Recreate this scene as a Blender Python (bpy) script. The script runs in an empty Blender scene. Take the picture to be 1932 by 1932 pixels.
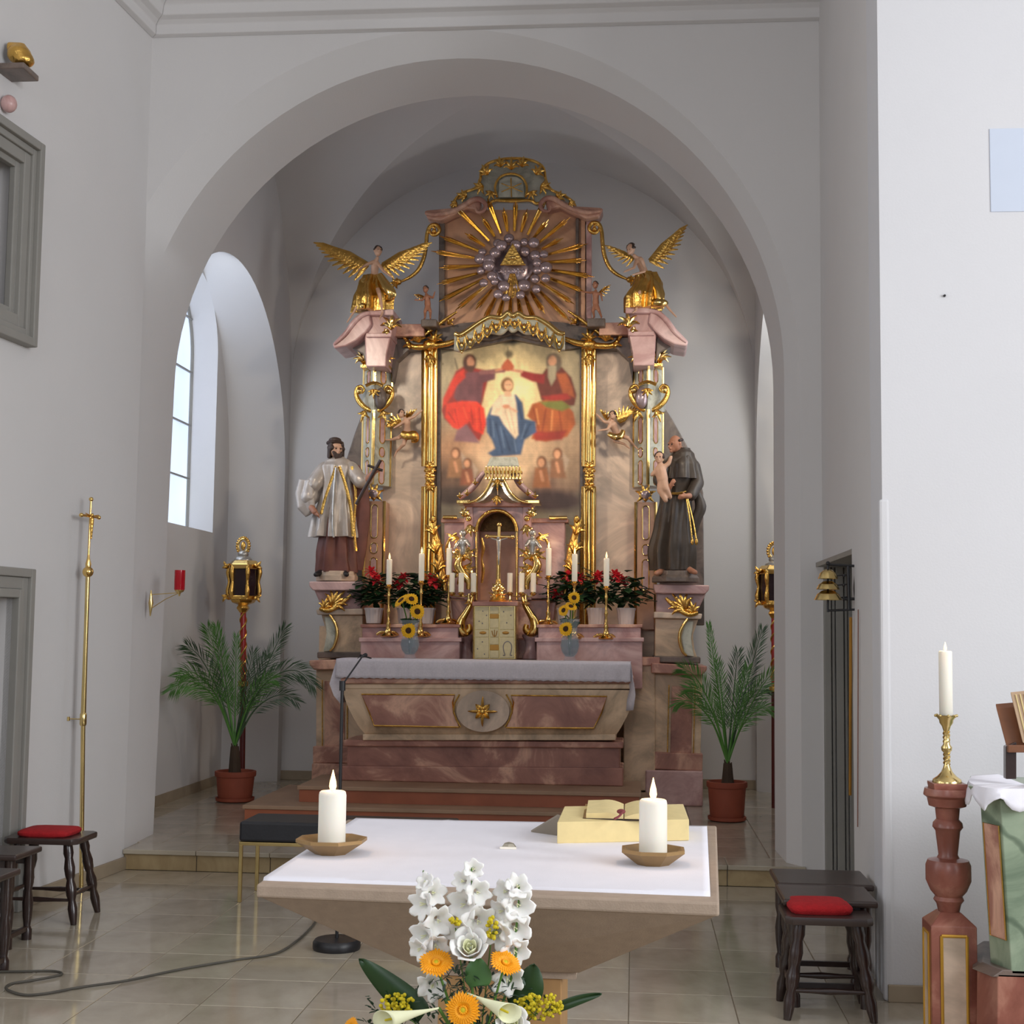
import bpy, math, random
import numpy as np
from mathutils import Vector, Matrix
random.seed(7)
S = bpy.context.scene
COL = S.collection
# ------------------------------------------------------------------ camera
CF, YAW, PITCH, ROLL, EYE = 2650.0, .088, math.atan(224/2650), .012, 1.62
_c, _s = math.cos(YAW), math.sin(YAW); _cp, _sp = math.cos(PITCH), math.sin(PITCH)
_r = Vector((_c, _s, 0)); CFW = Vector((-_s*_cp, _c*_cp, _sp)); _u = Vector((_s*_sp, -_c*_sp, _cp))
CR = _r*math.cos(ROLL) + _u*math.sin(ROLL); CU = -_r*math.sin(ROLL) + _u*math.cos(ROLL)
cd = bpy.data.cameras.new('camera'); cam = bpy.data.objects.new('camera', cd); COL.objects.link(cam)
cd.sensor_width = 36; cd.lens = 36*CF/1932; cd.clip_start = .05; cd.clip_end = 100
cam.matrix_world = Matrix(((CR.x, CU.x, -CFW.x, 0), (CR.y, CU.y, -CFW.y, 0), (CR.z, CU.z, -CFW.z, EYE), (0, 0, 0, 1)))
S.camera = cam
# ------------------------------------------------------------------ world, lights, exposure
S.view_settings.view_transform = 'Standard'; S.view_settings.look = 'None'
S.view_settings.exposure = -.28; S.view_settings.gamma = 1.0; S.view_settings.use_curve_mapping = False
w = bpy.data.worlds.new('world'); S.world = w; w.use_nodes = True
w.node_tree.nodes['Background'].inputs[0].default_value = (.72, .83, 1.0, 1); w.node_tree.nodes['Background'].inputs[1].default_value = .45
S.cycles.max_bounces = 7; S.cycles.diffuse_bounces = 4; S.cycles.glossy_bounces = 4; S.cycles.sample_clamp_indirect = 4
S.cycles.caustics_reflective = False; S.cycles.caustics_refractive = False
def area(name, loc, target, sx, sy, power, col):
    l = bpy.data.lights.new(name, 'AREA'); l.shape = 'RECTANGLE'; l.size = sx; l.size_y = sy; l.energy = power; l.color = col
    o = bpy.data.objects.new(name, l); COL.objects.link(o); o.location = loc
    o.rotation_euler = (Vector(target)-Vector(loc)).to_track_quat('-Z', 'Y').to_euler(); return o
# bare lights for assumed, unseen tall nave windows, left and right, behind the photographer
for y, e in ((3.6, 62), (.6, 46), (-2.4, 46)):
    area('assumed_nave_window_light', (-6.3, y, 3.6), (0, y+.9, 2.4), 1.5, 3.4, e, (.88, .94, 1.0))
for y, e in ((3.0, 190), (0, 330), (-3.0, 130)):
    area('assumed_nave_window_light', (6.3, y, 3.6), (0, y+1.2, 2.2), 1.5, 3.4, e, (.92, .96, 1.0))
# two assumed spotlights, bare lights added behind the arch piers to brighten the altar
area('assumed_altar_spotlight', (-2.95, 10.15, 4.5), (-1.1, 12.9, 3.2), .3, .3, 12, (1.0, .86, .68)).data.spread = 1.5
area('assumed_altar_spotlight', (.70, 10.15, 4.5), (-1.1, 12.9, 3.0), .3, .3, 12, (1.0, .86, .68)).data.spread = 1.5
area('altar_front_fill_light', (-1.2, -5.4, 4.4), (-1.1, 12, 2.6), 3.2, 3.0, 165, (.95, .97, 1.0))  # unseen fill lamp behind the camera, added to brighten the altar front

# ------------------------------------------------------------------ pixel to world (real planes)
def _dir(px, py):
    return CFW + CR*((px-966)/CF) - CU*((py-966)/CF)
CP = Vector((0, 0, EYE))
def P(px, py, Y): d = _dir(px, py); return CP + d*(Y/d.y)
def PZ(px, py, z): d = _dir(px, py); return CP + d*((z-EYE)/d.z)
def PX(px, py, x): d = _dir(px, py); return CP + d*(x/d.x)
def pl(pts, Y): return [P(a, b, Y) for a, b in pts]
def sm(pts, n=6):
    pts = [Vector(p) for p in pts]; out = []
    q = [pts[0]]+pts+[pts[-1]]
    for i in range(1, len(q)-2):
        for k in range(n):
            t = k/n; a, b, c, d = q[i-1], q[i], q[i+1], q[i+2]
            out.append(.5*((2*b)+(c-a)*t+(2*a-5*b+4*c-d)*t*t+(-a+3*b-3*c+d)*t**3))
    out.append(pts[-1]); return out
# ------------------------------------------------------------------ objects
def org(o):
    v = Vector((0, 0, 0))
    while o is not None: v = v + o.location; o = o.parent
    return v
def tag(o, label=None, cat=None, group=None, kind=None):
    if label: o['label'] = label
    if cat: o['category'] = cat
    if group: o['group'] = group
    if kind: o['kind'] = kind
    return o
def T(name, loc, label, cat, group=None):
    o = bpy.data.objects.new(name, None); COL.objects.link(o); o.location = Vector(loc); o.empty_display_size = .05
    return tag(o, label, cat, group)
class B:
    def __init__(s): s.v = []; s.f = []
    def add(s, vs, fs):
        o = len(s.v); s.v += [Vector(v) for v in vs]; s.f += [tuple(i+o for i in f) for f in fs]; return s
    def box(s, c, d, rz=0):
        c = Vector(c); R = Matrix.Rotation(rz, 3, 'Z'); x, y, z = d[0]/2, d[1]/2, d[2]/2
        vs = [c+R@Vector(q) for q in ((-x,-y,-z),(x,-y,-z),(x,y,-z),(-x,y,-z),(-x,-y,z),(x,-y,z),(x,y,z),(-x,y,z))]
        return s.add(vs, [(0,3,2,1),(4,5,6,7),(0,1,5,4),(1,2,6,5),(2,3,7,6),(3,0,4,7)])
    def bb(s, a, b):
        a, b = Vector(a), Vector(b); return s.box((a+b)/2, b-a)
    def prism(s, pts, dv):
        n = len(pts); dv = Vector(dv); vs = [Vector(p) for p in pts]; vs += [v+dv for v in vs]
        return s.add(vs, [tuple(range(n)), tuple(range(2*n-1, n-1, -1))]+[(i, i+n, (i+1) % n+n, (i+1) % n) for i in range(n)])
    def pbox(s, x0, y0, x1, y1, Y, t):      # a board seen between two pixels, front at depth Y, t thick
        return s.prism(pl([(x0, y0), (x1, y0), (x1, y1), (x0, y1)], Y), (0, t, 0))
    def loft(s, rings, cap=True, close=True):
        n = len(rings[0]); o = len(s.v)
        for r in rings: s.v += [Vector(p) for p in r]
        m = n if close else n-1
        for k in range(len(rings)-1):
            for i in range(m):
                j = (i+1) % n; s.f.append((o+k*n+i, o+k*n+j, o+(k+1)*n+j, o+(k+1)*n+i))
        if cap and close:
            s.f.append(tuple(o+i for i in range(n-1, -1, -1))); s.f.append(tuple(o+(len(rings)-1)*n+i for i in range(n)))
        return s
    def tube(s, pts, r, n=8, flat=1.0, up=None, closed=False):
        pts = [Vector(p) for p in pts]; m = len(pts)
        if not hasattr(r, '__len__'): r = [r]*m
        elif len(r) != m:
            q = list(r); r = [q[min(int(i/(m-1)*(len(q)-1)), len(q)-2)]*(1-(i/(m-1)*(len(q)-1)-min(int(i/(m-1)*(len(q)-1)), len(q)-2))) + q[min(int(i/(m-1)*(len(q)-1)), len(q)-2)+1]*(i/(m-1)*(len(q)-1)-min(int(i/(m-1)*(len(q)-1)), len(q)-2)) for i in range(m)]
        rings = []; nrm = Vector(up) if up else Vector((0, -1, 0))
        for i, p in enumerate(pts):
            if closed: t = pts[(i+1) % m]-pts[i-1]
            else: t = pts[min(i+1, m-1)]-pts[max(i-1, 0)]
            if t.length < 1e-9: t = Vector((0, 0, 1))
            t.normalize(); a = nrm-t*nrm.dot(t)
            if a.length < 1e-3: a = Vector((1, 0, 0))-t*t.x
            if a.length < 1e-3: a = Vector((0, 0, 1))-t*t.z
            a.normalize(); b = t.cross(a)
            if not up: nrm = a
            rings.append([p+(a*math.cos(2*math.pi*k/n)*flat+b*math.sin(2*math.pi*k/n))*max(r[i], 1e-4) for k in range(n)])
        if closed: rings.append(rings[0]); return s.loft(rings, cap=False)
        return s.loft(rings)
    def lathe(s, prof, c, n=16, sq=0, ax=None):
        c = Vector(c); rings = []
        for r, z in prof:
            ring = []
            for k in range(n):
                a = 2*math.pi*(k+.5)/n; q = 1.0
                if sq: q = 1/max(abs(math.cos(a)), abs(math.sin(a)))
                p = Vector((math.cos(a)*r*q, math.sin(a)*r*q, z))
                ring.append(c+(ax@p if ax else p))
            rings.append(ring)
        return s.loft(rings)
    def ell(s, c, r, rot=None, nu=12, nv=8):
        c = Vector(c); r = (r, r, r) if not hasattr(r, '__len__') else r; rings = []
        for j in range(nv+1):
            t = math.pi*j/nv; t = min(max(t, .02), math.pi-.02)
            ring = []
            for i in range(nu):
                a = 2*math.pi*i/nu; p = Vector((r[0]*math.sin(t)*math.cos(a), r[1]*math.sin(t)*math.sin(a), -r[2]*math.cos(t)))
                ring.append(c+(rot@p if rot else p))
            rings.append(ring)
        return s.loft(rings)
    def cap(s, a, ra, b, rb, n=10):          # tapered limb with round ends
        a, b = Vector(a), Vector(b); d = b-a; L = max(d.length, 1e-6); u = d/L
        q = [(a-u*ra*.92, ra*.35), (a-u*ra*.6, ra*.8), (a, ra), (b, rb), (b+u*rb*.6, rb*.8), (b+u*rb*.92, rb*.35)]
        return s.tube([x[0] for x in q], [x[1] for x in q], n)
    def mirror(s, xc): 
        for v in s.v: v.x = 2*xc-v.x
        s.f = [tuple(reversed(f)) for f in s.f]; return s
    def mk(s, name, mat, parent=None, smooth=False, bev=0, sub=0, rem=0, ang=None):
        me = bpy.data.meshes.new(name); vs = s.v
        if parent is None:
            xs = [v.x for v in vs]; ys = [v.y for v in vs]; zs = [v.z for v in vs]
            o0 = Vector(((min(xs)+max(xs))/2, (min(ys)+max(ys))/2, min(zs)))
        else: o0 = org(parent)
        me.from_pydata([tuple(v-o0) for v in vs], [], s.f); me.validate(); me.update()
        o = bpy.data.objects.new(name, me); COL.objects.link(o)
        if parent is None: o.location = o0
        else: o.parent = parent
        me.materials.append(mat)
        if smooth:
            for p in me.polygons: p.use_smooth = True
            try: me.set_sharp_from_angle(angle=math.radians(ang or 50))
            except Exception: pass
        if bev:
            m = o.modifiers.new('b', 'BEVEL'); m.width = bev; m.segments = 2; m.limit_method = 'ANGLE'; m.angle_limit = .6
        if rem:
            m = o.modifiers.new('r', 'REMESH'); m.mode = 'VOXEL'; m.voxel_size = rem; m.use_smooth_shade = True
            m = o.modifiers.new('s', 'SMOOTH'); m.iterations = 4; m.factor = .5
        if sub:
            m = o.modifiers.new('u', 'SUBSURF'); m.levels = sub; m.render_levels = sub
        return o
# ------------------------------------------------------------------ materials
def newmat(name):
    m = bpy.data.materials.new(name); m.use_nodes = True; nt = m.node_tree; return m, nt, nt.nodes['Principled BSDF']
def N(nt, t, **k):
    n = nt.nodes.new(t)
    for a, b in k.items():
        if a.startswith('i_'): n.inputs[a[2:].replace('_', ' ')].default_value = b
        else: setattr(n, a, b)
    return n
def ramp(nt, fac, stops):
    r = nt.nodes.new('ShaderNodeValToRGB'); nt.links.new(fac, r.inputs[0]); e = r.color_ramp.elements
    while len(e) < len(stops): e.new(.5)
    for q, (p, c) in zip(e, stops): q.position = p; q.color = (*c, 1)
    return r.outputs[0]
def sg(r, g, b):
    f = lambda c: ((c/255+.055)/1.055)**2.4 if c > 10 else c/255/12.92
    return (f(r), f(g), f(b))
def simple(name, col, rough=.5, metal=0, var=.12, scale=8, bump=0, bscale=60, coat=0, spec=.5, emit=None, es=0, trans=0, sss=0):
    m, nt, p = newmat(name); tc = N(nt, 'ShaderNodeTexCoord')
    nz = N(nt, 'ShaderNodeTexNoise', i_Scale=scale, i_Detail=4.0); nt.links.new(tc.outputs['Object'], nz.inputs['Vector'])
    lo = tuple(c*(1-var) for c in col); hi = tuple(min(1, c*(1+var)) for c in col)
    nt.links.new(ramp(nt, nz.outputs[0], [(.3, lo), (.7, hi)]), p.inputs['Base Color'])
    p.inputs['Roughness'].default_value = rough; p.inputs['Metallic'].default_value = metal; p.inputs['Specular IOR Level'].default_value = spec
    if coat: p.inputs['Coat Weight'].default_value = coat; p.inputs['Coat Roughness'].default_value = .08
    if trans: p.inputs['Transmission Weight'].default_value = trans
    if sss: p.inputs['Subsurface Weight'].default_value = sss; p.inputs['Subsurface Radius'].default_value = (.02, .012, .008)
    if emit: p.inputs['Emission Color'].default_value = (*emit, 1); p.inputs['Emission Strength'].default_value = es
    if bump:
        n2 = N(nt, 'ShaderNodeTexNoise', i_Scale=bscale, i_Detail=3.0); nt.links.new(tc.outputs['Object'], n2.inputs['Vector'])
        bp = N(nt, 'ShaderNodeBump', i_Strength=bump, i_Distance=.01); nt.links.new(n2.outputs[0], bp.inputs['Height']); nt.links.new(bp.outputs[0], p.inputs['Normal'])
    return m
def marble(name, stops, scale=2.2, rough=.25, dist=2.5, stretch=(1, 1, 1), rot=.7, vein=None):
    m, nt, p = newmat(name); tc = N(nt, 'ShaderNodeTexCoord'); mp = N(nt, 'ShaderNodeMapping')
    mp.inputs['Rotation'].default_value = (.2, rot, .1); mp.inputs['Scale'].default_value = stretch
    nt.links.new(tc.outputs['Object'], mp.inputs[0])
    nz = N(nt, 'ShaderNodeTexNoise', i_Scale=scale, i_Detail=7.0, i_Roughness=.6, i_Distortion=dist); nt.links.new(mp.outputs[0], nz.inputs['Vector'])
    c = ramp(nt, nz.outputs[0], stops)
    if vein:
        wv = N(nt, 'ShaderNodeTexWave', i_Scale=scale*.8, i_Distortion=9.0, i_Detail=4.0); nt.links.new(mp.outputs[0], wv.inputs['Vector'])
        mx = N(nt, 'ShaderNodeMix', data_type='RGBA'); f = ramp(nt, wv.outputs[1], [(.88, (0, 0, 0)), (1, (.7, .7, .7))])
        nt.links.new(f, mx.inputs[0]); nt.links.new(c, mx.inputs[6]); mx.inputs[7].default_value = (*vein, 1); c = mx.outputs[2]
    nt.links.new(c, p.inputs['Base Color']); p.inputs['Roughness'].default_value = rough
    return m
MT = {}
MT['plaster'] = simple('plaster', sg(222, 219, 218), .9, var=.012, scale=1.5, bump=.08, bscale=90, spec=.2)
MT['plaster_white'] = simple('plaster_white', sg(219, 218, 221), .9, var=.012, scale=1.5, bump=.08, bscale=90, spec=.2)
MT['grey_stone'] = simple('grey_painted_stone', sg(150, 147, 141), .6, var=.04, scale=5, bump=.05)
MT['dark_recess'] = simple('dark_door_wood', sg(88, 82, 78), .6, var=.1)
MT['tile'] = marble('jura_limestone_tile', [(.25, sg(164, 152, 134)), (.5, sg(188, 177, 158)), (.75, sg(204, 194, 174))], 1.6, .09, 1.2)
MT['tile2'] = marble('jura_limestone_tile_dark', [(.25, sg(156, 144, 126)), (.5, sg(180, 168, 150)), (.75, sg(196, 185, 166))], 2.1, .10, 1.2)
MT['grout'] = simple('grout', sg(160, 148, 130), .9)
MT['step_stone'] = marble('step_stone', [(.3, sg(166, 142, 104)), (.6, sg(190, 168, 128))], 2.5, .35)
MT['base_stone'] = simple('baseboard_stone', sg(164, 148, 126), .6, var=.08)
MT['red_carpet_wood'] = simple('red_brown_wood', sg(170, 98, 68), .45, var=.12, scale=4)
MT['step_top'] = simple('platform_top', sg(170, 138, 112), .5, var=.1, scale=5)
MT['pink'] = marble('pink_marble', [(.25, sg(158, 115, 111)), (.45, sg(196, 153, 149)), (.6, sg(226, 190, 186)), (.8, sg(179, 144, 145))], 1.8, .28, 1.8)
MT['red'] = marble('red_marble', [(.25, sg(130, 83, 74)), (.5, sg(182, 129, 113)), (.62, sg(237, 189, 163)), (.75, sg(166, 115, 104))], 1.6, .3, 1.6)
MT['brownm'] = marble('brown_marble', [(.25, sg(145, 126, 107)), (.45, sg(218, 189, 157)), (.6, sg(248, 218, 185)), (.8, sg(180, 150, 128))], 1.8, .3, 1.8)
MT['greym'] = marble('grey_marble', [(.25, sg(156, 140, 123)), (.5, sg(212, 188, 167)), (.65, sg(248, 221, 197)), (.85, sg(182, 165, 149))], 1.3, .3, 1.8)
MT['tanm'] = marble('tan_pink_marble', [(.25, sg(188, 138, 108)), (.5, sg(218, 168, 134)), (.8, sg(202, 152, 122))], 1.7, .35, 1.6)
MT['redped'] = marble('red_brown_pedestal_marble', [(.25, sg(112, 62, 50)), (.5, sg(150, 92, 78)), (.62, sg(176, 122, 104)), (.8, sg(134, 80, 68))], 2.4, .3, 1.8)
MT['silverm'] = marble('pale_grey_green_marble', [(.25, sg(146, 146, 130)), (.55, sg(211, 209, 193)), (.8, sg(181, 176, 155))], 4, .22, 2)
MT['greenm'] = marble('green_marble', [(.25, sg(92, 112, 92)), (.5, sg(150, 166, 142)), (.75, sg(176, 188, 164))], 2.4, .3, 2.5, vein=sg(78, 96, 78))
MT['gold'] = simple('gold_leaf', (.78, .47, .12), .27, 1, .22, 14, bump=.5, bscale=45)
MT['goldp'] = simple('polished_gold', (.86, .58, .2), .16, 1, .1, 6, bump=.08, bscale=30)
MT['brass'] = simple('brass', (.74, .56, .24), .2, 1, .12, 10)
MT['silver'] = simple('silvered_carving', sg(186, 182, 176), .3, .7, .15, 12, bump=.3, bscale=40)
MT['cloudm'] = simple('silvered_lilac_cloud', sg(176, 156, 160), .25, .6, .2, 12, bump=.2, bscale=30)
MT['flesh'] = simple('painted_flesh', sg(206, 164, 138), .5, 0, .1, 20)
MT['flesh2'] = simple('painted_flesh_dark', sg(176, 122, 96), .45, 0, .12, 20)
MT['hair'] = simple('dark_hair', sg(62, 46, 40), .5, 0, .2, 30, bump=.5)
MT['black'] = simple('black_metal', sg(34, 33, 36), .4, 0, .1)
MT['blackcush'] = simple('black_leather', sg(38, 38, 42), .45, 0, .1, 10, bump=.1)
MT['dwood'] = simple('dark_oak', sg(50, 34, 30), .28, 0, .25, 10, bump=.1, bscale=30, coat=.4)
MT['dseat'] = simple('dark_oak_seat', sg(62, 48, 44), .36, 0, .15, 10, coat=.2)
MT['redcush'] = simple('red_felt', sg(184, 30, 36), .95, 0, .12, 40, bump=.4, bscale=200)
MT['cloth'] = simple('white_linen', sg(240, 238, 246), .9, 0, .015, 12, bump=.1, bscale=300)
MT['clothv'] = simple('altar_lace_cloth', sg(224, 218, 226), .9, 0, .05, 60, bump=.2, bscale=150)
MT['wax'] = simple('white_wax', sg(246, 240, 226), .5, 0, .01, 8, sss=.25)
MT['flame'] = simple('flame', (1, .8, .45), .5, 0, 0, emit=(1, .60, .26), es=2.6)
MT['altar_stone'] = simple('altar_sandstone', sg(172, 152, 134), .7, 0, .06, 30, bump=.15, bscale=200)
MT['wood_light'] = simple('light_wood', sg(176, 136, 90), .45, 0, .12, 12)
MT['wood_mid'] = simple('brown_wood', sg(122, 78, 52), .4, 0, .15, 12)
MT['page'] = simple('book_pages', sg(226, 206, 150), .8, 0, .04, 30)
MT['leaf'] = simple('dark_leaf', sg(34, 64, 34), .4, 0, .25, 20)
MT['palm'] = simple('palm_leaf', sg(66, 92, 62), .45, 0, .3, 8)
MT['palm2'] = simple('palm_leaf_light', sg(84, 134, 58), .45, 0, .25, 8)
MT['terra'] = simple('terracotta', sg(150, 74, 52), .7, 0, .08, 10)
MT['whitepot'] = simple('white_ceramic', sg(228, 222, 220), .35, 0, .02)
MT['redfl'] = simple('red_bract', sg(206, 36, 50), .6, 0, .15, 20)
MT['yellow'] = simple('yellow_petal', sg(246, 190, 16), .6, 0, .1, 30)
MT['orange'] = simple('gerbera_petal', sg(250, 168, 14), .6, 0, .08, 30)
MT['goldenrod'] = simple('goldenrod_flower', sg(206, 186, 26), .7, 0, .15, 60)
MT['white_petal'] = simple('white_petal', sg(244, 242, 238), .6, 0, .02, 20, sss=.15)
MT['cream'] = simple('cream_petal', sg(236, 236, 196), .55, 0, .06, 14)
MT['stem'] = simple('green_stem', sg(86, 124, 50), .5, 0, .15)
MT['brown_disc'] = simple('flower_disc', sg(66, 40, 22), .9, 0, .2, 80)
MT['enamel'] = simple('cream_gold_enamel', sg(206, 190, 146), .35, .25, .08, 30)
MT['amber'] = simple('amber_enamel', sg(176, 128, 52), .3, .4, .1)
MT['bluegrey'] = simple('blue_grey_enamel', sg(132, 128, 132), .4, .2, .1)
MT['rubyglass'] = simple('ruby_glass', sg(190, 12, 34), .15, 0, .05, emit=sg(190, 10, 30), es=.07, trans=.3)
MT['robe_white'] = simple('silvered_white_robe', sg(196, 186, 178), .38, .35, .14, 12, bump=.2, bscale=30)
MT['robe_brown'] = simple('red_brown_robe', sg(112, 66, 58), .5, 0, .2, 8)
MT['robe_dark'] = simple('dark_friar_robe', sg(72, 62, 54), .42, .1, .25, 9, bump=.2, bscale=30)
MT['darkmarble'] = marble('dark_marble', [(.3, sg(80, 70, 64)), (.6, sg(124, 108, 99)), (.8, sg(101, 85, 78))], 3, .35)
MT['bluepatch'] = simple('pale_blue_panel', sg(206, 214, 230), .8, 0, .01)
def glassmat(name, col, a=.35):
    m, nt, p = newmat(name); p.inputs['Base Color'].default_value = (*col, 1); p.inputs['Roughness'].default_value = .03
    p.inputs['Alpha'].default_value = a; p.inputs['Specular IOR Level'].default_value = 1.0; return m
MT['glass'] = glassmat('vase_glass', (.62, .72, .80), .17)
m, nt, p = newmat('frosted_window_glass'); MT['pane'] = m
tc = N(nt, 'ShaderNodeTexCoord'); nz = N(nt, 'ShaderNodeTexNoise', i_Scale=1.3); nt.links.new(tc.outputs['Object'], nz.inputs['Vector'])
p.inputs['Base Color'].default_value = (.6, .66, .75, 1); p.inputs['Roughness'].default_value = .4
nt.links.new(ramp(nt, nz.outputs[0], [(.3, (.58, .70, 1.0)), (.7, (.74, .86, 1.0))]), p.inputs['Emission Color']); p.inputs['Emission Strength'].default_value = 1.15
# ================================================================== THE SETTING
st = lambda o, lab=None: tag(o, lab, None, None, 'structure')
YA = 9.3                                # front of the choir arch
XR = 1.217                               # right choir wall
XLA = -3.40
def XL(y): return XLA - .075*(YA-y)     # the left wall runs slightly aslant
ZC = 5.74; ZT = 6.27                    # cornice, ceiling
fl = st(B().bb((-7, -6, -.12), (7, YA, -.005)).mk('floor', MT['grout']))
# ---- floor tiles (joints recessed), one piece each
tmesh = {}
def tile_at(parent, x, y, z, sx, sy, name='tile', mats=('tile', 'tile2'), th=.02):
    key = (round(sx, 3), round(sy, 3), mats, th, random.random() < .35)
    if key not in tmesh:
        b = B(); g = .0018; x0, y0 = sx/2-g, sy/2-g; e = .002
        b.loft([[(-x0, -y0, -th), (x0, -y0, -th), (x0, y0, -th), (-x0, y0, -th)], [(-x0, -y0, -e), (x0, -y0, -e), (x0, y0, -e), (-x0, y0, -e)],
                [(-x0+e, -y0+e, 0), (x0-e, -y0+e, 0), (x0-e, y0-e, 0), (-x0+e, y0-e, 0)]])
        me = bpy.data.meshes.new(name); me.from_pydata([tuple(v) for v in b.v], [], b.f); me.materials.append(MT[mats[1 if key[4] else 0]]); tmesh[key] = me
    o = bpy.data.objects.new(name, tmesh[key]); COL.objects.link(o); o.parent = parent; o.location = Vector((x, y, z))-org(parent)
    return o
TS = .46
for i in range(-12, 9):
    for j in range(9):
        x = -.25+i*TS; y = YA-.02-TS*(j+.5)
        if y < 5.2 or x < XL(y)-.4 or (y > 6.0 and x > XR+.35): continue
        tile_at(fl, x, y, 0, TS, TS)
# ---- chancel floor, one step up
CZ = .135
cf = st(B().bb((-4.4, YA+.03, -.1), (2.4, 14.0, CZ-.005)).mk('floor', MT['grout']), 'raised stone floor of the chancel')
for i in range(-10, 8):
    for j in range(10):
        x = -.25+i*TS; y = YA+.30+TS*(j+.5)
        if (-2.3 < x < .0 and y > 11.1): continue
        if x < -4.3 or x > 2.2: continue
        tile_at(cf, x, y, CZ, TS, TS)
stp = st(B().bb((XL(YA)-.02, YA+.01, 0), (XR, YA+.05, CZ-.03)).mk('trim', MT['grout']), 'stone step up to the chancel')
stp.name = 'trim_1'
xx = XLA+.0
k = 0
while xx < 1.1:
    x1 = min(xx+.5, 1.12)
    B().bb((xx+.003, YA-.005, .0), (x1-.003, YA+.04, CZ-.032)).mk('stone', MT['step_stone'], stp, bev=.003)
    B().bb((xx+.002, YA-.03, CZ-.03), (x1-.002, YA+.30, CZ)).mk('stone', MT['tile'], stp, bev=.004); xx = x1
# ---- ceiling
st(B().bb((-7, -6, ZT+.25), (7, YA+.2, ZT+.4)).mk('ceiling', MT['plaster']))
# ---- choir arch wall
def ring_wall(fr, bk, name, mat, lab=None):
    pass
N_A = 48
def arch_pts(cx, z0, r, n=N_A, rz=None): 
    rz = rz or r
    return [(cx+r*math.cos(math.pi*k/n), z0+rz*math.sin(math.pi*k/n)) for k in range(n+1)]
aw = B()
fr = arch_pts(-1.32, 3.355, 2.395); md = arch_pts(-1.25, 3.36, 2.24); re_ = arch_pts(-1.21, 3.36, 2.18)
XLc = XLA-.01
cl = lambda q: [(max(x, XLc), z) for x, z in q]
fr = [(fr[0][0], 0)]+cl(fr)+[(XLc, 0)]; md = [(md[0][0], 0)]+cl(md)+[(XLc, 0)]; re_ = [(re_[0][0], 0)]+[(max(x, XLc-.03), z) for x, z in re_]+[(XLc-.03, 0)]
F = [Vector((x, YA, z)) for x, z in fr]; M_ = [Vector((x, YA+.14, z)) for x, z in md]; R_ = [Vector((x, YA+.68, z)) for x, z in re_]
n = len(F)
top = [Vector((min(max(x, XLc), XR+.1), YA, ZT+.3)) for x, z in fr]
o = len(aw.v); aw.v += F+M_+R_+top
for i in range(n-1):
    aw.f.append((o+i, o+i+1, o+n+i+1, o+n+i)); aw.f.append((o+n+i, o+n+i+1, o+2*n+i+1, o+2*n+i)); aw.f.append((o+i+1, o+i, o+3*n+i, o+3*n+i+1))
aw.add([(F[0].x, YA, 0), (XR+.1, YA, 0), (XR+.1, YA, ZT+.3), (F[0].x, YA, ZT+.3)], [(0, 1, 2, 3)])
# rear face of the arch wall (towards the apse)
bt = [Vector((x, YA+.68, ZT+.3)) for x, z in re_]; o = len(aw.v); aw.v += R_+bt
for i in range(n-1): aw.f.append((o+i, o+i+1, o+n+i+1, o+n+i))
aw.add([(R_[0].x, YA+.68, 0), (2.4, YA+.68, 0), (2.4, YA+.68, ZT+.3), (R_[0].x, YA+.68, ZT+.3)], [(0, 1, 2, 3)])
aw.add([(R_[-1].x, YA+.68, 0), (-4.6, YA+.68, 0), (-4.6, YA+.68, ZT+.3), (R_[-1].x, YA+.68, ZT+.3)], [(0, 1, 2, 3)])
st(aw.mk('wall_arch', MT['plaster'], smooth=True, ang=25))
# ---- left choir wall (with door and framed opening), aslant
LW = (Vector((XL(YA), YA, 0)), Vector((XL(5.4), 5.4, 0)))
ld = (LW[1]-LW[0]).normalized(); ln = Vector((-ld.y, ld.x, 0)); ln = ln if ln.x > 0 else -ln
def PL(px, py, off=0):                  # pixel onto the left wall
    d = _dir(px, py); q = LW[0]+ln*off; return CP+d*((q-CP).dot(ln)/d.dot(ln))
def lw_s(p): return (Vector((p.x, p.y, 0))-LW[0]).dot(ld)
def LP(s, z, off=0): p = LW[0]+ld*s+ln*off; return Vector((p.x, p.y, z))
LEN = (LW[1]-LW[0]).length
s_d = lw_s(PL(54, 1074)); z_d = PL(54, 1074).z; s_di = lw_s(PL(22, 1200)); 
s_f = lw_s(PL(66, 275)); zf1 = PL(66, 275).z; zf0 = PL(46, 655).z
def lbox(b, s0, s1, z0, z1, o0, o1):
    b.add([LP(s0, z0, o0), LP(s1, z0, o0), LP(s1, z0, o1), LP(s0, z0, o1), LP(s0, z1, o0), LP(s1, z1, o0), LP(s1, z1, o1), LP(s0, z1, o1)],
          [(0,3,2,1),(4,5,6,7),(0,1,5,4),(1,2,6,5),(2,3,7,6),(3,0,4,7)]); return b
fw = .17
dS, dE = s_d+fw, s_d+fw+.95             # door opening along the wall
fS, fE = s_f+.16, s_f+.16+1.1           # upper opening
lw = B()
zh = z_d-fw
lbox(lw, 0, dS, 0, ZT+.3, -.25, 0)
lbox(lw, dS, dE, zh, zf0+.14, -.25, 0); lbox(lw, dE, LEN, 0, zf0+.14, -.25, 0)
lbox(lw, dS, fS, zf0+.14, zf1-.14, -.25, 0) if fS > dS else None
lbox(lw, fE, LEN, zf0+.14, zf1-.14, -.25, 0); lbox(lw, dS, LEN, zf1-.14, ZT+.3, -.25, 0)
lwo = st(lw.mk('wall_left', MT['plaster']))
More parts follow.
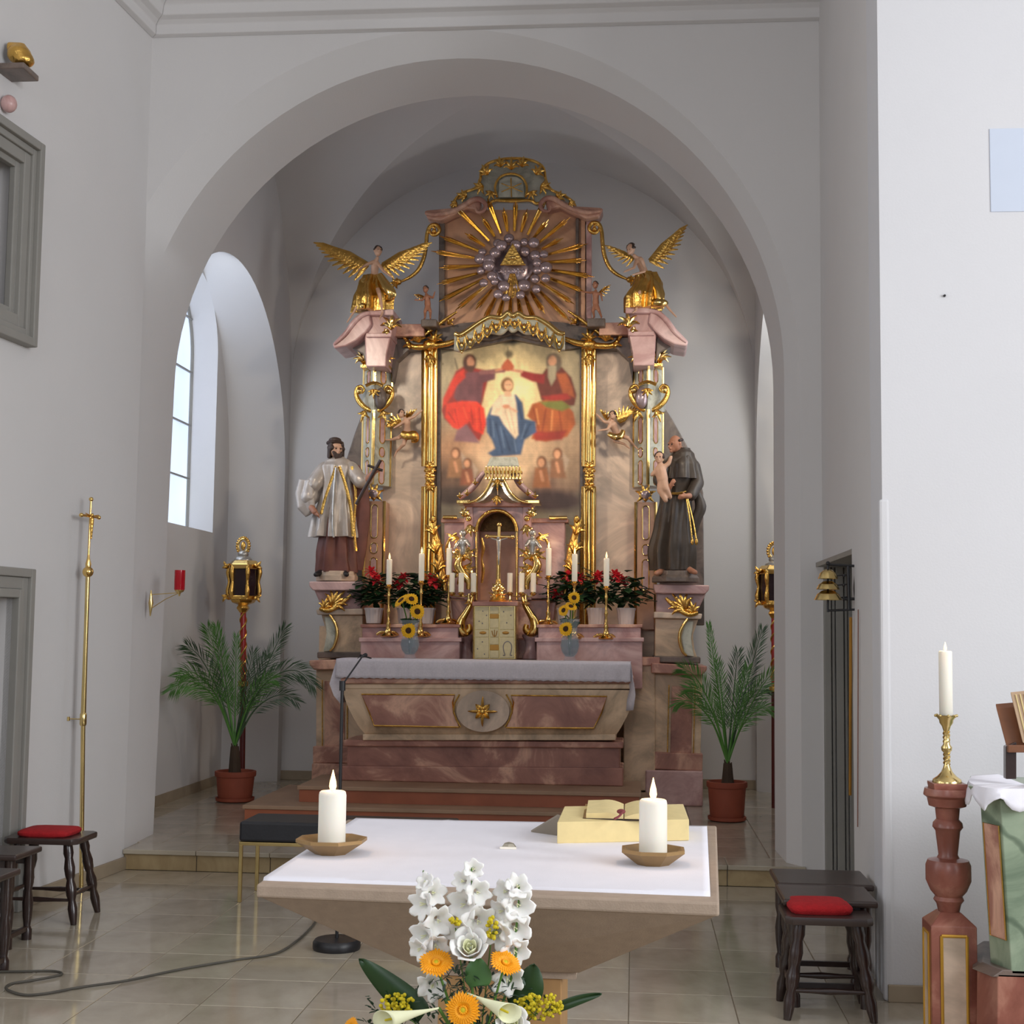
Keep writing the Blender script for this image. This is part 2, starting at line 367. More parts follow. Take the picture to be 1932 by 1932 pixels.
def moulded_frame(parent, s0, s1, z0, z1, steps, bottom, mat):
    # steps: (inset, width, proud)
    for ins, wd, pr in steps:
        a, b2, c, d = s0+ins, s1-ins, z0+(ins if bottom else 0), z1-ins
        q = B()
        lbox(q, a, a+wd, c, d, -.04, pr); lbox(q, b2-wd, b2, c, d, -.04, pr); lbox(q, a+wd, b2-wd, d-wd, d, -.04, pr)
        if bottom: lbox(q, a+wd, b2-wd, c, c+wd, -.04, pr)
        q.mk('moulding', mat, parent, bev=.006)
dr = T('door', LP(s_d+.5, 0), None, None); dr.name = 'door_1'; st(dr, 'grey stone framed doorway in the left wall')
moulded_frame(dr, s_d, dE+fw, 0, z_d, [(0, .05, .05), (.05, .07, .03), (.12, .05, .045)], False, MT['grey_stone'])
lbox(B(), dS, dE, 0, zh, -.22, -.16).mk('door_leaf', MT['dark_recess'], dr)
for (u0, u1, v0, v1) in ((.1, .42, .15, .9), (.53, .85, .15, .9), (.1, .42, 1.05, zh-.12), (.53, .85, 1.05, zh-.12)):
    if v1 > v0: lbox(B(), dS+u0, dS+u1, v0, v1, -.16, -.145).mk('panel', MT['dark_recess'], dr, bev=.006)
wn = T('window', LP(s_f+.5, zf0), None, None); wn.name = 'window_1'; st(wn, 'grey framed opening high on the left wall')
moulded_frame(wn, s_f, fE+.16, zf0, zf1, [(0, .05, .07), (.05, .04, .045), (.09, .07, .03)], True, MT['grey_stone'])
lbox(B(), fS, fE, zf0+.14, zf1-.14, -.2, -.17).mk('pane', simple('dark_window_glass', sg(60, 58, 60), .12), wn)
moulded_frame(wn, fS-.0, fE, zf0+.15, zf1-.15, [(0, .045, -.0)], True, MT['grey_stone'])
# ---- baseboard left
bb = B(); lbox(bb, -.01, s_d-.02, 0, .085, 0, .02); o = st(bb.mk('baseboard_left', MT['base_stone'], bev=.004))
# ---- nave flank and shell
st(B().bb((-7, 5.1, 0), (XL(5.4)+.02, 5.4, ZT+.3)).mk('wall_nave', MT['plaster']))
st(B().bb((-7, -6, 0), (-6.8, 5.4, ZT+.3)).mk('wall_nave_left', MT['plaster'])); st(B().bb((6.8, -6, 0), (7, 6.1, ZT+.3)).mk('wall_nave_right', MT['plaster']))
# ---- right choir wall with deep door opening
e0 = PZ(1674, 1888, 0); YE = e0.y; XE = e0.x
def RX(y): return XE+(XR-XE)*(y-YE)/(YA-YE)
def rseg(b, y0, y1, z0, z1, dx=0, th=.6):
    x0, x1 = RX(y0)+dx, RX(y1)+dx
    b.add([(x0, y0, z0), (x0+th, y0, z0), (x1+th, y1, z0), (x1, y1, z0), (x0, y0, z1), (x0+th, y0, z1), (x1+th, y1, z1), (x1, y1, z1)],
          [(0,3,2,1),(4,5,6,7),(0,1,5,4),(1,2,6,5),(2,3,7,6),(3,0,4,7)]); return b
def ysect(px, py): # pixel onto right wall
    nx = Vector((YA-YE, -(XR-XE), 0)).normalized(); d = _dir(px, py); return CP+d*((Vector((XE, YE, 0))-CP).dot(nx)/d.dot(nx))
q1 = ysect(1607, 1035); dY0 = q1.y; dZ = q1.z; dY1 = ysect(1553, 1200).y
rw = B()
rseg(rw, YE, dY0, 0, ZT+.3); rseg(rw, dY1, YA, 0, ZT+.3); rseg(rw, dY0, dY1, dZ, ZT+.3)
st(rw.mk('wall_right', MT['plaster']))
d2 = T('door', (XR+.1, (dY0+dY1)/2, 0), None, None); d2.name = 'door_2'; st(d2, 'deep grey panelled doorway in the right choir wall')
for k, (a, wdt, pr) in enumerate(((.0, .045, .05), (.05, .02, .035), (.075, .05, .045), (.13, .02, .03), (.155, .09, .04))):
    B().bb((RX(dY1)+a+.002, dY1-pr, 0), (RX(dY1)+a+wdt, dY1, dZ-.002)).mk('moulding', MT['grey_stone'], d2, bev=.004)
B().bb((XR+.25, dY0, 0), (XR+.3, dY1-.05, dZ)).mk('door_leaf', MT['grey_stone'], d2)
for z0, z1 in ((.15, .95), (1.1, 1.95)): B().bb((XR+.235, dY0+.15, z0), (XR+.25, dY1-.2, z1)).mk('panel', MT['grey_stone'], d2, bev=.006)
B().bb((RX(dY0)+.002, dY0, dZ-.03), (XR+.25, dY1-.05, dZ-.001)).mk('lintel', MT['grey_stone'], d2)
# bright wall facing the nave
wb = B().bb((XE-.001, YE-.006, 0), (7, YE+.3, ZT+.3)); st(wb.mk('wall_front', MT['plaster_white']))
zq = P(1665, 942, YE).z
st(B().bb((XE-.016, YE-.014, 0), (XE+.03, YE+.03, zq)).mk('trim_2', MT['plaster_white'], bev=.012), 'slightly thicker plaster corner of the bright wall')
st(B().bb((XE+.0, YE-.03, 0), (6.8, YE-.012, .075)).mk('baseboard_front', MT['base_stone'], bev=.004))
# ---- cornices
prof = [(0, ZC), (.045, ZC+.01), (.045, ZC+.075), (.075, ZC+.10), (.12, ZC+.115), (.135, ZC+.18), (.20, ZC+.235), (.20, ZC+.30), (.26, ZC+.33), (.30, ZC+.43), (.42, ZC+.5), (.44, ZT+.3), (0, ZT+.3)]
def cornice(p0, d0, n0, p1, d1, n1): return
cb = B()
corner = LP(0, 0)
bis = (Vector((0, -1, 0))+ln); bis = bis/ bis.dot(ln)   # mitre
cb.loft([[Vector((XR+.1, YA-pr, z)) for pr, z in prof], [Vector((corner.x, YA, z))+Vector((bis.x*pr, -pr, 0)) for pr, z in prof]])
st(cb.mk('trim_3', MT['plaster'], bev=.006), 'stepped plaster cornice above the choir arch')
cb = B(); e = LP(LEN, 0)
cb.loft([[Vector((corner.x, YA, z))+Vector((bis.x*pr, -pr, 0)) for pr, z in prof], [Vector((e.x, e.y, z))+ln*pr for pr, z in prof]])
st(cb.mk('trim_4', MT['plaster'], bev=.006), 'stepped plaster cornice along the left wall')
# ---- apse: groined vault, back wall, side recesses with windows
AXC = -1.155; AL, AR = AXC-2.31, AXC+2.31; YB0, YB1 = YA+.68, 13.75; YBC = (YB0+YB1)/2
SP, RIS = 4.05, 2.28
def zA(x): q = 1-((x-AXC)/(2.31))**2; return SP+RIS*math.sqrt(max(q, 0))
def zB(y): q = 1-((y-YBC)/((YB1-YB0)/2))**2; return SP+RIS*math.sqrt(max(q, 0))
vb = B(); nx = ny = 64
xs = [AXC-2.31*math.cos(math.pi*i/nx) for i in range(nx+1)]; ys = [YBC-(YB1-YB0)/2*math.cos(math.pi*j/ny) for j in range(ny+1)]
vb.v = [Vector((x, y, max(zA(x), zB(y)))) for y in ys for x in xs]
for j in range(ny):
    for i in range(nx):
        a = j*(nx+1)+i; c, d, e = a+1, a+nx+2, a+nx+1
        if (i < nx/2) == (j < ny/2): vb.f += [(a, c, d), (a, d, e)]
        else: vb.f += [(a, c, e), (c, d, e)]
st(vb.mk('ceiling', MT['plaster'], smooth=True, ang=14), 'groined plaster vault over the apse')
st(B().bb((-4.6, YB1, 0), (2.5, YB1+.2, ZT+.4)).mk('wall_back', MT['plaster']))
st(B().bb((AL-.02, YB1-.02, CZ), (AR, YB1, CZ+.09)).mk('baseboard_back', MT['base_stone'], bev=.004))
def side(sgn, nm, wi):
    X = lambda x: AXC+sgn*x
    def outline(x, yc, hw, sp, rise, z0=CZ-.01, n=40):
        return [Vector((X(x), yc+hw, z0))]+[Vector((X(x), yc+hw*math.cos(math.pi*k/n), sp+rise*math.sin(math.pi*k/n))) for k in range(n+1)]+[Vector((X(x), yc-hw, z0))]
    o1 = outline(2.31, 11.78, 1.82, 3.1, 1.72); o2 = outline(2.78, 11.62, 1.66, 3.0, 2.02)
    b = B(); n = len(o1); b.v = o1+o2
    for i in range(n-1): b.f.append((i, i+1, n+i+1, n+i))
    # flat wall round the recess opening, up to beyond the vault
    tp = [Vector((p.x, p.y, ZT+.3)) for p in o1]; o = len(b.v); b.v += o1+tp
    for i in range(n-1): b.f.append((o+i, o+i+1, o+n+i+1, o+n+i))
    for y0, y1 in ((YB0, 11.78-1.82), (11.78+1.82, YB1)):
        b.add([(X(2.31), y0, 0), (X(2.31), y1, 0), (X(2.31), y1, ZT+.3), (X(2.31), y0, ZT+.3)], [(0, 1, 2, 3)])
    # back of the recess with the window hole: quads from hole outline to recess outline
    wc, wh, ws, wr, wz = 12.1, .70, 4.15, .70, 2.5
    ho = [Vector((X(2.78), wc+wh, wz))]+[Vector((X(2.78), wc+wh*math.cos(math.pi*k/40), ws+wr*math.sin(math.pi*k/40))) for k in range(41)]+[Vector((X(2.78), wc-wh, wz))]
    ob = list(o2); ob[0] = Vector((X(2.78), 11.62+1.66, wz)); ob[-1] = Vector((X(2.78), 11.62-1.66, wz))
    o = len(b.v); b.v += ho+ob
    for i in range(n-1): b.f.append((o+i, o+i+1, o+n+i+1, o+n+i))
    b.add([(X(2.78), 11.62+1.66, 0), (X(2.78), 11.62-1.66, 0), (X(2.78), 11.62-1.66, wz), (X(2.78), 11.62+1.66, wz)], [(0, 1, 2, 3)])
    # window reveal
    hi = [p+Vector((sgn*.28, 0, -.03 if k in (0, n-1) else .0)) for k, p in enumerate(ho)]
    o = len(b.v); b.v += ho+hi
    for i in range(n-1): b.f.append((o+i, o+i+1, o+n+i+1, o+n+i))
    b.add([ho[0], ho[-1], hi[-1], hi[0]], [(0, 1, 2, 3)])
    st(b.mk('wall_'+nm, MT['plaster'], smooth=True, ang=25), 'plaster wall of the apse with an arched window recess')
    w = T('window', (X(3.04), wc, wz), None, None); w.name = 'window_%d' % wi; st(w, 'tall arched window of the apse')
    g = B(); pts = [p+Vector((-sgn*.02, 0, 0)) for p in hi]; g.prism(pts, (sgn*.02, 0, 0)); g.mk('pane', MT['pane'], w)
    fb = B(); fb.tube([p+Vector((-sgn*.03, 0, 0)) for p in hi], .02, 6, closed=True); fb.mk('frame', MT['grey_stone'], w)
    for z in (3.0, 3.5, 4.0, 4.5): B().box((X(3.01), wc, z), (.02, 1.3 if z < 4.2 else 1.2, .014)).mk('glazing_bar', MT['grey_stone'], w)
    st(B().bb((X(2.78)-.01, 9.98, CZ), (X(2.78)+.01, 13.28, CZ+.09)).mk('baseboard_'+nm, MT['base_stone']))
    # closure behind
side(-1, 'apse_left', 2); side(1, 'apse_right', 3)
tag(B().box(P(1900, 321, YE-.006), (.155, .01, .395)).mk('wall_panel', MT['bluepatch'], bev=.002), 'pale blue flat panel high on the bright right wall', 'panel')
tag(B().ell(P(1782, 558, YE-.01), (.006, .015, .006)).mk('wall_hook', MT['black'], smooth=True), 'tiny dark hook alone on the bright white wall', 'hook')

area('apse_window_light', (AXC-2.80, 11.75, 3.7), (AXC-1.2, 13.6, 3.4), .6, 2.2, 10, (.86, .93, 1.0))  # unseen lamps added in the window reveals, standing in for daylight
area('apse_window_light', (AXC+2.80, 11.75, 3.7), (AXC+1.4, 13.6, 2.8), .6, 2.2, 24, (1.0, 1.0, .93))
# ================================================================== FURNITURE AND LITURGICAL THINGS (outside the high altar)
def flame(parent, c, s=1.0, glow=True):
    c = Vector(c)
    B().add([c], []).lathe([(.0008*s, 0), (.005*s, .006*s), (.0075*s, .014*s), (.0062*s, .024*s), (.003*s, .036*s), (.0006*s, .046*s)], c, 10).mk('flame', MT['flame'], parent, smooth=True)
    B().tube([c-Vector((0, 0, .006)), c+Vector((.0, 0, .006*s))], .0012*s, 5).mk('wick', MT['black'], parent)
    l = bpy.data.lights.new('candle_glow', 'POINT'); l.energy = .9; l.color = (1, .62, .3); l.shadow_soft_size = .02
    o = bpy.data.objects.new('candle_glow', l); COL.objects.link(o); o.location = c+Vector((0, 0, .075*s))
def candle(x, y, top, bot, Y, w, label, group, cat='candle', lit=True, name='candle'):
    a, b = P(x, top, Y), P(x, bot, Y); h = a.z-b.z; r = w*Y/CF/2; c = Vector((a.x, Y, b.z))
    t = T(name, c, label, cat, group)
    q = B().lathe([(r*.97, 0), (r, .004), (r, h-r*.25), (r*.93, h-.002), (r*.8, h), (r*.5, h-r*.22), (.001, h-r*.3)], c, 20)
    q.mk('wax', MT['wax'], t, smooth=True)
    if lit: flame(t, c+Vector((0, 0, h-r*.3)), w*Y/CF*(30 if w < 20 else 26) if w < 30 else 1.15)
    return t
# ---- forward altar table -------------------------------------------------
ZT1 = .95
AT_Y = 3.60
tl = PZ(484, 1668, ZT1); tr = PZ(1357, 1703, ZT1); trr = PZ(1352, 1558, ZT1); tll = PZ(655, 1546, ZT1)
tab = T('altar_table', ((tl.x+trr.x)/2, (tl.y+trr.y)/2, 0), 'sandstone altar table shaped like an upturned pyramid under a white cloth', 'altar')
th = Vector((0, 0, -.035))
cen = (tl+tr+trr+tll)/4
B().loft([[p for p in (tl, tr, trr, tll)], [p+th for p in (tl, tr, trr, tll)]][::-1]).mk('table_slab', MT['altar_stone'], tab, bev=.006)
fz = .58
def lerp(a, b, t): return a+(b-a)*t
low = [Vector((P(790, 1830, 3.9).x, 3.9, fz)), Vector((P(1092, 1834, 3.9).x, 3.9, fz)), Vector((P(1092, 1834, 3.9).x, 4.3, fz)), Vector((P(790, 1830, 3.9).x, 4.3, fz))]
zf = P(1000, 1833, 3.9).z
low = [Vector((p.x, p.y, zf)) for p in low]
ins = [lerp(p, cen, .012)+th for p in (tl, tr, trr, tll)]
B().loft([low, ins]).mk('tapered_body', MT['altar_stone'], tab, bev=.004)
a, b2 = low[0], low[2]
B().bb((a.x+.02, a.y+.02, zf-.022), (b2.x-.008, b2.y-.02, zf)).mk('shadow_joint', MT['altar_stone'], tab)
B().bb((a.x+.05, a.y+.03, 0), (P(1060, 1860, a.y+.03).x, b2.y-.015, zf-.022)).mk('foot', MT['wood_light'], tab, bev=.004)
# cloth: a subdivided sheet with its front edge hanging a little and a soft wave
c4 = [PZ(498, 1656, ZT1+.006), PZ(1340, 1686, ZT1+.006), PZ(1334, 1559, ZT1+.006), PZ(672, 1544, ZT1+.006)]
cb = B(); nu, nv = 60, 36
for j in range(nv+1):
    for i in range(nu+1):
        u, v = i/nu, j/nv; p = lerp(lerp(c4[0], c4[1], u), lerp(c4[3], c4[2], u), v)
        fold = .0016*math.exp(-((u-.27)/.008)**2)+.0016*math.exp(-((u-.64)/.008)**2)+.0012*math.exp(-((v-.5)/.015)**2)
        p = p+Vector((0, 0, fold+.0007*math.sin(9*u+3*v)+.001)); cb.v.append(p)
for i in range(nu+1):     # hanging hem
    pass
for j in range(nv):
    for i in range(nu): a = j*(nu+1)+i; cb.f.append((a, a+1, a+nu+2, a+nu+1))
o = len(cb.v)
for k in (1, 2):
    for i in range(nu+1):
        u = i/nu; p = lerp(c4[0], c4[1], u); cb.v.append(p+Vector((0, -.006-.004*math.sin(7*u+1)*k, -.009*k-(.004*math.sin(5*u) if k == 2 else 0))))
row = [list(range(nu+1)), list(range(o, o+nu+1)), list(range(o+nu+1, o+2*nu+2))]
for k in (0, 1):
    for i in range(nu): cb.f.append((row[k+1][i], row[k+1][i+1], row[k][i+1], row[k][i]))
cl_ = cb.mk('tablecloth', MT['cloth'], smooth=True); m = cl_.modifiers.new('s', 'SOLIDIFY'); m.thickness = .002; m.offset = 0
tag(cl_, 'white linen cloth with fold creases lying on the sandstone altar table', 'tablecloth')
# candle dishes and pillar candles
for (x, yb, yt, w, side) in ((625, 1604, 1492, 104, 'left'), (1232, 1624, 1508, 104, 'right')):
    Yd = PZ(x, yb+12, ZT1).y; s = Yd/CF; c = P(x, yb+14, Yd); c.z = ZT1+.007
    t = T('candle_dish', c, 'flat angular bronze candle dish at the %s end of the altar table' % side, 'candle holder')
    hw = (62 if side == 'right' else 68)*s; hb = 33*s; hh = 30*s
    B().lathe([(hb*.9, 0), (hb, .004), (hw*.98, hh*.78), (hw, hh*.8), (hw, hh), (hw*.9, hh*1.0), (hb*1.1, hh*.55), (.001, hh*.5)], c, 8).mk('bowl', MT['wood_light'] if 0 else MT.setdefault('bronze_dish', None) or simple('bronze_dish', sg(158, 126, 82), .45, .35, .08, 20), t, ang=20)
    cc = c+Vector((0, 0, hh*.5)); px = x-(7 if side == 'left' else 0)
    zt = P(px, yt, Yd).z; h = zt-cc.z; r = 26*s
    tc_ = T('pillar_candle', cc, 'thick white pillar candle burning at the %s end of the altar table' % side, 'candle', 'pillar candles on the altar table')
    B().lathe([(r*.98, 0), (r, .003), (r, h-.012), (r*.95, h-.003), (r*.86, h), (r*.7, h-.008), (.001, h-.011)], cc, 28).mk('wax', MT['wax'], tc_, smooth=True)
    flame(tc_, cc+Vector((.0, 0, h-.007)), 1.5)
# ---- missal on a low stand
zc = ZT1+.008
st_ = T('book_stand', PZ(1180, 1585, zc), 'pale wooden wedge shaped book stand on the altar table', 'book stand')
bl, br = PZ(1051, 1592, zc), PZ(1300, 1586, zc)
def up(p, h): return p+Vector((0, 0, h))
Yb = bl.y; hfr = P(1051, 1551, Yb).z-zc
fl_ = [bl, br, br+Vector((-.01, .24, 0)), bl+Vector((.01, .24, 0))]
B().loft([fl_, [up(fl_[0], hfr), up(fl_[1], hfr), up(fl_[2], hfr+.02), up(fl_[3], hfr+.02)]]).mk('wedge', MT['page'], st_, bev=.003)
bk = T('open_missal', up((bl+br)/2, hfr), 'thick open book with cream pages on the wooden stand', 'book')
for k, sgn in enumerate((-1, 1)):
    mid = (bl+br)/2+Vector((0, .02, hfr+.004)); b = B(); rings = []
    for i in range(13):
        t = i/12; xx = sgn*(.002+t*.118); zz = .006+.016*math.sin(min(1, t*1.6)*math.pi*.62)*(1-.35*t)
        rings.append([mid+Vector((xx, -.015, .001)), mid+Vector((xx, -.015, zz)), mid+Vector((xx, .20, zz+.016)), mid+Vector((xx, .20, .014))])
    b.loft(rings).mk('page_block', MT['page'], bk, smooth=True, ang=40)
    B().loft([[mid+Vector((0, -.02, -.004)), mid+Vector((0, .21, .014)), mid+Vector((0, .21, .017)), mid+Vector((0, -.02, -.001))],
              [mid+Vector((sgn*.13, -.02, -.002)), mid+Vector((sgn*.13, .21, .015)), mid+Vector((sgn*.13, .21, .018)), mid+Vector((sgn*.13, -.02, .001))]]).mk('cover', MT['dwood'], bk)
rb = P(1172, 1532, Yb+.06)
B().tube(sm([rb, rb+Vector((.004, -.03, .004)), rb+Vector((-.006, -.06, -.006)), rb+Vector((-.02, -.075, -.012))]), .004, 6).ell(rb+Vector((0, -.02, .004)), (.014, .01, .008)).mk('ribbon', simple('dark_red_ribbon', sg(120, 52, 56), .7), bk, smooth=True)
gb = PZ(1020, 1570, zc)
tag(B().loft([[PZ(1002, 1570, zc), PZ(1050, 1577, zc), P(1082, 1550, Yb+.10), P(1052, 1540, Yb+.13)], [up(PZ(1002, 1570, zc), .006), up(PZ(1050, 1577, zc), .006), up(P(1082, 1550, Yb+.10), .006), up(P(1052, 1540, Yb+.13), .006)]]).mk('thin_booklet', simple('grey_booklet', sg(140, 130, 116), .6)), 'thin grey booklet leaning against the left side of the book stand', 'booklet')
mp = PZ(960, 1600, zc)
t = T('table_microphone', mp, 'small flat silver microphone at the middle of the white tablecloth', 'microphone')
B().lathe([(.024, 0), (.025, .003), (.016, .014), (.003, .018)], mp, 6).mk('housing', simple('dull_silver', sg(170, 164, 150), .4, .5), t)
B().box(mp+Vector((0, -.026, .004)), (.05, .008, .006)).mk('front_edge', MT['wax'], t)
# ---- microphone stand behind the table
ms = PZ(635, 1790, 0)
t = T('microphone_stand', ms, 'black microphone stand with round base rising behind the altar table', 'microphone stand')
B().lathe([(.118, 0), (.122, .012), (.121, .035), (.11, .05), (.02, .055)], ms, 40).mk('base', MT['black'], t, smooth=True)
tp = P(646, 1292, ms.y)
B().tube([ms+Vector((0, 0, .05)), Vector((tp.x, ms.y, tp.z))], .0085, 10).mk('pole', MT['black'], t, smooth=True)
B().tube([Vector((tp.x, ms.y, tp.z-.03)), Vector((tp.x, ms.y, tp.z+.02))], .016, 10).mk('clutch', MT['black'], t, smooth=True)
tip = P(684, 1238, ms.y+.15)
B().tube([Vector((tp.x, ms.y, tp.z)), tip], .0045, 8).mk('boom', MT['black'], t, smooth=True)
B().cap(tip, .008, tip+Vector((.012, .02, .006)), .011).mk('microphone', MT['black'], t, smooth=True)
# cable on the floor
cp = [PZ(a, b, .008) for a, b in ((597, 1735), (585, 1752), (560, 1775), (520, 1799), (440, 1812), (340, 1829), (240, 1850), (150, 1863), (90, 1874), (45, 1877), (12, 1866), (22, 1856), (60, 1850), (108, 1841), (116, 1836), (95, 1832), (40, 1833), (-25, 1834), (-90, 1840))]
tag(B().tube(sm(cp, 8), .006, 6).mk('floor_cable', simple('grey_cable', sg(84, 80, 72), .6), smooth=True), 'thin grey cable looping over the tiled floor at the left', 'cable')
# ---- long black upholstered bench on a brass frame
b0 = PZ(453, 1703, 0); Yk = b0.y
zt = P(452, 1550, Yk).z; zb = P(452, 1588, Yk).z
x0, x1 = P(450, 1600, Yk).x, P(850, 1600, Yk).x
t = T('upholstered_bench', ((x0+x1)/2, Yk+.2, 0), 'long bench with black leather cushion and slim brass legs before the chancel step', 'bench')
B().bb((x0, Yk, zb), (x1, Yk+.40, zt)).mk('cushion', MT['blackcush'], t, bev=.015)
B().bb((x0, Yk, zb-.022), (x1, Yk+.40, zb-.001)).mk('frame', MT['brass'], t, bev=.003)
for x in (x0+.012, x1-.012):
    for y in (Yk+.012, Yk+.388): B().bb((x-.011, y-.011, 0), (x+.011, y+.011, zb-.02)).mk('leg', MT['brass'], t, bev=.003)
# ---- turned stools and benches
LEGP = [(.016, 0), (.022, .10), (.026, .2), (.019, .30), (.027, .36), (.030, .45), (.02, .55), (.026, .60), (.030, .70), (.022, .82), (.028, .88), (.024, 1)]
def turned_leg(parent, foot, topp, s=1.0, prof=LEGP):
    a, b = Vector(foot), Vector(topp); pts = []; rr = []
    for r, t in prof: pts.append(lerp(a, b, t)); rr.append(r*s)
    B().tube(pts, rr, 12).mk('leg', MT['dwood'], parent, smooth=True, ang=80)
def stool(c, sx, sy, h, rz, label, cush, splay=.05, cat='stool', name='wooden_stool', group=None, legs=1.0, th=.032):
    t = T(name, c, label, cat, group); c = Vector(c); R = Matrix.Rotation(rz, 3, 'Z')
    g = lambda x, y, z: c+R@Vector((x, y, z))
    b = B(); e = .03
    o8 = [(-sx/2+e, -sy/2), (sx/2-e, -sy/2), (sx/2, -sy/2+e), (sx/2, sy/2-e), (sx/2-e, sy/2), (-sx/2+e, sy/2), (-sx/2, sy/2-e), (-sx/2, -sy/2+e)]
    b.loft([[g(x*.985, y*.985, h-th) for x, y in o8], [g(x, y, h-th*.7) for x, y in o8], [g(x, y, h-.006) for x, y in o8], [g(x*.985, y*.985, h) for x, y in o8]]).mk('seat', MT['dseat'], t, smooth=True, ang=40)
    ft = {}
    for ix in (-1, 1):
        for iy in (-1, 1):
            a = (ix*(sx/2-.02+splay*.5), iy*(sy/2-.02+splay*.5)); bb_ = (ix*(sx/2-.06-splay*.2), iy*(sy/2-.055-splay*.1)); ft[ix, iy] = (a, bb_)
            turned_leg(t, g(a[0], a[1], 0), g(bb_[0], bb_[1], h-th), legs)
    def at_(k, q): a, b3 = ft[k]; return (a[0]+(b3[0]-a[0])*q, a[1]+(b3[1]-a[1])*q)
    for (k1, k2, q) in (((-1, -1), (1, -1), .3), ((-1, 1), (1, 1), .3), ((-1, -1), (-1, 1), .36), ((1, -1), (1, 1), .36)):
        p1, p2 = at_(k1, q), at_(k2, q); z = q*(h-th)
        A_, B_ = g(p1[0], p1[1], z), g(p2[0], p2[1], z)
        B().tube([A_, lerp(A_, B_, .25), lerp(A_, B_, .5), lerp(A_, B_, .75), B_], [.008, .010, .015, .010, .008], 8).mk('stretcher', MT['dwood'], t, smooth=True)
    return t
def cushion(c, sx, sy, h, rz, label):
    c = Vector(c); R = Matrix.Rotation(rz, 3, 'Z'); b = B(); rings = []
    for f, z in ((.94, 0), (1.0, h*.3), (1.0, h*.6), (.9, h*.9), (.6, h*1.08), (.2, h*1.15)):
        ring = []
        for k in range(32):
            a = 2*math.pi*k/32; cx, sn = math.cos(a), math.sin(a); q = (abs(cx)**6+abs(sn)**6)**(-1/6)
            ring.append(c+R@Vector((cx*q*sx/2*f, sn*q*sy/2*f, z)))
        rings.append(ring)
    return tag(b.loft(rings).mk('seat_cushion', MT['redcush'], smooth=True), label, 'cushion', None)
# left stool
f1 = PZ(128, 1755, 0); f2 = PZ(171, 1732, 0); f3 = PZ(40, 1700, 0)
yv = f2-f1; rz = math.atan2(yv.y, yv.x)-math.pi/2*1
d_ = yv.normalized(); nrm_ = Vector((-d_.y, d_.x, 0))
cst = PZ(104, 1740, 0)+Vector((-.09, .12, 0)); hst = .455
stool(cst, .42, .34, hst, math.atan2(d_.y, d_.x)-math.pi/2, 'dark turned wooden stool with a red cushion beside the tall processional cross', True)
cc_ = PZ(80, 1589, hst+.001); cushion((cst.x-.01, cst.y+.0, hst+.001), .30, .27, .036, math.atan2(d_.y, d_.x)-math.pi/2, 'flat red felt cushion on the left hand stool')
# left benches, nearer
def bench(x0, x1, y0, y1, h, label, name='wooden_bench', lx=None):
    t = T(name, ((x0+x1)/2, (y0+y1)/2, 0), label, 'bench')
    B().bb((x0, y0, h-.03), (x1, y1, h)).mk('seat', MT['dseat'], t, bev=.010)
    B().bb((x0+.04, y0+.035, h-.085), (x1-.04, y0+.055, h-.03)).bb((x0+.04, y1-.055, h-.085), (x1-.04, y1-.035, h-.03)).mk('apron', MT['dwood'], t, bev=.003)
    for x in (x0+.05, x1-.05):
        for y in (y0+.045, y1-.045):
            b = B(); c = Vector((x, y, 0))
            b.lathe([(.026, 0), (.026, .05), (.017, .07), (.024, .12), (.028, .19), (.018, .25), (.026, .29), (.026, h-.03)], c, 12).mk('leg', MT['dwood'], t, smooth=True, ang=45)
        B().bb((x-.012, y0+.05, .045), (x+.012, y1-.05, .07)).mk('stretcher', MT['dwood'], t, bev=.003)
    B().bb((x0+.05, (y0+y1)/2-.011, .045), (x1-.05, (y0+y1)/2+.011, .07)).mk('stretcher', MT['dwood'], t, bev=.003)
    return t
hb = .47
a = PZ(78, 1597, hb); b_ = PZ(46, 1636, hb)
cut = lambda y0: XL(y0)+.03
bench(cut(a.y-.3), a.x, a.y-.30, a.y+.02, hb, 'dark wooden bench with turned legs next to the left stool')
bench(cut(b_.y-.34), b_.x, b_.y-.34, b_.y-.03, hb, 'nearest dark wooden bench cut off by the left edge')
# right row
fa = PZ(1492, 1925, 0); fb_ = PZ(1640, 1925, 0); hs = P(1560, 1738, fa.y-.0).z
cst = Vector(((fa.x+fb_.x)/2, fa.y+.16, 0))
hs = .425
stool(cst, .37, .32, hs, 0, 'front dark turned wooden stool carrying a red cushion near the baluster pedestal', True, splay=.03)
cushion((P(1545, 1700, cst.y).x, cst.y+.02, hs+.001), .27, .25, .042, .04, 'square red felt cushion on the front stool at the right')
hb = .465
a = PZ(1462, 1668, hb); b_ = PZ(1652, 1700, hb); x1_ = min(b_.x+.01, RX(6.5)-.03)
bench(a.x, x1_, PZ(1480, 1700, hb).y+.04, a.y, hb, 'second dark wooden bench, directly behind the right hand stool')
a2 = PZ(1455, 1638, hb)
bench(a2.x-.01, RX(7)-.03, a.y+.035, a2.y, hb, 'rear dark wooden bench of the row, nearest the grey doorway')
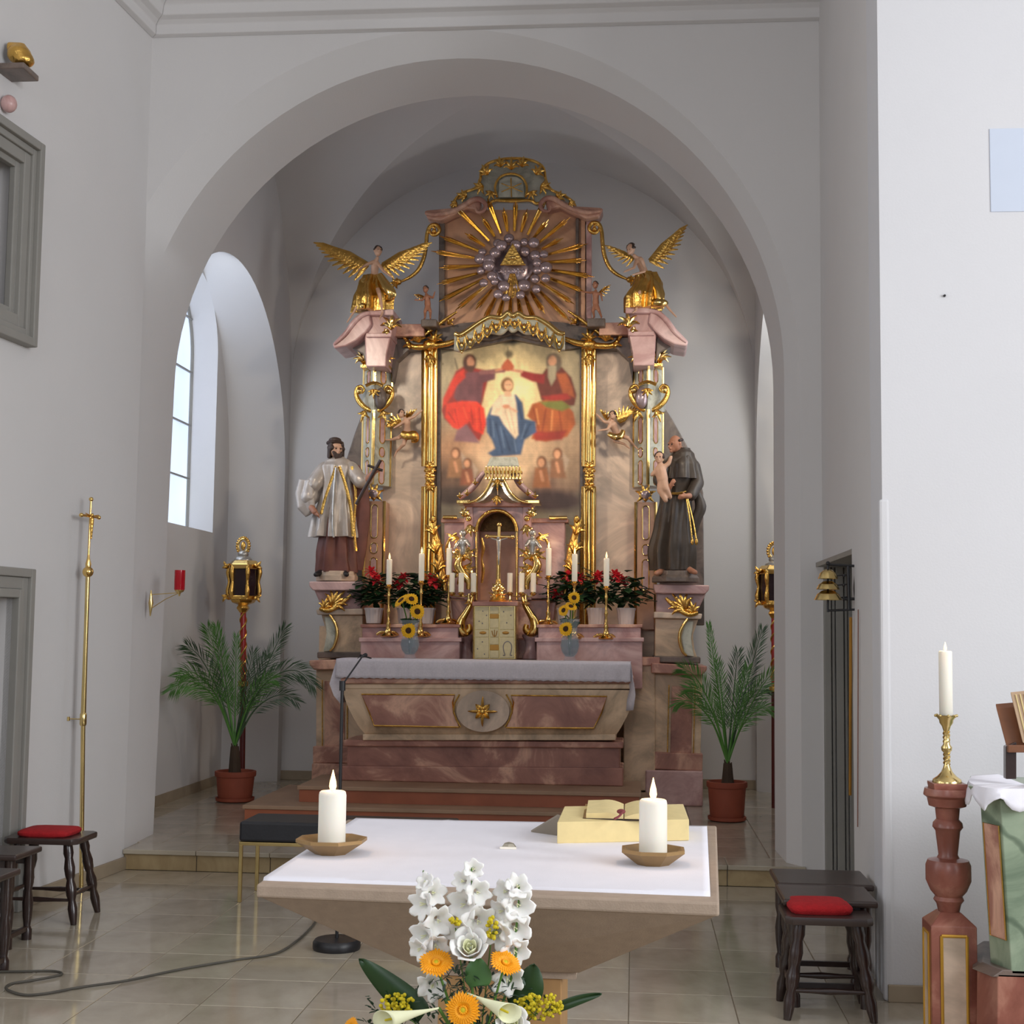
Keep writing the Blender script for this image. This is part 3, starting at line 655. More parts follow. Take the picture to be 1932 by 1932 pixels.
# ---- processional cross against the left wall
fo = PZ(153, 1684, 0); tpx = PL(173, 942, .12)
top_ = Vector((tpx.x, tpx.y, tpx.z)); 
Yc = fo.y
top_ = P(172, 942, Yc-.02)
t = T('processional_cross', fo, 'tall brass pole cross with small corpus standing by the left wall', 'cross')
ball = P(166, 1079, Yc-.02); knot = P(157, 1357, Yc-.01)
B().tube([fo, knot], .0135, 12).mk('lower_pole', MT['brass'], t, smooth=True)
B().tube([knot, lerp(knot, ball, .55), ball], [.0165, .0135, .014], 12).mk('upper_pole', MT['brass'], t, smooth=True)
B().lathe([(.016, -.04), (.021, -.03), (.021, .03), (.016, .04)], knot, 12).mk('collar', MT['brass'], t, smooth=True)
B().ell(ball, .034, nu=16, nv=12).lathe([(.016, .025), (.018, .05), (.009, .085), (.006, .13)], ball, 12).mk('knop', MT['goldp'], t, smooth=True)
cxp = P(170, 974, Yc-.02); di = Vector((.20, .98, 0))
B().tube([ball+Vector((0, 0, .1)), top_], .0075, 8).mk('shaft', MT['goldp'], t, smooth=True)
B().tube([cxp-di*.09, cxp+di*.09], .0085, 8).ell(cxp-di*.095, .014).ell(cxp+di*.095, .014).ell(top_, .014).mk('crossbar', MT['goldp'], t, smooth=True)
fn = Vector((.98, -.20, 0))
cpz = cxp+fn*.014
B().cap(cpz+Vector((0, 0, -.02)), .014, cpz+Vector((0, 0, -.07)), .010).cap(cpz+Vector((0, 0, -.07)), .010, cpz+Vector((0, 0, -.14)), .005).ell(cpz+Vector((0, 0, .008)), .011).cap(cpz, .005, cpz-di*.07+Vector((0, 0, .012)), .004).cap(cpz, .005, cpz+di*.07+Vector((0, 0, .012)), .004).mk('corpus', MT['gold'], t, smooth=True, rem=.003)
wp = PL(128, 1356, 0)
tag(B().tube([wp, lerp(wp, knot, .9)], .004, 6).lathe([(.012, -.012), (.012, .012)], wp, 10).mk('wall_bracket', MT['brass'], smooth=True), 'thin brass rod holding the cross pole to the left wall', 'bracket')
# ---- sanctuary lamp on its arm
pa = P(279, 1138, YA-.4); pa = PL(281, 1138, .0)
t = T('sanctuary_lamp', pa, 'red glass sanctuary lamp on a thin brass arm from the arch pier', 'lamp')
gl = P(339, 1098, pa.y+.0)
B().loft([[pa+Vector((0.012*math.cos(k*math.pi/4)+.006, .018*math.cos(k*math.pi/4), z+ .0*math.sin(k*math.pi/4))) for k in range(8)] for z in (-.1, .1)]) if 0 else None
B().tube([pa+Vector((.012, 0, -.09)), pa+Vector((.014, 0, 0)), pa+Vector((.012, 0, .09))], [.004, .018, .004], 8).mk('wall_plate', MT['brass'], t, smooth=True)
e_ = gl+Vector((0, 0, -.075))
B().tube([pa+Vector((.012, 0, .06)), e_], .0035, 6).tube([pa+Vector((.012, 0, -.04)), lerp(pa, e_, .55)+Vector((0, 0, -.012)), e_], .003, 6).mk('arm', MT['brass'], t, smooth=True)
B().lathe([(.004, -.10), (.008, -.085), (.012, -.075), (.028, -.068), (.034, -.06), (.034, -.05)], gl, 16).mk('cup', MT['brass'], t, smooth=True)
B().lathe([(.034, -.056), (.037, -.05), (.037, .082), (.034, .082), (.033, -.045), (.001, -.045)], gl, 20).mk('red_glass', MT['rubyglass'], t, smooth=True)
# ---- gilded bracket at the top left edge
gp = PL(8, 115, 0)
t = T('gilded_carving', gp+Vector((0, 0, -.1)), 'gilded scroll carving on a dark moulding at the upper left edge', 'carving')
B().ell(gp+ln*.09+Vector((0, 0, .03)), (.07, .07, .055)).ell(gp+ln*.12+Vector((0, 0, -.005)), (.06, .06, .04)).tube([gp+ln*.02+Vector((0, 0, .08)), gp+ln*.1+Vector((0, 0, .07)), gp+ln*.16+Vector((0, 0, .0))], [.03, .035, .02]).mk('scroll', MT['gold'], t, smooth=True, rem=.012)
B().box(gp+ln*.075+Vector((0, 0, -.07)), (.18, .2, .035)).mk('moulding', MT['darkmarble'], t, bev=.008)
B().ell(gp+ln*.04+Vector((0, 0, -.25)), (.045, .045, .05)).mk('drop', MT['pink'], t, smooth=True)
# ---- altar bells on the right wall
q = ysect(1612, 1110); Yl = q.y; 
t = T('altar_bells', Vector((q.x, Yl, q.z)), 'three stacked brass altar bells on a black iron wall bracket', 'bells')
xw = RX(Yl)
sB = Yl/CF
def bp(px, py, dy=0): return P(px, py, Yl+dy)
B().tube(sm([bp(1617, 1048), bp(1617, 1075), bp(1615, 1110), bp(1617, 1140), bp(1615, 1170)]), [.006, .012, .014, .012, .006], 8).mk('wall_plate', MT['black'], t, smooth=True)
b = B()
b.tube([bp(1615, 1068), bp(1562, 1065)], .007, 8).ell(bp(1562, 1063), .012)
b.tube([bp(1562, 1065), bp(1562, 1155)], .006, 8).tube([bp(1600, 1068), bp(1602, 1150)], .010, 8)
b.tube([bp(1615, 1150), bp(1562, 1152)], .006, 8).tube([bp(1615, 1130), bp(1590, 1130)], .008, 8)
for yy in (1088, 1106, 1130): b.tube([bp(1562, yy), bp(1602, yy-4)], .004, 6).ell(bp(1592, yy-2), .009)
b.mk('bracket', MT['black'], t, smooth=True)
for (yt, yb, hw) in ((1074, 1092, 18), (1096, 1112, 21), (1113, 1132, 25)):
    a = bp(1562, yt); zz = (P(1562, yb, Yl).z-a.z); r = hw*sB
    B().lathe([(.006, 0), (r*.45, zz*.08), (r*.8, zz*.4), (r*.95, zz*.8), (r*1.04, zz), (r*.98, zz), (r*.85, zz*.75), (.01, zz*.3)], a, 24).mk('bell', MT['brass'], t, smooth=True)
tag(B().tube([bp(1605, 1165), ysect(1604, 1500)], .0085, 6).mk('bell_rope', simple('ochre_rope', sg(168, 118, 42), .8), smooth=True), 'ochre bell rope hanging down beside the grey doorway', 'rope')
tag(B().tube([ysect(1623, 1150)-Vector((.01, 0, 0)), ysect(1622, 1560)-Vector((.01, 0, 0))], .0035, 6).mk('hanging_cord', simple('brown_cord', sg(146, 108, 96), .8), smooth=True), 'thin brown cord running down the right choir wall', 'cord')
# ---- baluster pedestal with candlestick
Yp = 5.72
s = Yp/CF; c = P(1783, 1200, Yp); c.z = 0
t = T('marble_pedestal', c, 'turned red marble baluster pedestal with gold framed base panels', 'pedestal')
def z_(py, Y=Yp): return P(1783, py, Y).z
def w_(px): return px*s/2
prof = [(1487, 80), (1497, 84), (1500, 84), (1505, 72), (1520, 66), (1524, 44), (1545, 40), (1552, 52), (1560, 54), (1567, 44), (1612, 34), (1618, 40), (1622, 72), (1632, 80), (1660, 80), (1680, 64), (1690, 48), (1697, 54), (1704, 44), (1722, 36)]
B().lathe([(w_(wd)*1.0, z_(py)) for py, wd in reversed(prof)], c, 28).mk('baluster', MT['redped'], t, smooth=True, ang=35)
B().lathe([(w_(80), z_(1487)-.003), (w_(84), z_(1480)), (w_(84), z_(1476)), (.001, z_(1476))], c, 4, sq=0).mk('top_plate', MT['redped'], t, bev=.002)
hw = w_(80); zt_, zb_ = z_(1740), 0.06
B().loft([[c+Vector((x*hw, y*hw, zb_)) for x, y in ((-1, -1), (1, -1), (1, 1), (-1, 1))], [c+Vector((x*hw, y*hw, zt_)) for x, y in ((-1, -1), (1, -1), (1, 1), (-1, 1))], [c+Vector((x*hw*.45, y*hw*.45, z_(1718))) for x, y in ((-1, -1), (1, -1), (1, 1), (-1, 1))]]).mk('block', MT['redped'], t, bev=.003)
B().box(c+Vector((0, 0, .03)), (hw*2.5, hw*2.5, .06)).mk('plinth', MT['redped'], t, bev=.004)
for rzz in (0, -math.pi/2):
    R = Matrix.Rotation(rzz, 3, 'Z'); g = lambda x, y, z: c+R@Vector((x, y, z))
    z0, z1, xw_ = .10, zt_-.035, hw*.55; b = B()
    for (a_, b_) in (((-xw_, z0), (xw_, z0)), ((xw_, z0), (xw_, z1)), ((xw_, z1), (-xw_, z1)), ((-xw_, z1), (-xw_, z0))):
        b.tube([g(a_[0], -hw-.001, a_[1]), g(b_[0], -hw-.001, b_[1])], .0065, 6)
    b.mk('gilt_frame', MT['goldp'] if 0 else simple('gilt_yellow', sg(206, 158, 62), .4, .5), t)
    B().loft([[g(x, y, z) for x, y in ((-xw_, -hw-.001), (xw_, -hw-.001), (xw_, -hw+.01), (-xw_, -hw+.01))] for z in (z0, z1)]).mk('inset_panel', MT['greym'], t)
cb_ = Vector((c.x, c.y, z_(1482)))
t = T('brass_candlestick', cb_, 'twisted brass candlestick on top of the red marble baluster', 'candlestick')
zs = lambda py: z_(py)
pr = [(1482, 50), (1478, 54), (1470, 50), (1464, 34), (1456, 20), (1448, 14), (1440, 9), (1420, 11), (1416, 18), (1410, 20), (1404, 12), (1380, 10), (1370, 16), (1364, 24), (1358, 26), (1352, 36), (1349, 38), (1350, 30)]
B().lathe([(w_(wd), zs(py)) for py, wd in pr], Vector((c.x, c.y, 0)), 20).mk('stem', MT['brass'], t, smooth=True, ang=60)
b = B()
for k in range(3):
    for z0_, z1_ in ((1442, 1420), (1402, 1380)):
        b.tube([Vector((c.x, c.y, zs(z0_+(z1_-z0_)*i/12)))+Vector((math.cos(k*2.1+i*.5), math.sin(k*2.1+i*.5), 0))*w_(11) for i in range(13)], .003, 6)
b.mk('twist', MT['brass'], t, smooth=True)
b = B()
for k in range(8): a_ = k*math.pi/4; b.ell(Vector((c.x+math.cos(a_)*w_(38), c.y+math.sin(a_)*w_(38), zs(1350))), .006, nu=8, nv=6)
b.mk('drip_pan_beads', MT['brass'], t, smooth=True)
cz = Vector((c.x, c.y, zs(1350))); h = zs(1228)-cz.z
t = T('altar_candle', cz, 'tall cream candle burning on the brass candlestick by the bright wall', 'candle')
B().lathe([(w_(22), 0), (w_(24), .003), (w_(24), h-.004), (w_(20), h), (.001, h-.006)], cz, 22).mk('wax', MT['wax'], t, smooth=True); flame(t, cz+Vector((0, 0, h-.004)), .85)
# ---- side altar with cloth, lectern and book (right edge)
Ys = 5.45
t = T('side_altar', (P(1990, 1900, Ys).x, Ys+.2, 0), 'green marble side altar with gold edged red panel at the right edge', 'altar')
g = lambda px, py, Y=Ys: P(px, py, Y)
xl = g(1906, 1700).x
oct_ = lambda z, k=0: [Vector((xl+k, Ys, z)), Vector((xl+1.0, Ys, z)), Vector((xl+1.0, Ys+.5, z)), Vector((xl+.05+k, Ys+.5, z)), Vector((xl-.045+k, Ys+.12, z))]
zt_, zm_ = g(1900, 1508).z, g(1900, 1838).z
B().loft([oct_(zm_), oct_(zt_, -.03)]).mk('body', MT['greenm'], t, bev=.004)
zc1 = zt_
B().loft([oct_(zc1-.0, -.05), oct_(zc1+.035, -.075)]).mk('top_slab', MT['greenm'], t, bev=.004)
B().loft([oct_(0, -.06), oct_(zm_, -.05)]).mk('base', MT['redped'], t, bev=.004)
B().loft([oct_(zm_-.012, -.07), oct_(zm_+.015, -.03)]).mk('base_moulding', MT['darkmarble'], t, bev=.003)
# slanting side panel
def face(u, z, off=0): a = Vector((xl, Ys, 0)); b3 = Vector((xl-.045, Ys+.12, 0)); p = lerp(a, b3, u); k = -.03*(z-zm_)/(zt_-zm_); return Vector((p.x+k-off, p.y-off*.4, z))
z0, z1 = zm_+.12, zt_-.1
pts = [face(.12, z0, .003), face(.88, z0, .003), face(.88, z1, .003), face(.12, z1, .003)]
B().prism(pts, (.01, .004, 0)).mk('red_panel', MT['red'], t); B().tube(pts, .004, 6, closed=True).mk('gilt_edge', MT['goldp'], t)
# cloth
ztop = zc1+.038
b = B(); nu = 40
edge = [Vector((xl-.03, Ys+.45, 0)), Vector((xl-.10, Ys+.18, 0)), Vector((xl-.075, Ys-.012, 0)), Vector((xl+.1, Ys-.014, 0)), Vector((xl+.5, Ys-.014, 0)), Vector((xl+.9, Ys-.014, 0))]
ed = sm(edge, 9); n = len(ed); inner = [Vector((max(p.x, xl)+.1, max(p.y, Ys+.05)+.1, ztop)) for p in ed]
r0 = inner; r1 = [Vector((p.x+.004, p.y+.004, ztop+.001)) for p in ed]
def hang(k, q): return [Vector((p.x-.012*q+.006*math.sin(i*1.25)*q, p.y-.016*q+.010*math.sin(i*1.7+1)*q, ztop-q*(.055+.025*math.sin(i*.8+.4)))) for i, p in enumerate(ed)]
rows = [r0, r1, hang(0, .35), hang(0, .7), hang(0, 1)]
b.loft(rows, cap=False, close=False); o = b.mk('side_altar_cloth', MT['cloth'], smooth=True); m = o.modifiers.new('s', 'SOLIDIFY'); m.thickness = .003
tag(o, 'white ruffled cloth on top of the green marble side altar', 'tablecloth')
t = T('book_lectern', (g(1925, 1470).x, Ys+.16, ztop), 'sloping brown wooden table lectern on the side altar cloth', 'lectern')
Y2 = Ys+.14
B().prism(pl([(1898, 1408), (1918, 1400), (1918, 1470), (1898, 1470)], Y2), (0, .04, 0)).mk('support', MT['dwood'], t, bev=.003)
B().loft([pl([(1880, 1337), (1960, 1330)], Y2+.12)+pl([(1985, 1420), (1902, 1420)], Y2), [p+Vector((.0, .02, .018)) for p in pl([(1880, 1337), (1960, 1330)], Y2+.12)+pl([(1985, 1420), (1902, 1420)], Y2)]]).mk('sloping_board', MT['wood_mid'], t, bev=.004)
B().pbox(1902, 1406, 1990, 1420, Y2-.02, .025).mk('ledge', MT['wood_mid'], t, bev=.003)
bt = T('leaning_book', g(1935, 1400, Y2), 'open book with pale pages leaning on the brown table lectern', 'book')
A4 = pl([(1908, 1312), (1975, 1305)], Y2+.09)+pl([(1995, 1400), (1930, 1402)], Y2-.02)
B().loft([A4, [p+Vector((0, .016, .012)) for p in A4]]).mk('page_block', simple('tan_book_edge', sg(186, 158, 130), .7), bt, bev=.002)
b = B()
for i in range(5): b.tube([lerp(A4[0], A4[1], .12+i*.12)+Vector((0, -.002, .002)), lerp(A4[3], A4[2], .12+i*.12)+Vector((0, -.002, .002))], .0025, 5)
b.mk('page_edges', MT['page'], bt)
# ================================================================== THE HIGH ALTAR
# ---- platforms
def platform(name, label, x0, yf, xr, z0, z1, ybk=12.2):
    t = T(name, ((x0+xr)/2, (yf+ybk)/2, z0), label, 'platform')
    B().bb((x0, yf, z0), (xr, ybk, z1-.03)).mk('riser', MT['red_carpet_wood'], t)
    B().bb((x0-.015, yf-.02, z1-.03), (xr+.015, ybk, z1)).mk('top_board', MT['step_top'], t, bev=.005); return t
q = PZ(462, 1549, CZ); qy = 10.75
platform('altar_platform', 'wide lower reddish wooden platform before the high altar', q.x, qy, P(1222, 1530, 10.75).x, CZ, CZ+.125)
Z2 = CZ+.25
PLB = 12.25
platform('altar_platform', 'narrower upper wooden platform directly under the high altar', P(566, 1500, 11.05).x, 11.02, P(1206, 1490, 11.02).x, CZ+.125, Z2, 11.9)
YM = 11.45
def zf(px, py, Y=YM): return P(px, py, Y)
# ---- mensa
t = T('high_altar_table', (-1.2, 11.75, Z2), 'brown and red marbled sarcophagus altar table with gilt panel borders', 'altar'); ME = t
B().prism([zf(655, 1395, YM+.05), zf(1170, 1400, YM+.05), (P(1170, 1400, YM+.05).x, YM+.05, Z2), (P(655, 1395, YM+.05).x, YM+.05, Z2)], (0, .5, 0)).mk('base', MT['red'], t, bev=.01)
B().prism([zf(648, 1396, YM+.0), zf(1176, 1400, YM+.0), zf(1176, 1412, YM+.0), zf(648, 1408, YM+.0)], (0, .5, 0)).mk('base_moulding', MT['red'], t, bev=.01)
B().prism([(P(640, 1445, YM).x, YM, P(640, 1445, YM).z), (P(1176, 1449, YM).x, YM, P(1176, 1449, YM).z), (P(1176, 1449, YM).x, YM, Z2), (P(640, 1445, YM).x, YM, Z2)], (0, .5, 0)).mk('plinth', MT['red'], t, bev=.01)
side_l = sm([(646, 1298, 0), (655, 1330, 0), (675, 1368, 0), (692, 1388, 0)], 4); side_r = sm([(1198, 1302, 0), (1190, 1335, 0), (1172, 1372, 0), (1158, 1392, 0)], 4)
rings = []
for k, (a, b) in enumerate(zip(side_l, side_r)):
    q = k/(len(side_l)-1); y = YM-.10+.12*q*q
    A, C = P(a.x, a.y, y), P(b.x, b.y, y); rings.append([A, C, Vector((C.x, YM+.5, C.z)), Vector((A.x, YM+.5, A.z))])
B().loft(rings[::-1]).mk('body', MT['brownm'], t, smooth=True, ang=40)
B().pbox(630, 1278, 1196, 1290, YM-.14, .7).mk('mensa_slab', MT['red'], t, bev=.012)
B().pbox(640, 1290, 1190, 1300, YM-.11, .6).mk('moulding', MT['brownm'], t, bev=.01)
B().pbox(684, 1385, 1162, 1397, YM-.02, .5).mk('moulding', MT['brownm'], t, bev=.008)
def panel(parent, pts, Y, inmat, name='inset_panel', gr=.007, tilt=0):
    q = pl(pts, Y); 
    if tilt: q = [v+Vector((0, tilt*(1-(p[1]-1300)/90), 0)) for v, p in zip(q, pts)]
    B().prism(q, (0, .03, 0)).mk(name, inmat, parent); B().tube(q, gr, 6, closed=True).mk('gilt_border', MT['gold'], parent, smooth=True)
YP = YM-.118
def curve_panel(pts): return pts
panel(t, [(682, 1310), (858, 1311), (854, 1325), (856, 1345), (866, 1372), (706, 1369), (697, 1345)], YP, MT['red'])
panel(t, [(964, 1312), (1145, 1314), (1135, 1345), (1120, 1374), (955, 1373), (966, 1345), (969, 1325)], YP, MT['red'])
cc = P(911, 1342, YP)
ring = [cc+Vector((.215*math.cos(a), 0, .165*math.sin(a))) for a in [2*math.pi*k/32 for k in range(32)]]
B().prism(ring, (0, .03, 0)).mk('medallion', MT['greym'], t)
g = B()
def acan(b, c, ang, L, n=5, spread=1.3, r=.012, Yo=0, curl=.5):      # fan of curling gilt leaves
    for k in range(n):
        u = (k/(n-1)-.5)*2 if n > 1 else 0; a = ang+u*spread/2; l = L*(1-.35*abs(u)); pts = []
        for i in range(6):
            q = i/5; aa = a+u*curl*q*q; pts.append(Vector(c)+Vector((math.cos(aa)*l*q, -Yo-.02*math.sin(q*3.14)-.012*q, math.sin(aa)*l*q)))
        b.tube(pts, [r*.5, r, r*1.15, r, r*.7, r*.2], 6)
    return b
for a in (90, 0, 180, 270, 45, 135): acan(g, cc+Vector((0, -.01, .0)), math.radians(a), .12 if a % 90 == 0 else .08, 3, .7, .012)
g.ell(cc+Vector((0, -.02, 0)), .03).mk('gilt_cross_flower', MT['gold'], t, smooth=True)
for sx in (-1, 1): B().tube([P(911+sx*q, py, YP-.005) for q, py in ((44, 1310), (53, 1326), (55, 1342), (50, 1358), (42, 1372))], .007, 6).mk('gilt_arc', MT['gold'], t, smooth=True)
# ---- altar cloth
ztc = P(900, 1247, YM-.16).z
xa, xb = P(634, 1250, YM-.16).x, P(1190, 1256, YM-.16).x
b = B(); n = 120; rr = []
def wav(i, k): return .006*math.sin(i*.55)*k+.004*math.sin(i*1.3+1)*k
for k, (y, z) in enumerate(((YM+.40, ztc), (YM+.1, ztc+.002), (YM-.15, ztc), (YM-.168, ztc-.02), (YM-.172, ztc-.07), (YM-.174, ztc-.125), (YM-.176, ztc-.150))):
    rr.append([Vector((xa+(xb-xa)*i/n, y+(wav(i, 1) if k > 3 else 0), z+(.004*math.sin(i*1.9) if k == 6 else 0)-.02*(i/n)*0)) for i in range(n+1)])
b.loft(rr, cap=False, close=False); 
# hanging ends
for e, (X0, pts, pt2) in enumerate(((xa, [(634, 1250), (622, 1290), (630, 1312), (642, 1327)], [(652, 1274), (648, 1280), (647, 1300), (644, 1327)]),
                          (xb, [(1190, 1254), (1196, 1290), (1199, 1312), (1195, 1340)], [(1186, 1280), (1188, 1300), (1183, 1320), (1181, 1341)]))):
    A = pl(pts, YM-.165); C = pl(pt2, YM-.13); D = [Vector((v.x+(.0 if e else 0), YM+.2, v.z)) for v in A]
    b.loft([C, A, [lerp(p, q, .5) for p, q in zip(A, D)], D], cap=False, close=False)
o = b.mk('altar_cloth', MT['clothv'], smooth=True); m = o.modifiers.new('s', 'SOLIDIFY'); m.thickness = .003
tag(o, 'long white lace edged cloth draped over the marbled high altar table', 'tablecloth')
ZM = ztc+.002
tag(B().cap((P(700, 1242, YM-.05)), .006, (P(680, 1236, YM-.05)), .008).tube([P(672, 1246, YM-.1), P(677, 1240, YM-.06), P(684, 1237, YM-.05)], .003, 6).mk('cloth_microphone', MT['black'], smooth=True), 'small black microphone lying on the left end of the high altar cloth', 'microphone')
# ---- retable ------------------------------------------------------------
YB = 12.95; XC = P(967, 700, 12.9).x
RT = T('retable', (XC, 13.1, CZ), 'carved and gilded baroque marbled retable rising behind the high altar', 'altarpiece')
def both(fn, sides=(0, 1)):
    for k in sides:
        yield k
def mir(b, k, x=None): return b.mirror(XC if x is None else x) if k else b
# shelves of the predella
YG = 12.0
YS = 12.12
for x0, x1 in ((680, 868), (1012, 1212)):
    B().pbox(x0, 1207, x1, 1300, YG+.02, .9).mk('lower_shelf', MT['pink'], RT, bev=.01)
    B().pbox(x0-3, 1203, x1+3, 1211, YG-.0, .3).mk('shelf_moulding', MT['pink'], RT, bev=.006)
    B().pbox(x0+3, 1181, x1-3, 1210, YS, .8).mk('upper_shelf', MT['pink'], RT, bev=.01)
    B().pbox(x0, 1178, x1, 1184, YS-.03, .85).mk('shelf_moulding', MT['red'], RT, bev=.005)
B().pbox(860, 1160, 1020, 1300, 12.5, .5).mk('centre_block', MT['red'], RT)
ZS = P(900, 1178, YS-.03).z
ZL = P(900, 1203, YG).z
# middle field
B().pbox(722, 640, 1212, 1182, YB, .18).mk('back_panel', MT['greym'], RT)
B().prism(pl([(690, 1180), (690, 760), (668, 820), (652, 870), (645, 930), (645, 1180)], YB+.1), (0, .15, 0)).mk('wing_board', MT['darkmarble'], RT, bev=.01)
B().prism(pl([(1245, 1180), (1245, 755), (1268, 790), (1296, 840), (1318, 890), (1327, 930), (1329, 1180)], YB-.0), (0, .15, 0)).mk('wing_board', MT['darkmarble'], RT, bev=.01)
B().bb((P(600, 1300, YB-.1).x, YB-.1, CZ), (P(1240, 1300, YB-.1).x, YB+.6, P(690, 1182, YB).z)).mk('lower_side', MT['brownm'], RT)
# estipite pillars
def stadium(cx, cz, w, h, n=8):
    out = []
    for k in range(n+1): a = math.pi*k/n; out.append((cx+w*math.cos(a), cz+h-w+w*math.sin(a)))
    for k in range(n+1): a = math.pi+math.pi*k/n; out.append((cx+w*math.cos(a), cz-h+w+w*math.sin(a)))
    return out
for k in (0, 1):
    xs_ = [P(x, 800, 12.7).x for x in (678, 706, 733)]; Z = lambda py: P(706, py, 12.7).z
    yl, yf, yr = 12.86, 12.66, 12.86
    if k: pass
    for (t0, t1, w) in ((690, 728, 1.0), (775, 915, 1.0), (945, 1182, .82)):
        f = lambda z, s=w: [Vector((xs_[1]+(xs_[0]-xs_[1])*s, yl, z)), Vector((xs_[1], yf, z)), Vector((xs_[1]+(xs_[2]-xs_[1])*s, yr, z)), Vector((xs_[1]+(xs_[2]-xs_[1])*s, YB+.02, z)), Vector((xs_[1]+(xs_[0]-xs_[1])*s, YB+.02, z))]
        if t0 < 940: mir(B().loft([f(Z(t1)), f(Z(t0))]), k).mk('pillar_shaft', MT['silverm'], RT, bev=.006)
        else:
            f2 = lambda z: [Vector((xs_[0]+.06, yf+.06, z)), Vector((xs_[2]-.02, yf+.06, z)), Vector((xs_[2]-.02, YB, z)), Vector((xs_[0]+.06, YB, z))]
            mir(B().loft([f2(Z(t1)), f2(Z(t0))]), k).mk('lower_shaft', MT['tanm'], RT, bev=.006)
    # face panels: gilt stadium rims with red insets
    def facept(side, u, z):           # side -1 left face, 1 right face, 0 front of lower shaft
        if side == 0: return Vector((xs_[0]+.06+(xs_[2]-.08-xs_[0])*u, yf+.06, z))
        a = Vector((xs_[1], yf, z)); b2 = Vector((xs_[0] if side < 0 else xs_[2], yl, z)); return lerp(a, b2, u)
    slots = [(690, 728, ((697, 722),)), (775, 915, ((786, 835), (843, 861), (867, 912))), (945, 1182, ((952, 1015), (1024, 1044), (1052, 1110)))]
    for a0, a1, ss in slots:
        sides = (0,) if a0 > 940 else (-1, 1)
        for sd in sides:
            L = .147 if sd == 0 else .24; Lf = (xs_[2]-.08-xs_[0]) if sd == 0 else math.hypot(xs_[1]-xs_[0], yl-yf)
            for (p0, p1) in ss:
                z1_, z0_ = Z(p0), Z(p1); w_h = min(.033 if sd else .030, (z1_-z0_)/2)
                st2 = stadium(0, (z0_+z1_)/2, w_h, (z1_-z0_)/2)
                q = [facept(sd, .5+x/Lf, z)+Vector((0, -.004, 0)) for x, z in st2]
                mir(B().tube(q, .0055, 5, closed=True), k).mk('gilt_rim', MT['goldp'], RT, smooth=True)
                mir(B().prism(q, (0, .006, 0)), k).mk('inset_panel', MT['pink'], RT)
            for ue in ((.03, .97)):
                mir(B().tube([facept(sd, ue, Z(a1)), facept(sd, ue, Z(a0))], .012 if sd else .015, 6), k).mk('gilt_edge', MT['goldp'], RT, smooth=True)
    # scroll bulge between shafts
    c = P(706, 750, 12.66)
    for sx in (-1, 1):
        pts = [P(706+sx*a, b3, 12.72) for a, b3 in ((4, 776), (16, 770), (28, 758), (34, 744), (32, 732), (24, 729), (19, 736), (24, 742))]
        mir(B().tube(sm(pts, 4), [.02, .024, .026, .022, .018, .014, .012, .010], 8), k).mk('scroll', MT['gold'], RT, smooth=True)
        mir(B().ell(P(706+sx*28, 738, 12.70), (.03, .03, .03)), k).mk('scroll_eye', MT['goldp'], RT, smooth=True)
    mir(B().ell(P(718, 752, 12.68), (.06, .05, .10)), k).mk('boss', MT['darkmarble' if not k else 'cloudm'], RT, smooth=True)
    mir(B().loft([[P(706+a, py, 12.66+abs(a)*.007) for a in (-22, 0, 22)]+[P(728, py, YB), P(684, py, YB)] for py in (778, 726)]), k).mk('neck_block', MT['silverm'], RT)
    b = B()
    for sx in (-1, 1): acan(b, P(706+sx*16, 775, 12.66), math.radians(-90+sx*20), .12, 3, .8, .014)
    mir(b, k).mk('acanthus', MT['gold'], RT, smooth=True)
    mir(B().tube(sm(pl([(690, 728), (706, 722), (722, 728)], 12.62), 5), .016, 6), k).mk('gilt_brow', MT['gold'], RT, smooth=True)
    b = acan(B(), P(706, 735, 12.62), math.radians(-90), .09, 5, 1.6, .012)
    mir(b, k).mk('acanthus', MT['gold'], RT, smooth=True)
    # lower ornament
    b = B(); c = P(706, 932, 12.66)
    for a in (70, 110, 160, 20, 220, 320): acan(b, c, math.radians(a), .10, 3, .9, .015)
    mir(b, k).mk('acanthus', MT['gold'], RT, smooth=True); mir(B().ell(c+Vector((0, -.02, 0)), (.055, .03, .05)), k).mk('boss', MT['cloudm'], RT, smooth=True)
    # capital leaves, two clusters
    for dx in (-17, 17):
        b = B(); c = P(706+dx, 690, 12.70)
        acan(b, c, math.pi/2, .20, 5, .9, .017, 0, .6); acan(b, c+Vector((0, -.02, .02)), math.pi/2, .13, 5, 1.5, .015, .01, .9)
        mir(b, k).mk('capital_leaves', MT['goldp'], RT, smooth=True)
    mir(B().pbox(680, 688, 734, 693, 12.64, .3), k).mk('gilt_collar', MT['gold'], RT)
    mir(B().pbox(688, 640, 726, 690, 12.74, .25), k).mk('capital_core', MT['pink'], RT)
    # sweeping entablature
    mir(B().prism(pl([(696, 585), (680, 590), (664, 604), (648, 626), (627, 648), (630, 657), (652, 653), (672, 642), (690, 626), (700, 612)], 12.44), (0, .5, 0)), k).mk('eave', MT['pink'], RT, bev=.012)
    mir(B().tube(sm(pl([(630, 650), (650, 632), (666, 610), (682, 595), (698, 590)], 12.43), 4), [.010, .020, .024, .024, .020], 8), k).mk('eave_roll', MT['pink'], RT, smooth=True)
    mir(B().prism(pl([(690, 586), (738, 592), (742, 612), (736, 640), (730, 668), (728, 692), (690, 692), (688, 640)], 12.50), (0, .45, 0)), k).mk('entablature', MT['pink'], RT, bev=.012)
    mir(B().pbox(694, 583, 742, 594, 12.42, .5), k).mk('top_moulding', MT['pink'], RT, bev=.01)
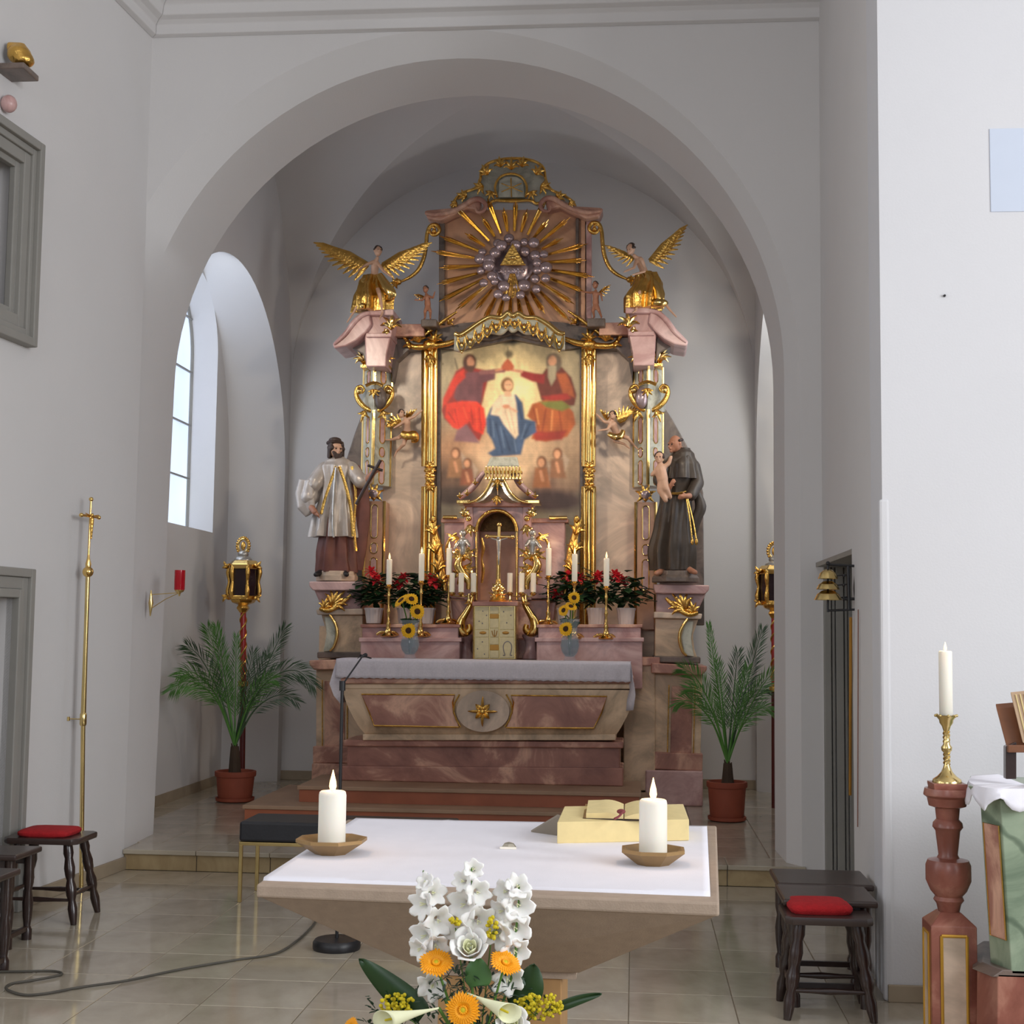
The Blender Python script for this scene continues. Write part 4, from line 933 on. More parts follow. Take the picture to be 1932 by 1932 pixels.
    mir(B().pbox(690, 628, 738, 636, 12.47, .4), k).mk('middle_moulding', MT['pink'], RT, bev=.008)
    mir(B().prism(pl([(656, 652), (692, 626), (692, 690), (684, 668)], 12.62), (0, .32, 0)), k).mk('soffit', MT['darkmarble'], RT, bev=.01)
    mir(B().pbox(740, 611, 800, 634, 12.7, .3), k).mk('link_frieze', MT['red'], RT, bev=.008)
    mir(B().prism(pl([(740, 640), (820, 640), (820, 655), (770, 660), (748, 680), (740, 720)], 12.8), (0, .2, 0)), k).mk('bracket', MT['darkmarble'], RT)
    b = B(); acan(b, P(738, 622, 12.5), math.radians(85), .16, 5, 1.0, .018, 0, .8); acan(b, P(734, 625, 12.5), math.radians(200), .07, 3, .8, .014)
    mir(b, k).mk('corner_leaf', MT['goldp'], RT, smooth=True)
    # console carrying the statue
    def fp(pts, Y, t2, nm, mt, bev=.01): mir(B().prism(pl(pts, Y), (0, t2, 0)), 0).mk(nm, MT[mt], RT, bev=bev)
YQ = 12.32
for k in (0, 1):
    XM = P(955, 1250, YQ).x
    def fp(pts, Y, t2, nm, mt, bev=.01):
        b = B().prism(pl(pts, Y), (0, t2, 0))
        if k: b.mirror(XM)
        return b.mk(nm, MT[mt], RT, bev=bev)
    def ft(pts, Y, r, nm='scroll', mt='gold', n=5):
        b = B().tube(sm(pl(pts, Y), n), r, 8)
        if k: b.mirror(XM)
        return b.mk(nm, MT[mt], RT, smooth=True)
    fp([(583, 1097), (684, 1097), (684, 1104), (680, 1114), (590, 1114), (583, 1106)], YQ-.05, .65, 'console_slab', 'pink')
    fp([(592, 1112), (682, 1112), (682, 1155), (610, 1155), (602, 1135)], YQ+.05, .55, 'console_neck', 'pink')
    fp([(596, 1150), (684, 1148), (684, 1160), (598, 1160)], YQ, .6, 'console_fillet', 'greym')
    fp([(606, 1160), (684, 1160), (684, 1232), (606, 1232), (612, 1215), (615, 1190)], YQ+.08, .5, 'console_body', 'brownm')
    fp([(612, 1164), (628, 1164), (634, 1195), (628, 1228), (610, 1230), (616, 1196)], YQ+.02, .06, 'console_face', 'silverm')
    ft([(622, 1160), (634, 1180), (636, 1200), (630, 1220), (622, 1228)], YQ+.0, [.012, .014, .015, .013, .008], 'gilt_scroll', 'goldp')
    ft([(603, 1148), (618, 1152), (634, 1146), (652, 1132), (662, 1122)], YQ-.02, [.015, .022, .02, .018, .012], 'gilt_scroll')
    b = B(); acan(b, P(625, 1145, YQ), math.radians(50), .20, 7, 1.3, .017); acan(b, P(612, 1150, YQ), math.radians(75), .12, 5, 1.0, .014)
    if k: b.mirror(XM)
    b.mk('acanthus', MT['gold'], RT, smooth=True)
    fp([(598, 1230), (684, 1230), (684, 1242), (598, 1242)], YQ+.02, .6, 'pedestal_fillet', 'darkmarble')
    fp([(583, 1246), (684, 1243), (684, 1262), (592, 1264), (583, 1254)], YQ-.06, .7, 'pedestal_slab', 'red')
    fp([(596, 1262), (690, 1262), (690, 1425), (596, 1425)], YQ+.08, .6, 'pedestal_shaft', 'brownm')
    fp([(612, 1285), (650, 1285), (650, 1408), (612, 1408)], YQ+.06, .05, 'pedestal_panel', 'red', .004)
    for x in (608, 655): ft([(x, 1283), (x, 1345), (x, 1410)], YQ+.055, .005, 'gilt_line')
    fp([(590, 1408), (692, 1408), (692, 1440), (590, 1440)], YQ+.03, .6, 'pedestal_base', 'red')
    b = B(); lo = P(588, 1440, YQ+.0); hi = P(692, 1440, YQ); b.bb((lo.x, YQ-.0, CZ), (hi.x, YQ+.6, lo.z))
    if k: b.mirror(XM)
    b.mk('pedestal_plinth', MT['pink' if k else 'red'], RT, bev=.012)
B().pbox(1176, 1250, 1236, 1492, YQ+.02, .5).mk('side_block', MT['brownm'], RT, bev=.01)
B().pbox(1206, 1240, 1245, 1256, YQ-.02, .5).mk('side_slab', MT['red'], RT, bev=.008)
# gilt frame of the painting
YF = 12.84
for k, (xa_, xb_) in enumerate(((799, 826), (1101, 1125))):
    for (y0, y1) in ((655, 880), (918, 1182)):
        dxb = -3 if y0 > 900 else 0
        for j, (u, rr_) in enumerate(((.14, .020), (.5, .034), (.86, .020))):
            x = xa_+(xb_-xa_)*u
            B().tube([P(x-(1 if y0 > 900 else 0), y0, YF+.01), P(x-(5 if k == 0 else 2) if y0 > 900 else x-2, y1, YF+.01)], rr_, 10).mk('gilt_bar', MT['goldp'], RT, smooth=True)
        B().tube([P(xa_, y0, YF+.05), P(xa_+(0 if y0 < 900 else -4), y1, YF+.05)], .02, 4).mk('gilt_back', MT['gold'], RT)
    b = B(); x = (xa_+xb_)/2-1
    for yy in (882, 900, 916):
        for a in (60, 120, 240, 300): acan(b, P(x, yy, YF-.03), math.radians(a), .075, 3, .8, .013)
    b.ell(P(x, 905, YF-.04), (.045, .04, .04)).ell(P(x, 888, YF-.03), (.06, .035, .025)).ell(P(x, 918, YF-.03), (.05, .035, .02))
    b.mk('gilt_knot', MT['gold'], RT, smooth=True)
    b = B()
    acan(b, P(x, 668, YF-.04), math.radians(-90), .13, 5, .7, .016); acan(b, P(x, 660, YF-.05), math.radians(90), .11, 5, 1.8, .017)
    b.ell(P(x, 650, YF-.05), (.07, .05, .05)); b.mk('gilt_capital', MT['gold'], RT, smooth=True)
# top scroll bars
for k in (0, 1):
    def mt_(b, nm, m2='gold'):
        if k: b.mirror(XC)
        b.mk(nm, MT[m2], RT, smooth=True)
    mt_(B().tube(sm(pl([(766, 640), (775, 652), (792, 655), (820, 652), (845, 648), (868, 640)], YF-.05), 5), [.018, .024, .028, .03, .028, .02], 8), 'gilt_scroll')
    mt_(B().tube(sm(pl([(766, 640), (760, 632), (766, 627), (773, 632)], YF-.06), 5), [.02, .018, .014, .01], 8), 'scroll_end')
    mt_(B().tube(sm(pl([(792, 640), (806, 628), (820, 618), (836, 606), (850, 596), (862, 588)], YF-.05), 5), [.02, .02, .018, .018, .014, .010], 8), 'gilt_scroll')
    b = B(); acan(b, P(790, 645, YF-.07), math.radians(100), .12, 5, 1.6, .016); acan(b, P(820, 645, YF-.07), math.radians(80), .12, 5, 1.6, .016); acan(b, P(775, 650, YF-.06), math.radians(200), .08, 3, 1.2, .013)
    acan(b, P(845, 612, YF-.06), math.radians(40), .09, 3, .9, .012)
    mt_(b, 'acanthus')
    B_ = B().prism(pl([(738, 632), (812, 625), (870, 610), (967, 600), (967, 640), (870, 660), (826, 656), (780, 655)], YF+.0), (0, .12, 0))
    if k: B_.mirror(XC)
    B_.mk('canopy_board', MT['greenm'] if 0 else MT['darkmarble'], RT)
# canopy with lambrequin
can = [(858, 629), (868, 632), (882, 624), (905, 608), (925, 598), (945, 600), (958, 590), (968, 596), (978, 591), (992, 599), (1012, 600), (1034, 612), (1054, 628), (1066, 629)]
B().tube(sm(pl(can, YF-.22), 5), [.020, .026, .024, .022, .022, .024, .024, .026, .024, .022, .022, .024, .026, .018], 8).mk('canopy_moulding', MT['goldp'], RT, smooth=True)
rr = []
cs = sm([Vector((a, b3, 0)) for a, b3 in can], 5)
for y, d in ((YF-.20, 4), (YF-.18, 26), (YF-.16, 30)): rr.append([P(p.x, p.y+d, y) for p in cs])
o = B().loft(rr, cap=False, close=False).mk('canopy_valance', MT['silverm'], RT, smooth=True); m = o.modifiers.new('s', 'SOLIDIFY'); m.thickness = .02
for i, (x, y, h) in enumerate(((871, 636, 26), (887, 633, 20), (903, 622, 22), (919, 611, 22), (936, 606, 18), (954, 602, 14), (971, 602, 14), (989, 606, 18), (1006, 608, 22), (1022, 618, 22), (1037, 628, 22), (1055, 634, 26))):
    b = B(); pts = pl([(x-7, y), (x-8, y+h*.5), (x-4, y+h*.9), (x, y+h), (x+4, y+h*.9), (x+8, y+h*.5), (x+7, y)], YF-.225)
    b.tube(sm(pts, 3), .010, 6); b.ell(P(x, y+h*.55, YF-.225), (.014, .012, .03)).ell(P(x, y+h+2, YF-.225), (.012, .012, .014))
    b.tube(pl([(x-5, y+4), (x-3, y+h*.6)], YF-.22), .006, 5).tube(pl([(x+5, y+4), (x+3, y+h*.6)], YF-.22), .006, 5)
    b.mk('tassel', MT['goldp'] if i in (0, 1, 11, 10) else MT['gold'], RT, smooth=True)
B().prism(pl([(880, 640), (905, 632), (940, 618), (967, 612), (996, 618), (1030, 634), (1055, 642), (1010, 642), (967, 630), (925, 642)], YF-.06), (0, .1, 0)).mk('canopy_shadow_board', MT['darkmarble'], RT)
# upper storey
YU = 12.92
ust = [(836, 415), (842, 404), (860, 396), (1085, 396), (1100, 404), (1104, 415), (1108, 625), (826, 625)]
B().prism(pl(ust, YU), (0, .2, 0)).mk('upper_panel', MT['tanm'], RT)
for x0, x1, m2 in ((828, 839, 'darkmarble'), (1086, 1092, 'darkmarble'), (1096, 1104, 'tanm'), (1106, 1116, 'pink')):
    B().pbox(x0, 412, x1, 612, YU-.05, .2).mk('upper_pilaster', MT[m2], RT, bev=.006)
for k in (0, 1):
    b = B().prism(pl([(800, 398), (806, 412), (832, 416), (866, 400), (880, 392), (905, 398), (908, 380), (890, 372), (872, 382), (850, 392), (806, 396)], YU-.16), (0, .22, 0))
    if k: b.mirror(XC)
    b.mk('broken_pediment', MT['red'], RT, bev=.015)
    b = B().tube(sm(pl([(802, 402), (826, 405), (850, 400), (872, 390), (890, 378), (905, 376), (916, 386), (912, 398), (901, 400), (897, 391)], YU-.18), 4), [.014, .02, .024, .024, .026, .026, .022, .018, .014, .010], 8)
    if k: b.mirror(XC)
    b.mk('pediment_scroll', MT['red'], RT, smooth=True)
    b = B(); pts = [(822, 432), (815, 428), (810, 434), (816, 443), (824, 442), (829, 434), (824, 425), (812, 426), (806, 440), (804, 460), (800, 485), (790, 508), (775, 522), (757, 531)]
    b.tube(sm(pl(pts, YU-.05), 4), [.010, .012, .014, .016, .018, .02, .02, .018, .018, .02, .02, .02, .018, .012], 8); acan(b, P(750, 535, YU-.06), math.radians(180), .08, 5, 2.2, .014); b.ell(P(752, 532, YU-.06), .03)
    b.ell(P(819, 436, YU-.06), .022)
    if k: b.mirror(XC)
    b.mk('side_volute', MT['gold'], RT, smooth=True)
# crest
cr = [(852, 394), (858, 378), (872, 364), (895, 356), (906, 340), (908, 322), (922, 308), (945, 301), (965, 299), (990, 300), (1012, 306), (1026, 318), (1030, 340), (1040, 358), (1062, 368), (1080, 380), (1084, 392), (1060, 386), (1035, 380), (1012, 384), (998, 378), (936, 378), (922, 384), (902, 376), (878, 384), (862, 396)]
B().prism(pl(cr, YU-.12), (0, .1, 0)).mk('crest', MT['silverm'], RT, bev=.01)
B().tube(sm(pl(cr, YU-.13), 3), .014, 6, closed=True).mk('crest_rim', MT['gold'], RT, smooth=True)
B().prism(pl([(941, 340), (955, 333), (975, 333), (988, 342), (990, 372), (940, 372)], YU-.16), (0, .05, 0)).mk('crest_tablet', MT['silverm'], RT, bev=.006)
B().tube(pl([(964, 336), (965, 372)], YU-.165), .006, 6).tube(pl([(946, 346), (986, 362)], YU-.165), .005, 6).tube(pl([(984, 346), (946, 362)], YU-.165), .005, 6).mk('crest_cross', MT['gold'], RT)
B().tube(pl([(935, 378), (965, 380), (996, 378)], YU-.17), .012, 6).tube(sm(pl([(938, 372), (934, 352), (944, 334), (964, 328), (984, 334), (994, 352), (992, 372)], YU-.165), 3), .012, 6).mk('tablet_rim', MT['gold'], RT, smooth=True)
rnd = random.Random(3)
for (x, y, a, L) in ((920, 330, 120, .11), (1012, 330, 60, .11), (912, 352, 200, .12), (1020, 352, -20, .12), (945, 315, 100, .10), (985, 315, 80, .10), (965, 320, 90, .12), (928, 362, 250, .09), (1002, 362, 290, .09), (880, 372, 160, .10), (1050, 374, 20, .10), (862, 384, 200, .07), (1074, 384, -20, .07)):
    acan(B(), P(x, y, YU-.16), math.radians(a), L, 5, 1.7, .013).mk('crest_leaf', MT['gold'], RT, smooth=True)
# glory of rays and clouds
GC = (967, 498)
for i in range(30):
    a = math.radians(i*12+3); ca, sa = math.cos(a), math.sin(a)
    r0 = 62; r1 = 140+16*((i*7) % 3)/2
    if 225 < math.degrees(a) < 315: r1 = 122-10*((i) % 2)
    if sa > .25: r1 = min(r1, 124/max(.62, abs(sa)) if i % 2 else 108)
    if i in (5, 25): pass
    b = B()
    for u, l in ((-1, .93), (0, 1.0), (1, .93)):
        w0, w1 = 1.2, 3.3
        p0 = (GC[0]+ca*r0-sa*u*w0, GC[1]-sa*r0-ca*u*w0); p1 = (GC[0]+ca*r1*l*.93-sa*u*w1, GC[1]-sa*r1*l*.93-ca*u*w1); p2 = (GC[0]+ca*r1*l-sa*u*w1, GC[1]-sa*r1*l-ca*u*w1)
        b.tube([P(*p0, YU-.10), P(*p1, YU-.16), P(*p2, YU-.165)], [.006, .0085, .002], 4)
    b.mk('ray', MT['goldp'], RT)
rnd = random.Random(11)
for i in range(30):
    a = 2*math.pi*i/30+rnd.uniform(-.1, .1); rr_ = (54, 40)[i % 2]+rnd.uniform(-4, 5); 
    x, y = GC[0]+math.cos(a)*rr_*1.15, GC[1]-math.sin(a)*rr_*.98+6
    rad = rnd.uniform(.036, .056)
    B().ell(P(x, y, YU-.20-rnd.uniform(0, .04)), (rad*1.1, rad*.7, rad)).mk('cloud', MT['cloudm'], RT, smooth=True)
B().ell(P(967, 500, YU-.09), (.2, .05, .2)).mk('cloud_back', MT['cloudm'], RT, smooth=True)
B().prism(pl([(967, 458), (943, 500), (992, 500)], YU-.26), (0, .03, 0)).mk('triangle', MT['gold'], RT, bev=.006)
B().ell(P(967, 486, YU-.265), (.035, .012, .018)).mk('eye', MT['goldp'], RT, smooth=True)
b = B()
for i in range(7): b.ell(P(946+7*i, 511, YU-.26), (.015, .012, .02), nu=8, nv=6)
b.mk('cloud_fringe', MT['cloudm'], RT, smooth=True)
for i in range(5): B().tube(pl([(967+(i-2)*2, 516), (967+(i-2)*7, 562-3*abs(i-2))], YU-.22), [.006, .016], 6).mk('lower_ray', MT['gold'], RT)
# ---- the altar painting
def paint():
    W_, H_ = 190, 330; x0, x1, y0, y1 = 820., 1102., 632., 1100.
    X, Y = np.meshgrid(np.linspace(x0, x1, W_), np.linspace(y0, y1, H_)); im = np.zeros((H_, W_, 3))
    C = lambda r, g, b2: np.array(sg(r, g, b2))
    im[:] = C(150, 136, 110)
    def mixm(m, c): im[:] = im*(1-m[..., None])+C(*c)*m[..., None]
    def el(cx, cy, rx, ry, c, soft=.15, a=1, rot=0):
        ca, sa = math.cos(rot), math.sin(rot); u = ((X-cx)*ca+(Y-cy)*sa)/rx; v = (-(X-cx)*sa+(Y-cy)*ca)/ry
        d = np.sqrt(u*u+v*v); mixm(np.clip((1+soft/2-d)/soft, 0, 1)*a, c)
    def po(pts, c, soft=1.5, a=1):
        n_ = len(pts); ins = np.zeros(X.shape, bool); dm = np.full(X.shape, 1e9)
        for i in range(n_):
            xa, ya = pts[i]; xb2, yb2 = pts[(i+1) % n_]
            cnd = ((ya > Y) != (yb2 > Y)) & (X < (xb2-xa)*(Y-ya)/((yb2-ya) or 1e-9)+xa); ins ^= cnd
            dx, dy = xb2-xa, yb2-ya; t_ = np.clip(((X-xa)*dx+(Y-ya)*dy)/(dx*dx+dy*dy+1e-9), 0, 1); dm = np.minimum(dm, np.hypot(X-xa-t_*dx, Y-ya-t_*dy))
        sd = np.where(ins, dm, -dm); mixm(np.clip(.5+sd/soft, 0, 1)*a, c)
    def st_(pts, w, c, a=1):
        dm = np.full(X.shape, 1e9)
        for i in range(len(pts)-1):
            xa, ya = pts[i]; xb2, yb2 = pts[i+1]; dx, dy = xb2-xa, yb2-ya
            t_ = np.clip(((X-xa)*dx+(Y-ya)*dy)/(dx*dx+dy*dy+1e-9), 0, 1); dm = np.minimum(dm, np.hypot(X-xa-t_*dx, Y-ya-t_*dy))
        mixm(np.clip((w/2+.8-dm)/1.6, 0, 1)*a, c)
    # heaven: warm glow behind, dusk cloud below
    el(960, 700, 150, 90, (176, 158, 124), 1.2); el(957, 745, 75, 80, (226, 198, 138), 1.1); el(957, 745, 45, 55, (238, 214, 156), 1.0)
    el(875, 860, 80, 60, (176, 132, 98), 1.0); el(1040, 870, 70, 60, (186, 150, 116), 1.0); el(955, 880, 70, 50, (214, 180, 142), 1.0)
    el(862, 905, 50, 40, (108, 82, 64), .7); el(1050, 915, 55, 38, (120, 92, 76), .7); el(1075, 860, 30, 60, (160, 132, 104), .9)
    po([(820, 930), (870, 960), (960, 975), (1060, 950), (1102, 920), (1102, 1100), (820, 1100)], (128, 116, 96), 14)
    el(855, 935, 45, 18, (76, 60, 50), .6); el(1040, 945, 70, 20, (78, 60, 54), .7)
    # left figure: red mantle over violet tunic
    po([(876, 690), (860, 700), (850, 722), (838, 752), (833, 775), (838, 790), (856, 808), (872, 812), (905, 832), (918, 800), (908, 770), (925, 700)], (150, 44, 34), 3)
    po([(884, 700), (905, 702), (935, 704), (934, 716), (912, 722), (908, 760), (870, 766), (856, 750), (862, 722)], (112, 66, 70), 3)
    po([(862, 704), (850, 722), (836, 752), (835, 770), (846, 758), (862, 728), (878, 712), (876, 696)], (204, 52, 32), 3)
    po([(842, 762), (872, 756), (900, 758), (914, 770), (917, 795), (912, 820), (894, 812), (886, 795), (870, 812), (854, 806), (840, 788)], (222, 58, 34), 3)
    for pts in ([(858, 772), (866, 806)], [(888, 765), (892, 800)], [(904, 770), (908, 812)], [(846, 778), (860, 800)]): st_(pts, 2.5, (160, 30, 22), .7)
    for pts in ([(874, 768), (882, 792)], [(898, 770), (900, 808)]): st_(pts, 2, (244, 92, 54), .7)
    po([(862, 812), (880, 800), (900, 828), (905, 836), (856, 832)], (132, 92, 96), 4)
    st_([(908, 703), (935, 700), (950, 699)], 8, (142, 88, 84)); st_([(936, 699), (950, 695)], 5, (206, 140, 104))
    el(886, 684, 13, 17, (82, 46, 32), .3); el(888, 683, 7, 10, (198, 138, 104), .3); po([(880, 690), (896, 690), (892, 702), (884, 702)], (86, 50, 36), 2); st_([(858, 676), (863, 696)], 2, (70, 56, 40))
    # right figure: old bearded man, red sleeves, orange mantle
    po([(1030, 695), (1060, 692), (1078, 712), (1088, 745), (1084, 765), (1030, 770), (1020, 752), (1012, 722)], (104, 50, 38), 3)
    po([(982, 698), (1010, 704), (1028, 706), (1026, 724), (1004, 720), (982, 710)], (142, 44, 40), 3); st_([(966, 698), (984, 701)], 5, (204, 140, 108))
    po([(1050, 705), (1068, 704), (1080, 730), (1084, 750), (1062, 742)], (164, 84, 46), 4); po([(1022, 748), (1070, 742), (1078, 752), (1040, 762)], (156, 50, 40), 4)
    po([(1004, 762), (1030, 754), (1068, 762), (1082, 778), (1086, 800), (1070, 824), (1030, 834), (1002, 828), (1012, 800), (994, 785)], (166, 86, 42), 3)
    po([(1018, 758), (1060, 756), (1078, 768), (1060, 776), (1030, 768)], (112, 112, 50), 4)
    for pts in ([(1006, 770), (1016, 810)], [(1030, 772), (1022, 820)], [(1055, 775), (1060, 815)]): st_(pts, 3, (126, 50, 28), .7)
    for pts in ([(1012, 772), (1016, 800)], [(1042, 775), (1040, 812)]): st_(pts, 3, (216, 146, 84), .7)
    po([(1004, 812), (1030, 815), (1070, 812), (1060, 830), (1010, 832)], (146, 50, 36), 5)
    el(1045, 684, 15, 19, (104, 88, 72), .3); el(1042, 681, 8, 10, (192, 140, 106), .3); po([(1034, 690), (1050, 690), (1048, 715), (1040, 728), (1034, 712)], (158, 144, 116), 3)
    # crown and dove
    el(958, 692, 12, 8, (168, 66, 48), .3); po([(948, 698), (968, 698), (966, 684), (958, 676), (950, 684)], (186, 92, 58), 2); el(960, 668, 8, 7, (110, 96, 70), .8); st_([(958, 655), (958, 676)], 2, (96, 84, 62)); el(963, 640, 22, 10, (52, 46, 36), .8)
    # woman in the middle: cream dress, blue mantle
    po([(944, 746), (974, 744), (986, 760), (990, 790), (1010, 795), (1012, 815), (990, 830), (983, 858), (930, 862), (920, 855), (934, 846), (928, 830), (918, 815), (917, 790), (925, 770)], (66, 84, 112), 3)
    po([(946, 744), (970, 742), (974, 762), (976, 790), (978, 820), (972, 828), (950, 800), (942, 785), (926, 782), (930, 762)], (226, 200, 166), 3)
    for pts in ([(952, 770), (964, 812)], [(962, 772), (972, 818)]): st_(pts, 2, (190, 158, 126), .8)
    for pts in ([(936, 800), (948, 855)], [(950, 812), (962, 850)], [(924, 790), (926, 822)], [(1000, 800), (988, 825)], [(978, 760), (984, 790)]): st_(pts, 2.5, (40, 52, 78), .8)
    for pts in ([(944, 805), (952, 845)], [(930, 795), (932, 825)], [(992, 800), (984, 828)], [(970, 830), (974, 852)]): st_(pts, 2, (116, 136, 160), .7)
    st_([(936, 775), (952, 768)], 6, (228, 196, 160)); el(955, 767, 7, 4, (206, 140, 104), .4); st_([(962, 770), (974, 776)], 5, (212, 164, 130))
    el(957, 727, 12, 15, (126, 84, 48), .3); el(959, 727, 8, 10, (220, 166, 124), .3); po([(952, 738), (964, 738), (965, 748), (951, 748)], (216, 166, 128), 2)
    st_([(955, 726), (957, 726)], 1.2, (80, 50, 40)); st_([(961, 726), (963, 726)], 1.2, (80, 50, 40))
    # praying angels in the clouds
    for (x, y, s2, c) in ((860, 855, 1, (196, 140, 96)), (882, 874, .9, (176, 104, 72)), (1022, 872, 1.05, (190, 122, 76)), (1052, 856, 1, (176, 122, 86))):
        po([(x-12*s2, y+10), (x+10*s2, y+10), (x+16*s2, y+46*s2), (x-16*s2, y+46*s2)], tuple(int(v*.8) for v in c), 5); el(x, y, 9*s2, 11*s2, (110, 66, 40), .4); el(x-1, y+1, 6*s2, 8*s2, (214, 156, 116), .4)
        st_([(x-2, y+18), (x+2, y+34)], 6*s2, (206, 146, 108), .8); po([(x+10*s2, y-2), (x+22*s2, y+12), (x+14*s2, y+34)], (182, 160, 138), 4, .7)
    rs = np.random.RandomState(2)
    for _ in range(2):
        q = np.pad(im, ((1, 1), (1, 1), (0, 0)), 'edge'); im[:] = (q[1:-1, 1:-1]*2+q[:-2, 1:-1]+q[2:, 1:-1]+q[1:-1, :-2]+q[1:-1, 2:])/6
    def field(nx_, ny_):
        g = rs.rand(ny_+1, nx_+1); u = np.linspace(0, nx_-1e-6, W_); v = np.linspace(0, ny_-1e-6, H_); iu, iv = u.astype(int), v.astype(int); fu, fv = u-iu, (v-iv)[:, None]; fu = fu*fu*(3-2*fu); fv = fv*fv*(3-2*fv)
        return (g[iv][:, iu]*(1-fu)+g[iv][:, iu+1]*fu)*(1-fv)+(g[iv+1][:, iu]*(1-fu)+g[iv+1][:, iu+1]*fu)*fv
    sh = field(12, 18)*.5+field(34, 22)*.35+field(60, 70)*.15
    im[:] *= (.80+1.0*sh)[..., None]*1.12; im[:] *= (1+.05*rs.randn(H_, 1, 1)*.4+.05*rs.randn(H_, W_, 1)*.5); np.clip(im, 0, 1, im)
    Yp_ = YB-.035; b = B(); b.v = [P(X[j, i], Y[j, i], Yp_) for j in range(H_) for i in range(W_)]
    b.f = [(j*W_+i, (j+1)*W_+i, (j+1)*W_+i+1, j*W_+i+1) for j in range(H_-1) for i in range(W_-1)]
    m2, nt2, p2 = newmat('oil_painting'); vc = N(nt2, 'ShaderNodeVertexColor', layer_name='paint'); nt2.links.new(vc.outputs[0], p2.inputs['Base Color']); p2.inputs['Roughness'].default_value = .42
    t = T('altar_painting', P(960, 1100, Yp_), 'large oil painting of three robed figures and a crown inside the gilt frame', 'painting')
    o = b.mk('canvas', m2, t); ca = o.data.color_attributes.new('paint', 'FLOAT_COLOR', 'POINT')
    ca.data.foreach_set('color', np.concatenate([im, np.ones((H_, W_, 1))], 2).astype(np.float32).ravel())
    B().pbox(821, 640, 1101, 1100, Yp_+.004, .025).mk('stretcher_board', MT['dwood'], t)
    for x0_, x1_ in ((824, 831), (1094, 1100)): B().pbox(x0_, 655, x1_, 1100, Yp_-.02, .02).mk('frame_shadow_strip', MT['darkmarble'], t, bev=.004)  # dark strips stand in for the gilt frame's shade along the canvas edges
paint()
# ================================================================== STATUES, ANGELS, PUTTI
def hand(b, c, d, n_, s):                # palm, four fingers and thumb; d = pointing direction, n_ = side direction
    d = Vector(d).normalized(); n_ = Vector(n_); n_ = (n_-d*n_.dot(d)).normalized(); up_ = d.cross(n_)
    b.cap(c, .42*s, c+d*.55*s, .40*s, 8)
    for k, L in enumerate((.62, .75, .70, .52)):
        o = c+d*.6*s+n_*(k-1.5)*.26*s; b.cap(o, .13*s, o+d*L*s*.6, .12*s, 6); b.cap(o+d*L*s*.6, .12*s, o+d*L*s*.95+up_*.25*s, .09*s, 6)
    o = c+n_*.40*s; b.cap(o, .15*s, o+(d*.5+n_*.45)*s*.8, .11*s, 6)
def head(t, c, r, face, mat, hairmat, beard=False, hair='short', tilt=0):
    c = Vector(c); f = Vector(face).normalized(); sd = Vector((-f.y, f.x, 0)).normalized(); u = Vector((0, 0, 1))
    b = B(); b.ell(c, (r*.80, r*.86, r*1.08), nu=16, nv=12).ell(c+f*r*.35-u*r*.45, (r*.52, r*.52, r*.52))
    b.cap(c+f*r*.80+u*r*.12, r*.12, c+f*r*1.02-u*r*.16, r*.15, 8)                      # nose
    b.ell(c+f*r*.80-u*r*.42, (r*.24, r*.24, r*.09)); b.ell(c+f*r*.66-u*r*.75, r*.22)      # mouth, chin
    for k in (-1, 1): b.ell(c+sd*k*r*.84+u*r*.02-f*r*.05, (r*.13, r*.16, r*.24)); b.ell(c+f*r*.72+sd*k*r*.32+u*r*.28, (r*.22, r*.2, r*.09))
    b.mk('head', mat, t, smooth=True, rem=max(.0035, r*.06))
    for k in (-1, 1): B().ell(c+f*r*.80+sd*k*r*.30+u*r*.10, (r*.12, r*.12, r*.09), nu=8, nv=6).mk('eye', MT['hair'], t, smooth=True)
    h = B()
    rnd = random.Random(int(r*1e5))
    for i in range(34):
        a = rnd.uniform(-2.2, 2.2); el_ = rnd.uniform(.0, 1.5)
        p = (-f*math.cos(a)+sd*math.sin(a))*math.cos(el_)*r*.80+u*math.sin(el_)*r*.98
        if p.dot(f) > r*.45 and p.z < r*.6: continue
        h.ell(c+p+u*r*.05, r*(.28 if hair != 'long' else .32), nu=8, nv=6)
    if hair == 'long':
        for i in range(14):
            a = -1.7+3.4*i/13; h.cap(c+(-f*math.cos(a)+sd*math.sin(a))*r*.82+u*r*.1, r*.24, c+(-f*math.cos(a)+sd*math.sin(a))*r*.9-u*r*1.0, r*.18, 7)
    if hair == 'tonsure': h = B(); [h.ell(c+(-f*math.cos(a)+sd*math.sin(a))*r*.84+u*r*.38, r*.22, nu=8, nv=6) for a in [i*.4 for i in range(-4, 5)]]
    h.mk('hair', hairmat, t, smooth=True, rem=r*.09)
    if beard:
        g = B(); 
        for k in range(-3, 4): g.cap(c+f*r*(.74-.05*abs(k))+sd*k*r*.19-u*r*(.55-.07*abs(k)), r*.18, c+f*r*.72+sd*k*r*.1-u*r*1.2, r*.1, 7)
        g.mk('beard', hairmat, t, smooth=True, rem=r*.09)
